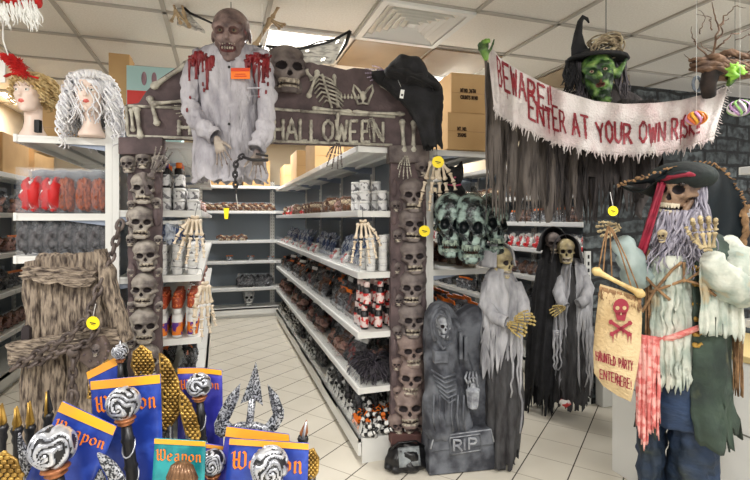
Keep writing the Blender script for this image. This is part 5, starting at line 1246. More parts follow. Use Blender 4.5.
s = MB(); s.tube([l(441 + 9 * math.sin(a * .5) , 326 - 18 * math.cos(a * .5), -.13) for a in range(-5, 6)], .013, 8); s.tube([l(441 + 7.5 * math.sin(a * .5), 327 - 14 * math.cos(a * .5), -.15) for a in range(-5, 6)], .006, 8); s.tube([l(437, 340, -.13), l(443, 349, -.15), l(452, 341, -.13)], .009, 8); s.build('hood_rim', M_tomb, tb)
s = MB()
for k in range(6): s.tube([l(431 + 2 * k, 370 + 5 * k, -.125), l(444 + k, 378 + 5 * k, -.14), l(456, 374 + 5 * k, -.125)], .006, 6)
for k in range(6): s.tube([l(434 + 6 * k, 395, -.12), l(433 + 6 * k, 415, -.125), l(435 + 6 * k, 431, -.115)], .006, 6)
s.build('robe_folds', M_tomb, tb)
s = MB(); s.box(l(440, 356, -.12), (.08, .05, .07)); s.box(l(440, 356, -.148), (.06, .006, .05)); s.box(l(460, 345, -.10), (.02, .04, .16)); s.box(l(465, 348, -.10), (.02, .04, .14)); s.build('book_relief', M_tomb, tb, smooth=False, bevel=.006)
c = l(473, 396, -.11); s = MB(); s.lathe([(.0, .075), (.014, .07), (.018, .05), (.042, .04), (.044, .03), (.036, .028), (.028, -.05), (.034, -.055), (.03, -.068), (.0, -.07)], c, 6)
for k in range(6):
    q = k * PI / 3; s.tube([c + Vector((.038 * math.cos(q), .038 * math.sin(q), .03)), c + Vector((.030 * math.cos(q), .030 * math.sin(q), -.055))], .004, 5)
s.build('lantern', M_tombl, tb, smooth=False)
s = MB()
for k in range(4): s.tube([l(467 + 3 * k, 372, -.07), l(465 + 4 * k, 378, -.11), l(468 + 3 * k, 384, -.10)], .006, 6)
s.tube([l(473 + 5 * math.cos(a * .63), 386 + 9 * math.sin(a * .63), -.10) for a in range(10)], .004, 5, closed=True); s.build('hand_relief', M_tombl, tb)
for ch, x in (('R', 454), ('I', 463.5), ('P', 469)):
    s = MB(); w2 = 8 if ch != 'I' else 2
    for q in strokes(ch): s.tube([l(x + w2 * (u if ch != 'I' else .5), 451 - 11 * v - (x - 454) * .12, -.112) for u, v in q], .007, 6)
    s.build('letter_' + ch.lower(), M_tombl, tb)
s = MB(); s.tube([l(450, 455, -.108), l(450, 438, -.108), l(480, 434, -.108), l(481, 450, -.108)], .004, 5, closed=True)
s.tube([l(430.5, 449, -.108), l(434, 437, -.1), l(491, 429.5, -.1), l(494, 442, -.108)], .005, 5); s.build('worn_edge', M_tombl, tb)
GB = Fr(406, 2.86, -.1); l = GB.l
t = GB.thing('black_bag', 'black plastic bag wrapped round a grey bundle at the foot of the skull column', 'bag')
c = l(407, 460); s = MB(); v, F = sdf_mesh(lambda X, Y, Z: smin(sel(X, Y, Z, (0, 0, .075), (.125, .07, .085)), sel(X, Y, Z, (0, 0, .03), (.14, .08, .04)), .03) + .008 * np.sin(X * 55 + Z * 35) * np.cos(Y * 60 + Z * 40), (-.19, -.13, -.02), (.19, .13, .2), 50)
v[:, 2] = np.maximum(v[:, 2], .004); s.add([Vector(p) for p in v], F.tolist()); s.build('bag_body', M_black, t, loc=(c.x, 0, 0))
s = MB(); s.grid(lambda u, v: Vector((c.x - .068 + .13 * u, -.076 + .035 * v - .006 * noise.noise(Vector((u * 5, v * 5, 1))), .05 + .10 * v)), 8, 6); s.build('grey_bundle', mat('silver film', (150, 156, 158), (96, 100, 102), scale=14, rough=.3, bump=1, bscale=20), t, solid=.006)
s = MB(); s.tube([Vector((c.x - .10, 0, .12)), Vector((c.x - .06, -.02, .17)), Vector((c.x + .05, -.02, .17)), Vector((c.x + .11, 0, .12))], .012, 8, flat=.5); s.build('bag_handle', M_black, t)
# ------------------------------------------------------------------ counter and shelf at the right
ct = thing('white_counter', 'white boxed counter with a tan top standing behind the pirate', 'counter', (2.455, 1.72, 0))
MB().box((0, 0, .43), (.45, 1.08, .86)).build('counter_body', M_white, ct, smooth=False, bevel=.004)
MB().box((0, 0, .875), (.47, 1.1, .03)).build('counter_top', mat('tan counter top', (206, 184, 130), rough=.5), ct, smooth=False, bevel=.004)
MB().box((-.227, 0, .535), (.004, 1.08, .006)).build('panel_seam', mat('seam grey', (120, 118, 112), rough=.8), ct, smooth=False)
XB = Bay('gondola_shelving', 'white shelving at the right edge of the photo behind the pirate hat', (2.72, 1.87), -PI / 2, .8, .4, (1.78, 1.55, 1.21, .95), top=1.85)
row([XB], 1.552, [(A['dark'], 'black packet')], 'on the shelving at the right edge', 'right edge upper', .12, y=.1)
row([XB], 1.212, [(A['brn'], 'brown packet'), (A['dark'], 'dark packet')], 'on the middle shelf at the right edge', 'right edge middle', .12, y=.1)
row([XB], .952, [(A['dark'], 'sooty packet')], 'on the lower shelf at the right edge', 'right edge lower', .12, y=.1)

# ------------------------------------------------------------------ skeleton pirate
PF = Fr(682, 2.0, -YAW - math.atan(307 / FPX)); l = PF.l
pi_ = PF.thing('pirate_figure', 'life size skeleton pirate in a huge ragged hat, green coat and pink sash', 'halloween figure')
M_coat = mat('dark green coat', (58, 74, 62), (32, 44, 40), scale=6, rough=.8, bump=1.6, bscale=12, c3=(84, 86, 60))
M_trous = mat('dark blue green trousers', (32, 54, 86), (24, 36, 46), scale=5, rough=.7, bump=2, bscale=10, stretch=(1, 1, 2.2), c3=(60, 66, 48))
M_pshirt = mat('stained pale shirt', (198, 200, 188), (150, 162, 152), scale=8, rough=.9, bump=1.6, bscale=18, c3=(170, 148, 112), lo=.42, hi=.6)
M_sash = mat('pink red sash', (206, 112, 108), (226, 168, 160), scale=26, rough=.85, bump=.6, stretch=(1, 1, 1.4), lo=.45, hi=.55)
M_pskin = mat('brown rotten skull', (150, 122, 98), (74, 54, 46), scale=12, rough=.5, bump=.8, lo=.4, hi=.6)
M_burl = mat('brown burlap', (158, 124, 88), (104, 78, 54), scale=30, rough=.95, bump=.6)
M_gold = mat('gold braid', (190, 150, 66), (120, 90, 36), scale=40, rough=.45, metal=.3)
M_beard = mat('lavender grey beard', (176, 172, 184), (112, 108, 122), scale=16, rough=.7, stretch=(5, 5, 1))
M_band = mat('crimson bandana', (158, 34, 60), (120, 24, 44), scale=20, rough=.7)
M_hatm = mat('blackish green felt', (30, 40, 38), (16, 20, 22), scale=6, rough=.85, bump=.8, bscale=20)
M_hatin = mat('dark teal lining', (22, 36, 44), (14, 20, 24), scale=5, rough=.7, bump=.6)
# legs with boots
for x0, x1, nm in ((637, 664, 'left'), (668, 716, 'right')):
    s = MB(); y = [372, 400, 440, 480, 520, 560]
    loft(s, [PF.ring(q, x0 + (6 if i == 0 else 0), x1 + (2 if i == 4 else 0), .10) for i, q in enumerate(y)] , 30, 40, fold=.05, k=5, seed=2 if nm == 'left' else 5, rag=0, wr=.16, grow=False); crumple(s, .016, 13, 8, sz=2.2); s.build('trouser_leg', M_trous, pi_, solid=.003)
    c = l((x0 + x1) / 2, 560); s = MB(); v, F = sdf_mesh(lambda X, Y, Z: smin(smin(scap(X, Y, Z, (0, .02, .26), (0, .02, .08), .075, .06), scap(X, Y, Z, (0, .02, .05), (0, -.13, .045), .055, .05), .04), sbox(X, Y, Z, (0, -.03, .012), (.055, .13, .012), .01), .01), (-.12, -.24, -.01), (.12, .14, .36), 44)
    s.add([Vector(p) for p in v], F.tolist()); s.build('boot', mat('black boot leather', (30, 26, 24), rough=.5), pi_, loc=(c.x, 0, .005))
s = MB(); loft(s, [PF.ring(330, 652, 712, .13), PF.ring(355, 644, 716, .15), PF.ring(385, 640, 718, .15), PF.ring(412, 640, 716, .14)], 16, 50, fold=.03, k=6, seed=9, rag=.03, wr=.06); s.build('trouser_seat', M_trous, pi_, solid=.003)
s = MB(); loft(s, [PF.ring(222, 672, 696, .06), PF.ring(236, 660, 712, .10), PF.ring(260, 650, 722, .14), PF.ring(300, 648, 722, .15), PF.ring(340, 650, 718, .14), PF.ring(372, 650, 716, .14)], 30, 60, fold=.04, k=6, seed=12, rag=.05, wr=.05); tors = s.build('shirt', M_pshirt, pi_, solid=.003)
s = MB(); curtain(s, lambda u: l(650 + 40 * u, 256, -.165 - .03 * math.sin(PI * u)), lambda u: l(600, 256).z - l(600, 374).z, 34, 26, .010, 3, rag=.10, strip=.93, gap=.3); crumple(s, .012, 22, 3); s.build('shirt_front', M_pshirt, tors, solid=.003)
# coat: right front panel, back and skirts
s = MB(); loft(s, [PF.ring(228, 664, 708, .09, .01), PF.ring(240, 652, 728, .13, .01), PF.ring(270, 646, 730, .165, .0), PF.ring(320, 644, 728, .17, .0), PF.ring(360, 642, 728, .165, .0), PF.ring(390, 640, 730, .165, .0), PF.ring(425, 640, 738, .17, .01)], 36, 60, a0=-PI * .44, a1=PI * 1.30, fold=.05, k=6, seed=22, rag=.10, wr=.06); crumple(s, .014, 12, 6, sz=.5); cb = s.build('coat', M_coat, pi_, solid=.006)
s = MB()
for y in (268, 284, 304, 319, 334, 345): 
    P = [l(695 + 17 * t / 6, y + 1.6 * math.sin(t * 2.4), -.172 + .006 * t) for t in range(7)]; s.tube(P, .008, 6)
    s.ell(P[0], (.011, .008, .011), 8, 5)
s.build('gold_braid', M_gold, cb)
s = MB(); curtain(s, lambda u: l(645 + 9 * u, 250, -.15), lambda u: l(600, 250).z - l(600, 345).z, 12, 20, .012, 6, rag=.3, strip=.6, gap=.25); s.build('torn_lapel', M_burl, cb, solid=.004)
s = MB(); curtain(s, lambda u: l(733 + 10 * u, 268, -.02), lambda u: l(600, 268).z - l(600, 380).z, 12, 24, .012, 7, rag=.3, strip=.7, gap=.25); s.build('burlap_strip', M_burl, cb, solid=.004)
# sash
s = MB(); pr = [l(648, 336, -.02), l(655, 340, -.15), l(672, 338, -.19), l(690, 331, -.185), l(708, 324, -.15)]
s.tube([pr[0].lerp(pr[1], t / 3) for t in range(3)] + [pr[1].lerp(pr[2], t / 3) for t in range(3)] + [pr[2].lerp(pr[3], t / 3) for t in range(3)] + [pr[3], pr[4]], [.034, .033, .035, .036, .034, .035, .036, .034, .033, .03, .026], 12, flat=.35); sa = s.build('sash', M_sash, pi_)
s = MB(); curtain(s, lambda u: l(636 + 24 * u, 334 + 3 * u, -.19 - .02 * math.sin(PI * u)), lambda u: l(600, 334).z - l(600, 426 - 8 * math.cos(u * 9)).z, 26, 26, .014, 13, rag=.12, strip=.92, gap=.2); s.build('sash_tail', M_sash, sa, solid=.004)
# sleeves and hands
s = MB(); P = [l(718, 244, .0), l(735, 262, -.03), l(736, 290, -.10), l(718, 276, -.20), l(708, 252, -.25)]
Q = []; RR = []; rs = [.055, .065, .072, .055, .032]
for i in range(4):
    for k in range(5): Q.append(P[i].lerp(P[i + 1], k / 5)); RR.append((rs[i] + (rs[i + 1] - rs[i]) * k / 5) * (1 + .07 * math.sin((i * 5 + k) * 1.7)))
s.tube(Q, RR, 30, cap=True); crumple(s, .018, 17, 4); s.build('sleeve', M_pshirt, pi_, solid=.003)
s = MB(); curtain(s, lambda u: l(700 + 44 * u, 266 + 8 * u - 10 * math.sin(PI * u), -.24 + .16 * u), lambda u: l(600, 262).z - l(600, 322).z + .02 * math.sin(u * 3), 30, 20, .012, 19, rag=.12, strip=.93, gap=.15); s.build('sleeve_drape', M_pshirt, pi_, solid=.003)
s = MB(); P = [l(654, 250, -.02), l(644, 268, -.08), l(636, 276, -.15), l(628, 255, -.24), l(618, 236, -.28)]; Q = []; RR = []; rs = [.052, .056, .056, .044, .028]
for i in range(4):
    for k in range(5): Q.append(P[i].lerp(P[i + 1], k / 5)); RR.append((rs[i] + (rs[i + 1] - rs[i]) * k / 5) * (1 + .07 * math.sin((i * 5 + k) * 1.9)))
s.tube(Q, RR, 30, cap=True); crumple(s, .014, 20, 9); s.build('sleeve', mat('pale blue sleeve', (168, 182, 180), (136, 152, 150), scale=7, rough=.85, bump=.8, bscale=14), pi_, solid=.003)
M_pbone = mat('tan bone hand', (196, 178, 138), (104, 88, 62), scale=22, rough=.55, lo=.4, hi=.65)
skel_hand('skeleton_hand', '', '', l(708, 251, -.27), 0, .17, False, .42, M_pbone, parent=pi_, ry=-.1, spread=.4, fat=1.5)
skel_hand('skeleton_hand', '', '', l(620, 226, -.29), 0, .125, True, .5, M_pbone, parent=pi_, ry=R(65), rx=-.3, fat=1.4)
# head, beard, hat
s = MB(); add_skull(s, (0, 0, 0), .228, Matrix.Diagonal((1.02, 1, 1)) @ rotz(-.38) @ roty(.12), 60); hp2 = s.build('skull_head', [M_pskin, M_sock, mat('ivory teeth', (214, 204, 180), rough=.35)], pi_, loc=l(678, 190, -.09))
s = MB(); s.ell(l(682, 184, -.175), (.012, .01, .01), 10, 8); s.build('dark_eye', mat('glossy dark eye', (30, 20, 18), rough=.1), hp2).parent = pi_
s = MB(); strands(s, lambda r: l(r.uniform(663, 701), r.uniform(209, 217), r.uniform(-.17, -.07)), lambda r: Vector((r.uniform(-.45, .12), r.uniform(-.2, -.02), -1)), .23, 330, .0048, 31, .03, k=12); s.build('beard', M_beard, pi_)
s = MB(); strands(s, lambda r: l(r.uniform(694, 706), r.uniform(180, 196), r.uniform(-.10, .02)), lambda r: Vector((r.uniform(-.1, .08), r.uniform(-.2, 0), -1)), .25, 110, .0045, 33, .025, k=12); s.build('side_hair', M_beard, pi_)
s = MB(); s.tube([l(661, 182, -.14), l(670, 177, -.20), l(688, 174, -.205), l(702, 180, -.13)], [.012, .017, .017, .014], 10, flat=.5); bd = s.build('bandana', M_band, pi_)
s = MB(); s.grid(lambda u, v: l(662 - 24 * u + (v - .5) * (8 + 2 * u), 182 + 84 * u, -.17 - .03 * math.sin(u * 3)) + Vector((0, .012 * math.sin(v * 9 + u * 6), 0)), 16, 6); s.build('bandana_tail', M_band, bd, solid=.003)
INN = [(655, 182, -.16), (664, 178, -.20), (684, 172, -.22), (700, 178, -.16), (706, 192, -.06), (708, 214, .0), (712, 238, .04)]
OUTR = [(619, 185, -.20), (645, 177, -.28), (688, 163, -.10), (720, 168, .02), (742, 196, .05), (746, 232, .02), (736, 272, -.02)]
def p3(P, u):
    c = lerp_rings([(a, b, c_, 0, 0) for a, b, c_ in P], u); return c
M_hatm.node_tree  # felt
def hfn(u, v, off=0):
    a, b = p3(INN, u), p3(OUTR, u); j = 1 + .05 * noise.noise(Vector((u * 16, 3, 1))) * (v > .9); x, y, d = [a[i] + (b[i] - a[i]) * v * j for i in range(3)]
    return l(x, y, d + .05 * math.sin(PI * v) + .012 * math.sin(u * 17) * v - off)
s = MB(); s.grid(lambda u, v: hfn(u, v), 60, 12); ht2 = s.build('hat_brim', M_hatin, pi_, solid=.006)
s = MB(); s.ell(l(682, 177, -.05), (.125, .155, .062), 24, 14); s.build('hat_crown', M_hatm, ht2)
s = MB()
s.grid(lambda u, v: l(*[(INN[0][i] + (OUTR[0][i] - INN[0][i]) * v, 0)[0] for i in (0, 1)], -.18) .lerp(l(640 + 66 * u, 178 + 34 * u, .10), u * .9) + Vector((0, 0, -.035 * math.sin(PI * v))), 20, 8); s.build('hat_underside', M_hatm, ht2, solid=.004)
s = MB(); rnd = random.Random(3)
for i in range(80):
    u = i / 79; p = hfn(u, 1.0, .006); s.ell(p + Vector((rnd.uniform(-.004, .004), 0, rnd.uniform(-.006, .006))), (rnd.uniform(.004, .011), .004, rnd.uniform(.002, .006)), 7, 5, rot=roty(rnd.uniform(-1, 1)))
for i in range(9):
    p = hfn(.74 + .26 * i / 9, .97, .012); s.ell(p, (.012, .004, rnd.uniform(.02, .035)), 7, 5, rot=roty(rnd.uniform(-.6, .6)))
s.build('ragged_edging', M_burl, ht2)
s = MB(); add_skull(s, (0, 0, 0), .052, rotz(-.2), 26); s.build('skull_bead', [M_pbone, M_sock, M_tooth], pi_, loc=l(662, 236, -.24))
s = MB()
for a in (((642, 312), (655, 290), (672, 270), (682, 262)), ((650, 292), (668, 286), (684, 280), (700, 284), (716, 296)), ((684, 262), (684, 282), (700, 272), (716, 262)), ((640, 270), (652, 284), (670, 300))):
    s.tube([l(x, y, -.205) for x, y in a], .006, 6); 
s.build('burlap_rope', M_burl, pi_)
nk = MB(); nk.tube([l(684, 206, -.02), l(684, 232, -.02)], .05, 10); nk.build('neck', M_pskin, pi_)

# sack sign
SF = Fr(618, 1.72, -YAW - math.atan(243 / FPX) * .8); l = SF.l
sk = SF.thing('sack_sign', 'hanging burlap sack sign with a maroon skull reading HAUNTED PARTY ENTER HERE', 'sign')
M_sack = mat('tan sackcloth', (206, 184, 144), (178, 152, 110), scale=7, rough=.9, bump=.8, bscale=90)
PO = [(600, 284), (618, 289), (641, 298), (642, 320), (641, 345), (637, 372), (631, 402), (618, 396), (603, 386), (594, 373), (593, 350), (596, 318)]
C_ = [(x, y) for x, y in PO]
s = MB(); cx, cy = 618, 342; N_ = 8; rings_ = []
for sgn in (-1, 1):
    vs = [l(cx, cy, .028 * sgn)]; n = len(PO) * 4
    for q in range(1, N_ + 1):
        for i in range(n):
            a = PO[(i // 4) % len(PO)]; b = PO[(i // 4 + 1) % len(PO)]; f = (i % 4) / 4; x, y = a[0] + (b[0] - a[0]) * f, a[1] + (b[1] - a[1]) * f
            r = q / N_; vs.append(l(cx + (x - cx) * r, cy + (y - cy) * r, sgn * .028 * math.sqrt(max(0, 1 - r ** 3)) + .006 * noise.noise(Vector((x * .1 * r, y * .06, 1)))))
    fs = [(0, 1 + i, 1 + (i + 1) % n) for i in range(n)]
    for q in range(N_ - 1): fs += [(1 + q * n + i, 1 + (q + 1) * n + i, 1 + (q + 1) * n + (i + 1) % n, 1 + q * n + (i + 1) % n) for i in range(n)]
    s.add(vs, fs if sgn > 0 else [f[::-1] for f in fs])
s.build('sack', M_sack, sk)
s = MB(); strands(s, lambda r: l(r.uniform(598, 641), 0, -.0) * 0 + l(*(lambda t: (599 + 42 * t, 286 + 12 * t))(r.random()), -.01), lambda r: Vector((r.uniform(-.2, .2), -.2, -1)), .05, 60, .0025, 8, .006, seg=4, k=4); s.build('frayed_top', M_burl, sk)
s = MB(); bone(s, l(592, 269, -.02), l(645, 296, -.02), .0095, 8, knob=1.9); s.build('bone_rod', mat('yellow bone rod', (214, 190, 130), (170, 140, 84), scale=20, rough=.5), sk)
s = MB()
for a in (((598, 272), (604, 240), (608, 226)), ((603, 274), (606, 240), (609, 226)), ((640, 293), (625, 255), (612, 228)), ((632, 289), (620, 250), (610, 227)), ((612, 279), (611, 255), (610, 228))): s.tube([l(x, y, -.02 if i == 0 else .02) for i, (x, y) in enumerate(a)], .0028, 5)
s.build('jute_string', M_burl, sk)
M_mar = mat('maroon paint', (138, 36, 52), rough=.7)
s = MB()
def sp(x, y, lift=.034): return l(x, y, -lift)
def poly(mb, pts, lift=.034): 
    c = (sum(p[0] for p in pts) / len(pts), sum(p[1] for p in pts) / len(pts)); mb.add([sp(*c, lift)] + [sp(x, y, lift) for x, y in pts], [(0, 1 + i, 1 + (i + 1) % len(pts)) for i in range(len(pts))])
poly(s, [(621 + 8 * math.cos(a * .4), 307 + 8.5 * math.sin(a * .4)) for a in range(16)]); poly(s, [(615, 312), (627, 312), (625, 321), (617, 320)])
for a, b in (((611, 322), (629, 334)), ((630, 323), (612, 334))):
    dx, dy = b[0] - a[0], b[1] - a[1]; L = math.hypot(dx, dy); nx, ny = -dy / L * 1.6, dx / L * 1.6
    poly(s, [(a[0] - nx, a[1] - ny), (b[0] - nx, b[1] - ny), (b[0] + nx, b[1] + ny), (a[0] + nx, a[1] + ny)], .035)
    for c in (a, b): poly(s, [(c[0] + 2.6 * math.cos(q), c[1] + 2.6 * math.sin(q)) for q in range(6)], .0355)
for x, y, L in ((613, 334, 10), (617, 331, 8), (628, 335, 9), (631, 333, 12), (623, 330, 7)): poly(s, [(x - 1, y), (x + 1, y), (x, y + L)], .035)
s.build('painted_skull', M_mar, sk, smooth=False)
s = MB()
for x in (617.5, 624.5): poly(s, [(x + 2.1 * math.cos(a * .8), 308 + 2.1 * math.sin(a * .8)) for a in range(8)], .0365)
poly(s, [(620.2, 315), (622, 315), (621, 312)], .0365); s.build('painted_eye', M_sack, sk, smooth=False)
s = MB(); kx = 1.72 / FPX
for txt, x0, y0, w_ in (('HAUNTED', 596, 360, 2.7), ('PARTY', 619, 367, 2.7), ('ENTER', 600, 378, 3.6), ('HERE!', 617, 385, 3.2)):
    write(s, txt, lambda u, v: sp(x0 + u, y0 - v + u * .30, .030), 0, 0, w_ * .78, 9.5, .52, gapw=.38, seed=4, jitter=.05)
s.build('painted_text', M_mar, sk, smooth=False)

# ------------------------------------------------------------------ hanging skeleton hands
for px, py, Z, L, lab, ry, side, rx in ((195, 216, 2.62, .27, 'ivory skeleton hand hanging over the white tubs left of the aisle', .05, 1, 0), (363, 220, 2.62, .255, 'ivory skeleton hand hanging beside the white tubs inside the arch', -.05, -1, 0), (205, 282, 2.62, .30, 'ivory skeleton hand hanging sideways over the orange and purple cans', .05, 1, 0), (437, 158, 2.95, .34, 'ivory skeleton hand hanging behind the yellow tag right of the arch', .05, -1, 0)):
    p = at(px, py, Z); skel_hand('skeleton_hand', lab, 'skeleton hand', p, -YAW + (R(65) if px == 205 else 0), L, True, .06, M_bone, side=side, ry=ry, group='hanging skeleton hands', fat=1.25, string=True)
# price tags
for px, py, Z, r, lab in ((93, 323, 2.02, 6.6, 'round yellow price tag on the chain of the wooden door prop'), (438, 162, 2.8, 6.0, 'round yellow price tag on the skeleton hand by the arch capital'), (424.5, 231, 2.92, 5.6, 'round yellow price tag on the edge of the right skull column'), (613, 211, 1.68, 5.0, 'round yellow price tag above the pirate raised hand')):
    F_ = Fr(px, Z); t = F_.thing('price_tag', lab, 'price tag', 'round yellow price tags'); c = F_.l(px, py); rr = r / FPX * Z
    s = MB(); s.prism([(c.x + rr * math.cos(a * .262), c.z + rr * math.sin(a * .262)) for a in range(24)], -.001, .001); s.build('disc', M_yel, t, smooth=False)
    s = MB(); s.box((c.x, -.002, c.z), (rr * .9, .0006, rr * .16), rot=roty(.2)); s.box((c.x, -.002, c.z - rr * .25), (rr * .5, .0006, rr * .08), rot=roty(.2)); s.build('print', M_ink, t, smooth=False)
    s = MB(); s.tube([c + Vector((0, 0, rr)), c + Vector((0, .02, rr + .05))], .001, 4); s.build('string', M_paper, t)

# ------------------------------------------------------------------ wooden door prop with chains
DF = Fr(70, 2.16); l = DF.l
dp = DF.thing('wooden_door_prop', 'weathered plank door prop wrapped in chains with a riveted skull plaque', 'door prop')
M_wd = mat('weathered wood grain', (66, 54, 48), (164, 148, 130), scale=13, rough=.85, bump=3, bscale=12, stretch=(7, 7, 1.3), lo=.36, hi=.60, detail=6)
M_wdh = mat('weathered wood crossgrain', (66, 54, 48), (168, 152, 134), scale=13, rough=.85, bump=3, bscale=12, stretch=(1.3, 7, 7), lo=.36, hi=.60, detail=6)
def plank(name, q, y0, y1, m, seed, parent=dp, n=40, wob=.008):
    """q: four pixel corners tl, tr, br, bl"""
    A_ = [l(x, y, y0) for x, y in q]; s = MB(); nu, nv = (8, n)
    def fn(u, v, d):
        p = A_[0].lerp(A_[1], u).lerp(A_[3].lerp(A_[2], u), v); e = (u - .5) * 2
        return p + Vector((wob * 2.2 * noise.noise(Vector((seed, v * 8, u * 1.2))), 0, wob * 1.5 * noise.noise(Vector((u * 8, seed, v * 2))))) + Vector((0, d - (.018 * (1 - abs(e) ** 3) if d == 0 else 0) - (.007 * noise.noise(Vector((p.x * 40, p.z * 9, seed))) if d == 0 else 0), 0))
    hor = abs(q[1][0] - q[0][0]) > abs(q[3][1] - q[0][1])
    if hor: nu, nv = n, 8
    s.grid(lambda u, v: fn(u, v, 0), nu, nv); s.grid(lambda u, v: fn(1 - u, v, y1 - y0), nu, nv)
    for e in (0, 1):
        s.grid(lambda u, v: fn(e, v, 0).lerp(fn(e, v, y1 - y0), u if e else 1 - u), 1, nv); s.grid(lambda u, v: fn(u, e, 0).lerp(fn(u, e, y1 - y0), 1 - v if e else v), nu, 1)
    return s.build(name, m, parent)
for i, q in enumerate([((24, 262), (42, 259), (40, 560), (14, 560)), ((41, 258), (66, 255), (66, 560), (40, 560)), ((66, 255), (98, 252), (104, 560), (66, 560)), ((94, 250), (103, 262), (122, 560), (104, 560))]): plank('plank', q, 0, .05, M_wd, i * 3.1, wob=.012)
plank('crossbar', ((22, 266), (96, 270), (92, 287), (20, 279)), -.045, 0, M_wdh, 4.4)
plank('crossbar', ((5, 345), (116, 325), (120, 342), (10, 366)), -.05, 0, M_wdh, 7.4)
plank('side_plank', ((92, 252), (103, 250), (128, 340), (114, 345)), -.03, .02, M_wd, 9.4)
s = MB()
for k, (x, r) in enumerate(((44, 8), (55, 10), (67, 9), (80, 11), (92, 9))): s.ell(l(x, 260, .02), (r * .0045, .03, .035), 12, 8)
s.build('carved_knobs', M_wd, dp)
s = MB(); s.prism(o2(DF, [(22, 341), (22, 330), (24, 326), (27, 325), (30, 328), (30, 341)], -.03), -.036, -.02); s.build('keyhole', M_sock, dp, smooth=False)
s = MB(); s.prism(o2(DF, [(82, 341), (106, 334), (112, 345), (108, 362), (94, 367), (80, 357)], -.05), -.085, -.05); pq = s.build('plaque', mat('brown grey metal foam', (112, 96, 88), (78, 66, 62), scale=14, rough=.6, bump=.5), dp, smooth=False, bevel=.008)
s = MB()
for a in range(9): s.ell(l(96 + 12.5 * math.cos(a * .7), 351 + 11.5 * math.sin(a * .7), -.088), (.006, .005, .006), 8, 5)
s.build('rivet', M_foam, pq); s = MB(); add_skull(s, (0, 0, 0), .055, rotz(.3), 26); s.build('small_skull', [M_foamR, M_sock, M_tooth], pq, loc=l(96, 350, -.085))
M_ch2 = mat('rusty brown chain', (104, 92, 86), (64, 54, 52), scale=20, rough=.5, metal=.2)
s = MB(); chain(s, [l(121, 221, .06), l(113, 252, .02), l(104, 275, -.03), l(94, 300, -.07), l(88, 318, -.09), l(70, 336, -.11), l(44, 350, -.11), l(12, 369, -.09)], .052, .0078)
s.build('chain_links', M_ch2, dp); s = MB(); chain(s, [l(90, 312, -.10), l(96, 330, -.10), l(88, 343, -.11), l(60, 352, -.11), l(30, 366, -.1)], .046, .007); chain(s, [l(75, 352, -.09), l(73, 372, -.09), l(72, 410, -.09)], .05, .0075); s.build('loose_chain', M_ch2, dp)
s = MB(); s.ell(l(73, 352, -.10), (.03, .02, .022), 12, 8); s.tube([l(73 + 5 * math.cos(a * .63), 397 + 7 * math.sin(a * .63), -.09) for a in range(10)], .009, 7, closed=True); s.build('shackle', M_ch2, dp)

# ------------------------------------------------------------------ mannequin heads with wigs
M_mann = mat('pale mannequin skin', (236, 214, 200), rough=.4)
M_lipp = mat('coral lips', (214, 96, 86), rough=.35)
def mann(px, py, Z, yaw, lab):
    F_ = Fr(px, Z); t = F_.thing('mannequin_head', lab, 'mannequin head'); t.location.z = 1.953; zc = F_.l(px, py).z - 1.953
    h = build_head('face', t, (0, 0, zc), .235, M_mann, rot=rotz(yaw), m_lip=M_lipp, m_eye=M_paper, m_iris=mat('dark painted eye', (40, 34, 34), rough=.3), nose=.05, chin=.0, brow=.015, ear=.05, n=56)
    s = MB(); s.lathe([(.062, 0), (.068, .006), (.066, .02), (.05, .05), (.042, .09), (.044, zc - .06)], (0, .018, 0), 24); s.build('neck_stand', M_mann, t)
    for sx in (-1, 1):
        s = MB(); Mz = rotz(yaw); s.tube([Mz @ Vector((sx * .027 + .014 * (k - 2) / 2 * 1, -.079 + .003 * abs(k - 2), .030 - .0025 * abs(k - 2) ** 1.4)) for k in range(5)], .0018, 5); s.build('eyebrow', mat('brown brow', (110, 80, 60), rough=.7), h)
    return t, zc
def curls(mb, c, R0, n, L, r, seed, down=1.0, coil=.012, face=None, flare=.3, top=.9, drop=0, fcut=.55):
    rr = random.Random(seed); c = Vector(c)
    for i in range(n):
        a = rr.uniform(0, 2 * PI); e = rr.uniform(-.45, 1.45); d = Vector((math.cos(a) * math.cos(e), math.sin(a) * math.cos(e), math.sin(e)))
        if face is not None and d.x * face[0] + d.y * face[1] > fcut and e < 1.0: continue
        p = c + Vector((d.x * R0[0], d.y * R0[1], d.z * R0[2])); LL = L * rr.uniform(.6, 1.1); ph = rr.uniform(0, 6); pts = []; K = 22
        for j in range(K):
            t_ = j / (K - 1); q = p + Vector((d.x, d.y, 0)) * flare * LL * (t_ * (1.4 - t_)) + Vector((0, 0, -1)) * LL * down * t_ * (t_ if e > .8 else 1) + Vector((d.x, d.y, 0)) * (.08 * t_ if e > .8 else 0)
            pts.append(q + Vector((math.cos(ph + t_ * 20), math.sin(ph + t_ * 20), .5 * math.sin(ph + t_ * 17))) * coil)
        mb.tube(pts, [r * (1 - .5 * j / K) for j in range(K)], 5)
t, zc = mann(31, 94, 2.66, .0, 'mannequin head with short blonde curls and a red feather headband')
M_blond = mat('blonde curls', (230, 208, 156), (184, 152, 96), scale=30, rough=.5)
s = MB(); s.ell((.01, .03, zc + .045), (.088, .10, .085), 20, 12); curls(s, (.008, .025, zc + .03), (.09, .105, .09), 230, .10, .0055, 5, .75, .012, face=(-.1, -1), fcut=.72, flare=.5); s.build('curly_wig', M_blond, t)
M_redf = mat('red feathers', (224, 30, 26), (180, 14, 16), scale=30, rough=.7)
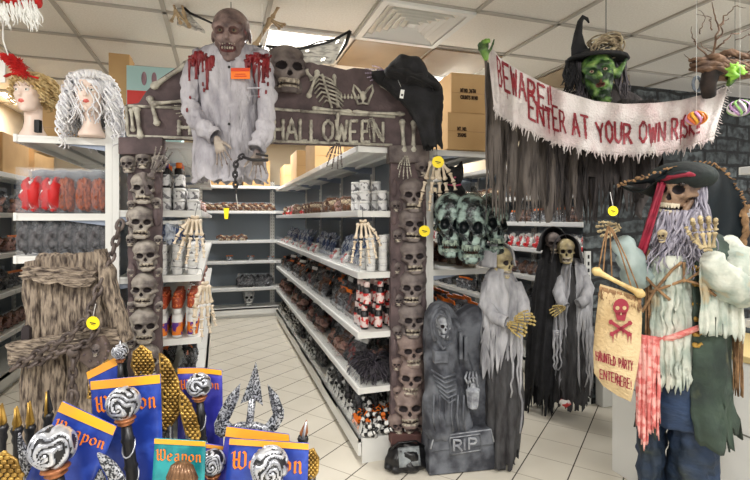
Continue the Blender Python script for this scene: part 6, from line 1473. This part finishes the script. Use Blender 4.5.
s = MB(); s.tube([Vector((-.085 + .18 * k / 8, -.075 + .0 * k - .03 * math.sin(PI * k / 8), zc + .075 + .012 * math.sin(PI * k / 8) - .01 * k / 8)) for k in range(9)], .011, 8, flat=.5); s.build('headband', M_redf, t)
s = MB(); rr = random.Random(2); a, b = Vector((.06, -.11, zc + .075)), Vector((-.075, -.10, zc + .18))
for k in range(900):
    t_ = rr.random(); p = a.lerp(b, t_) + Vector((0, 0, .02 * math.sin(PI * t_))); d = Vector((rr.uniform(-1, .3), rr.uniform(-1, 1), rr.uniform(-.8, 1.0))).normalized(); L_ = .034 * (.4 + math.sin(PI * min(.9, t_ + .15)))
    s.tube([p, p + d * L_ * .6, p + d * L_ + Vector((-.008, 0, -.004))], [.0026, .002, .0008], 4)
s.build('feather', M_redf, t)
s = MB(); s.box((.075, -.05, .055), (.028, .03, .07)); s.build('security_tag', M_black, t, smooth=False, bevel=.004)
t, zc = mann(90, 94, 2.62, .28, 'mannequin head with a long curly silver white wig')
M_whw = mat('silver white curls', (252, 252, 252), (226, 226, 232), scale=30, rough=.45)
s = MB(); s.ell((.005, .03, zc + .05), (.095, .105, .09), 20, 12); curls(s, (.0, .02, zc + .03), (.10, .11, .10), 420, .33, .0065, 8, .85, .016, face=(.38, -.92), fcut=.45, flare=.32); s.build('curly_wig', M_whw, t)
s = MB()
for k in range(11): s.tube([Vector((.09 * math.sin((k - 5) * .25 + .4) * 1.0, -.085 * math.cos((k - 5) * .25), zc + .10)) + Vector((.006 * math.sin(q + k), -.012 * math.sin(PI * q / 5), -.03 * q / 5)) for q in range(6)], .009, 6)
s.build('fringe', M_whw, t)

# red and white fringed costume hanging at the top left corner, ear of the ceiling
F_ = Fr(20, 2.3); l = F_.l; t = F_.thing('fringed_hat', 'red and dark cloth with long white yarn fringe hanging in the top left corner', 'costume')
s = MB(); v, F = sdf_mesh(lambda X, Y, Z: sel(X, Y, Z, (0, 0, 0), (.13, .08, .07)) + .006 * np.sin(X * 60 + Z * 50), (-.2, -.13, -.12), (.2, .13, .12), 36); s.add([Vector(p) for p in v], F.tolist()); s.build('red_cloth', M_redf, t, loc=l(14, -3))
s = MB(); s.ell(l(3, 8, -.03), (.05, .05, .04), 14, 8); s.build('dark_patch', M_burl, t)
s = MB(); strands(s, lambda r: l(r.uniform(-6, 36), r.uniform(0, 10), -.08), lambda r: Vector((r.uniform(.1, .55), -.1, -1)), .10, 70, .005, 3, .008); s.build('yarn_fringe', M_paper, t)
s = MB(); s.tube([l(3, 20), l(3, 40), l(8, 55)], .003, 5); s.tube([l(8, -4), l(8, -40)], .002, 4); s.build('cord', M_paper, t)
F_ = Fr(2, 2.6); l = F_.l; t = F_.thing('white_board', 'small white board hanging at the left edge below the fringe', 'sign'); c = l(0, 68); MB().box(c, (.06, .006, .16)).build('board', M_paper, t, smooth=False); s = MB(); s.tube([l(4, 54), l(4, -10)], .001, 4); s.build('string', M_paper, t)
# ------------------------------------------------------------------ foreground weapon display
M_silv = mat('bright silver paint', (206, 208, 214), (150, 152, 160), scale=40, rough=.28, metal=.55)
M_blk = mat('black wash paint', (22, 22, 26), rough=.4)
M_gld = mat('antique gold paint', (196, 158, 78), (120, 90, 36), scale=24, rough=.35, metal=.5)
M_cop = mat('copper collar', (196, 128, 84), (120, 72, 44), scale=20, rough=.35, metal=.4)
M_cblue = mat('blue damask card', (26, 52, 140), (50, 80, 178), scale=16, rough=.35, lo=.42, hi=.6, detail=3, c3=(24, 40, 112))
M_cteal = mat('teal card', (20, 120, 128), (40, 156, 160), scale=16, rough=.35, lo=.42, hi=.6)
M_cviol = mat('violet blue card', (48, 50, 146), (78, 78, 182), scale=16, rough=.35, lo=.42, hi=.6, c3=(44, 36, 120))
M_chd = mat('yellow orange header', (246, 180, 40), (236, 150, 70), scale=6, rough=.4)
M_cor = mat('orange lettering', (244, 130, 30), rough=.45)
M_spk = mat('speckled pewter', (190, 192, 198), (40, 42, 48), scale=230, rough=.3, metal=.4, lo=.40, hi=.56, detail=2)
def brt(name, lab, cat, px, Z, grp=None): F_ = Fr(px, Z); return F_, F_.thing(name, lab, cat, grp)
def card(q, Z, lab, m, th=.002, text=True, bow=.0, hdr=.12, tw=1.28, grp='weapon header cards'):
    """q: tl, tr, br, bl pixels; header strip along the top edge"""
    cx = sum(p[0] for p in q) / 4; F_, t = brt('weapon_card', lab, 'card', cx, Z, grp); A_ = [F_.l(x, y, 0) for x, y in q]
    def fn(u, v, off=0): return A_[0].lerp(A_[1], u).lerp(A_[3].lerp(A_[2], u), v) + Vector((0, bow * math.sin(u * PI) - bow * .4 * v - off, 0))
    s = MB(); s.grid(lambda u, v: fn(u, v), 10, 10); s.build('card_sheet', m, t, solid=th, smooth=True)
    s = MB(); s.grid(lambda u, v: fn(u, v * hdr, th + .0008), 10, 2); s.build('header_strip', M_chd, t)
    if text:
        W = (A_[1] - A_[0]).length; H = (A_[3] - A_[0]).length
        def tf(u, v): return fn(u / W, (hdr + .04) + (W * .20 * tw - v) / H, th + .0014)
        cw = W * .082 * tw
        s = MB(); write(s, 'Weapon', tf, W * .07, 0, cw, W * .17 * tw, W * .011 * tw, gapw=.30, nib=.7, black=True); s.build('printed_text', M_cor, t, smooth=False)
    s = MB(); s.tube([fn(.5, .97), fn(.5, .97) + Vector((0, .02, -.35))], .004, 5); s.build('card_stick', M_blk, t)
    return t
def swirl_ball(mb, c, r, seed=0, n=50):
    """knot-work ball: raised silver scrolls on a black core"""
    c = Vector(c)
    def h(d):
        a = noise.noise(d * 1.1 + Vector((seed, 0, 0))); b = noise.noise(d * 1.3 + Vector((0, seed + 5, 3)))
        e = math.hypot(d.x - .15, d.z + .05)
        return math.sin(22 * e + 2 * math.atan2(d.z + .05, d.x - .15) + 9 * b + 5 * a)
    def fn(u, v):
        th = PI * (.002 + .996 * v); ph = 2 * PI * u; d = Vector((math.sin(th) * math.cos(ph), math.sin(th) * math.sin(ph), math.cos(th)))
        return c + d * r * (1 + .05 * max(-1, min(1, 1.6 * h(d))))
    def mi(u, v):
        th = PI * v; ph = 2 * PI * u; d = Vector((math.sin(th) * math.cos(ph), math.sin(th) * math.sin(ph), math.cos(th))); return 0 if h(d) > -.35 else 1
    mb.grid(fn, n * 2, n, mi=mi)
def mace(px, py, r_px, Z, dx, lab, seed, collar=M_cop, tip=False, L=.55):
    F_, t = brt('toy_mace', lab, 'toy weapon', px, Z, 'silver headed maces'); c = F_.l(px, py); r = r_px / FPX * Z
    s = MB(); swirl_ball(s, (0, 0, 0), r, seed); s.build('ball_head', [M_silv, M_blk], t, loc=c)
    d = Vector((dx, .0, -1)).normalized(); rot = Vector((0, 0, -1)).rotation_difference(d).to_matrix()
    def lt(name, prof, m, z0, ribs=0):
        s = MB(); s.lathe(prof, (0, 0, 0), 16); s.v = [tuple(rot @ (Vector(p) + Vector((0, 0, -z0))) + c) for p in s.v]; return s.build(name, m, t)
    lt('collar', [(r * .30, .0), (r * .62, -.004), (r * .66, -r * .18), (r * .42, -r * .30), (r * .52, -r * .42), (r * .34, -r * .55)], collar, r * .88)
    pr = [(r * .30, 0)]
    for k in range(9): z = -.03 - k * L / 9; pr += [(r * .36, z), (r * .44, z - .006), (r * .36, z - .012)]
    pr.append((0, -L)); h = lt('handle', pr, M_blk, r * 1.35)
    s = MB()
    for k in range(5):
        z = -r * 1.4 - .05 - k * .07; s.tube([rot @ Vector((r * .40 * math.cos(a * .52), r * .40 * math.sin(a * .52), z + .02 * math.sin(a * .52))) + c for a in range(12)], r * .05, 5, closed=True)
    s.build('handle_ring', M_silv, h)
    if tip:
        s = MB(); s.lathe([(.0, r * .6), (r * .18, 0), (r * .3, -r * .1)], c + Vector((0, 0, r * 1.0)), 10); s.build('spike', M_silv, t)
    return t
# display bin, its rim below the picture
BN = Fr(150, 1.13); t = BN.thing('display_bin', 'white display bin holding the toy weapons in the foreground', 'bin')
a, b = -.47, .44
s = MB(); s.box(((a + b) / 2, -.17, .38), (b - a, .012, .70)); s.box(((a + b) / 2, .17, .38), (b - a, .012, .70)); s.box((a, 0, .38), (.012, .34, .70)); s.box((b, 0, .38), (.012, .34, .70)); s.box(((a + b) / 2, 0, .045), (b - a, .34, .03)); s.build('bin_body', M_white, t, smooth=False)
s = MB()
for y in (-.17, .17): s.tube([(a, y, .735), (b, y, .735)], .009, 8)
s.build('rim', M_steel, t)
for x in (a + .04, b - .04):
    for y in (-.13, .13): s = MB(); s.lathe([(.02, 0), (.022, .03)], (x, y, .001), 10); s.build('foot', M_black, t)

mace(53, 447, 20.5, .98, .12, 'large silver and black scrollwork mace in front of the tilted blue card', 1)
card([(63, 401), (117, 426), (88, 500), (24, 484)], 1.03, 'tilted blue card printed Weapon, lower left of the display', M_cblue)
mace(123.5, 403, 15.5, 1.08, .12, 'silver and black scrollwork mace in front of the upright blue card', 4)
card([(91, 381), (160.5, 374), (164, 500), (97, 502)], 1.13, 'upright blue card printed Weapon, behind the second mace', M_cblue, hdr=.07)
mace(199, 385, 11.5, 1.20, .06, 'smaller silver mace in front of the violet card by the trident', 7)
card([(178, 368), (222, 370), (224, 470), (178, 480)], 1.24, 'violet blue card printed Weapon, left of the trident', M_cviol, hdr=.05, bow=.01)
mace(269.5, 466, 18.5, .98, .0, 'silver and black scrollwork mace at the right end of the display', 11)
card([(230, 438), (309, 443), (306, 520), (222, 512)], 1.02, 'front blue card printed Weapon at the right end of the display', M_cblue, hdr=.08)
card([(227, 426), (289, 434), (300, 516), (214, 508)], 1.06, 'violet card just behind the rightmost Weapon card', M_cviol, text=False)
card([(155, 438), (206, 441), (203, 520), (150, 520)], 1.0, 'teal card printed Weapon in the middle front of the display', M_cteal, hdr=.06)
card([(203, 443), (226, 446), (222, 520), (200, 520)], 1.08, 'narrow violet card between the teal card and the right blue card', M_cviol, hdr=.05, tw=1.6)
mace(213, 462, 12, 1.05, .0, 'silver mace half hidden between the teal and the right blue card', 15)
card([(87, 372), (116, 357), (134, 420), (100, 432)], 1.20, 'small blue and gold card behind the gold scaled blades', M_cblue, text=False)
mace(120, 352, 7.5, 1.20, .02, 'small silver mace with a pointed tip near the stacked skulls', 18, tip=True)
# bronze ridged claw
F_, t = brt('bronze_claw', 'bronze ridged mace head in front of the teal card', 'toy weapon', 182, .97); l = F_.l
s = MB()
for k in range(9):
    a = -1.2 + 2.4 * k / 8; s.tube([l(182 + 3 * math.sin(a), 462, -.02), l(182 + 9 * math.sin(a), 467, -.02 - .02 * math.cos(a)), l(182 + 14 * math.sin(a), 478, -.02 - .03 * math.cos(a)), l(182 + 12 * math.sin(a), 492, -.02)], [.004, .0065, .0065, .004], 6)
s.ell(l(182, 480), (.022, .02, .035), 12, 8); s.build('ridged_head', mat('bronze paint', (150, 112, 80), (84, 60, 44), scale=20, rough=.35, metal=.5), t)
s = MB(); s.tube([l(182, 490), l(182, 490) + Vector((0, 0, -.45))], .012, 10); s.build('handle', M_blk, t)
# trident
F_, t = brt('toy_trident', 'large silver speckled trident standing at the right of the display', 'toy weapon', 252, 1.16); l = F_.l
def blade(mb, pts, th, F=l, dy=0):
    """flat faceted blade: outline pixels, ridge along the middle"""
    P = [F(x, y, dy) for x, y in pts]; c = sum(P, Vector()) / len(P); n = len(P)
    mb.add(P + [c + Vector((0, -th, 0)), c + Vector((0, th, 0))], [(i, (i + 1) % n, n) for i in range(n)] + [((i + 1) % n, i, n + 1) for i in range(n)])
def ridge(mb, P1, mid, P2, th, F=l, dy=0):
    """blade strip between two outlines over a raised centre line"""
    n = len(mid); A_ = [F(x, y, dy) for x, y in P1]; B = [F(x, y, dy - th) for x, y in mid]; C = [F(x, y, dy) for x, y in P2]; D = [F(x, y, dy + th) for x, y in mid]
    fs = []
    for i in range(n - 1):
        for q, r_ in ((0, 1), (1, 2), (2, 3), (3, 0)): fs.append((q * n + i, q * n + i + 1, r_ * n + i + 1, r_ * n + i))
    mb.add(A_ + B + C + D, fs)
s = MB(); ridge(s, [(256, 361), (249, 382), (240, 404), (245, 402), (249, 399)], [(256, 361), (255, 380), (253, 396), (252.5, 398), (252, 400)], [(256, 361), (260, 382), (263, 406), (258, 402), (254.5, 400)], .010); s.build('centre_point', M_spk, t, smooth=False)
s = MB(); ridge(s, [(240.5, 383), (228, 396), (220, 410), (214, 424), (215, 434), (221, 438)], [(240.5, 383), (233, 398), (226, 412), (220, 424), (221, 432), (226, 436)], [(240.5, 383), (239, 398), (234, 410), (229, 421), (232, 424), (237, 429)], .008)
s.build('side_tine', M_spk, t, smooth=False)
s = MB(); ridge(s, [(267.5, 384), (269, 396), (271, 406), (273, 414), (268, 421), (262, 428)], [(267.5, 384), (273, 396), (277, 406), (279, 416), (275, 424), (268, 430)], [(267.5, 384), (278, 395), (284, 410), (284, 418), (277, 430), (272, 433)], .008); s.build('side_tine', M_spk, t, smooth=False)
s = MB(); s.tube([l(252.5, 398), l(250, 420), l(249, 432), l(248, 432) + Vector((0, 0, -.5))], [.009, .009, .011, .012], 10); s.tube([l(226, 432), l(240, 426, -.004), l(256, 426, -.004), l(270, 431)], .010, 10); s.build('shaft', M_spk, t)
# gold scaled blades
def scaled(px, Z, pts, lab, rows, m_edge=M_gld):
    F_, t = brt('scaled_blade', lab, 'toy weapon', px, Z, 'gold scaled blades'); l_ = F_.l
    s = MB(); s.prism([(l_(x, y).x, l_(x, y).z) for x, y in pts], -.005, .005); s.build('blade_core', M_blk, t, smooth=False, bevel=.002)
    xs = [p[0] for p in pts]; ys = [p[1] for p in pts]
    def inside(x, y):
        c = False; n = len(pts)
        for i in range(n):
            (x1, y1), (x2, y2) = pts[i], pts[i - 1]
            if (y1 > y) != (y2 > y) and x < (x2 - x1) * (y - y1) / (y2 - y1) + x1: c = not c
        return c
    s = MB(); y = min(ys) + 1; k = 0; st = rows
    while y < max(ys):
        x = min(xs) - (k % 2) * st * .5
        while x < max(xs):
            if inside(x, y):
                c = l_(x, y, -.006); s.ell(c + Vector((0, 0, 0)), (st * .50 / FPX * Z, .0045, st * .36 / FPX * Z), 8, 5, rot=roty(.5 * math.sin(k * 2.1 + x)))
            x += st
        y += st * .62; k += 1
    s.build('scale', M_gld, t)
    s = MB(); s.tube([l_(x, y, -.004) for x, y in pts], .0035, 5, closed=True); s.build('gilded_edge', m_edge, t)
    c = l_(sum(xs) / len(xs), max(ys)); s = MB(); s.tube([c + Vector((0, 0, .02)), c + Vector((0, .01, -.4))], .009, 8); s.build('handle', M_blk, t)
scaled(170, 1.20, [(160, 353), (168, 360), (177, 378), (181, 398), (178, 415), (170, 427), (161, 432), (163, 400)], 'tall gold and black scaled blade right of the upright blue card', 5)
scaled(190, 1.19, [(181, 391), (188, 400), (195, 415), (200, 436), (196, 442), (188, 440), (183, 420), (180, 404)], 'gold and black scaled blade in front of the violet card', 5)
scaled(99, 1.24, [(88, 398), (90, 380), (98, 368), (108, 360), (113, 372), (110, 384), (100, 382), (96, 400)], 'gold and black scaled blade behind the upright blue card', 4.5)
scaled(142, 1.24, [(134, 352), (142, 346), (150, 352), (154, 366), (150, 378), (138, 378), (132, 366)], 'gold and black shield shaped blade below the column skulls', 4.5)
scaled(6, .98, [(-10, 462), (4, 452), (16, 460), (22, 476), (20, 492), (-6, 500)], 'gold scaled blade in the bottom left corner of the photo', 7)
scaled(314, 1.03, [(306, 452), (313, 449), (318, 458), (317, 472), (311, 482), (305, 474)], 'small gold scaled shield at the right end of the display', 4)
# spear points
for i, (px, y0, y1, w_, Z, m, lab) in enumerate([(48, 389, 416, 5, 1.15, M_blk, 'black and gold spear point rising beside the door prop'), (30, 400, 428, 4.5, 1.12, M_gld, 'gold and black spear point left of the tilted card'), (17, 405, 430, 5, 1.08, M_gld, 'gold spear point second from the left edge'), (2, 402, 428, 5, 1.05, M_gld, 'gold spear point at the left edge of the photo'), (303, 419, 439, 4.5, 1.08, M_cop, 'copper spear point right of the trident')]):
    F_, t = brt('toy_spear', lab, 'toy weapon', px, Z, 'spear points'); l_ = F_.l; k = 2.5 if i == 4 else 0
    s = MB(); a = l_(px + k * 1.5, y0); b = l_(px, y1); 
    s.prism([(a.x, a.z), (l_(px - w_ + k * .3, y1 - 6).x, l_(px, y1 - 6).z), (l_(px - w_ * .4, y1 - 2).x, l_(px, y1 - 2).z), (l_(px + w_ * .4, y1 - 2).x, l_(px, y1 - 2).z), (l_(px + w_ + k * .3, y1 - 6).x, l_(px, y1 - 6).z)], -.004, .004); s.build('point', m, t, smooth=False, bevel=.003)
    s = MB(); s.tube([a + Vector((0, -.006, -.004)), b + Vector((0, -.008, 0))], [.002, .004], 6); s.build('rib', M_silv if i == 4 else M_gld, t)
    s = MB(); s.lathe([(.010, 0), (.013, -.008), (.009, -.02), (.011, -.03), (.008, -.04), (.008, -.42), (0, -.43)], b + Vector((0, 0, .008)), 10); s.build('shaft', M_blk, t)
# pewter crescents
for px, Z, pts, lab in ((24, 1.04, [(19, 432), (22, 440), (28, 452), (33, 472), (30, 490), (20, 490), (22, 470), (19, 450)], 'speckled pewter curved blade left of the large mace'), (112, 1.0, [(97, 452), (106, 456), (116, 464), (124, 476), (128, 490), (112, 494), (108, 476), (101, 464)], 'speckled pewter crescent blade between the two blue cards'), (97, 1.02, [(100, 468), (94, 480), (92, 492), (104, 494), (106, 480)], 'small speckled pewter blade tip under the upright card')):
    F_, t = brt('crescent_blade', lab, 'toy weapon', px, Z, 'pewter blades'); l_ = F_.l
    s = MB(); s.prism([(l_(x, y).x, l_(x, y).z) for x, y in pts], -.006, .006); s.build('blade', M_spk, t, smooth=False, bevel=.004)
    s = MB(); c = l_(pts[-3][0], 490); s.tube([c, c + Vector((0, 0, -.4))], .01, 8); s.build('handle', M_blk, t)
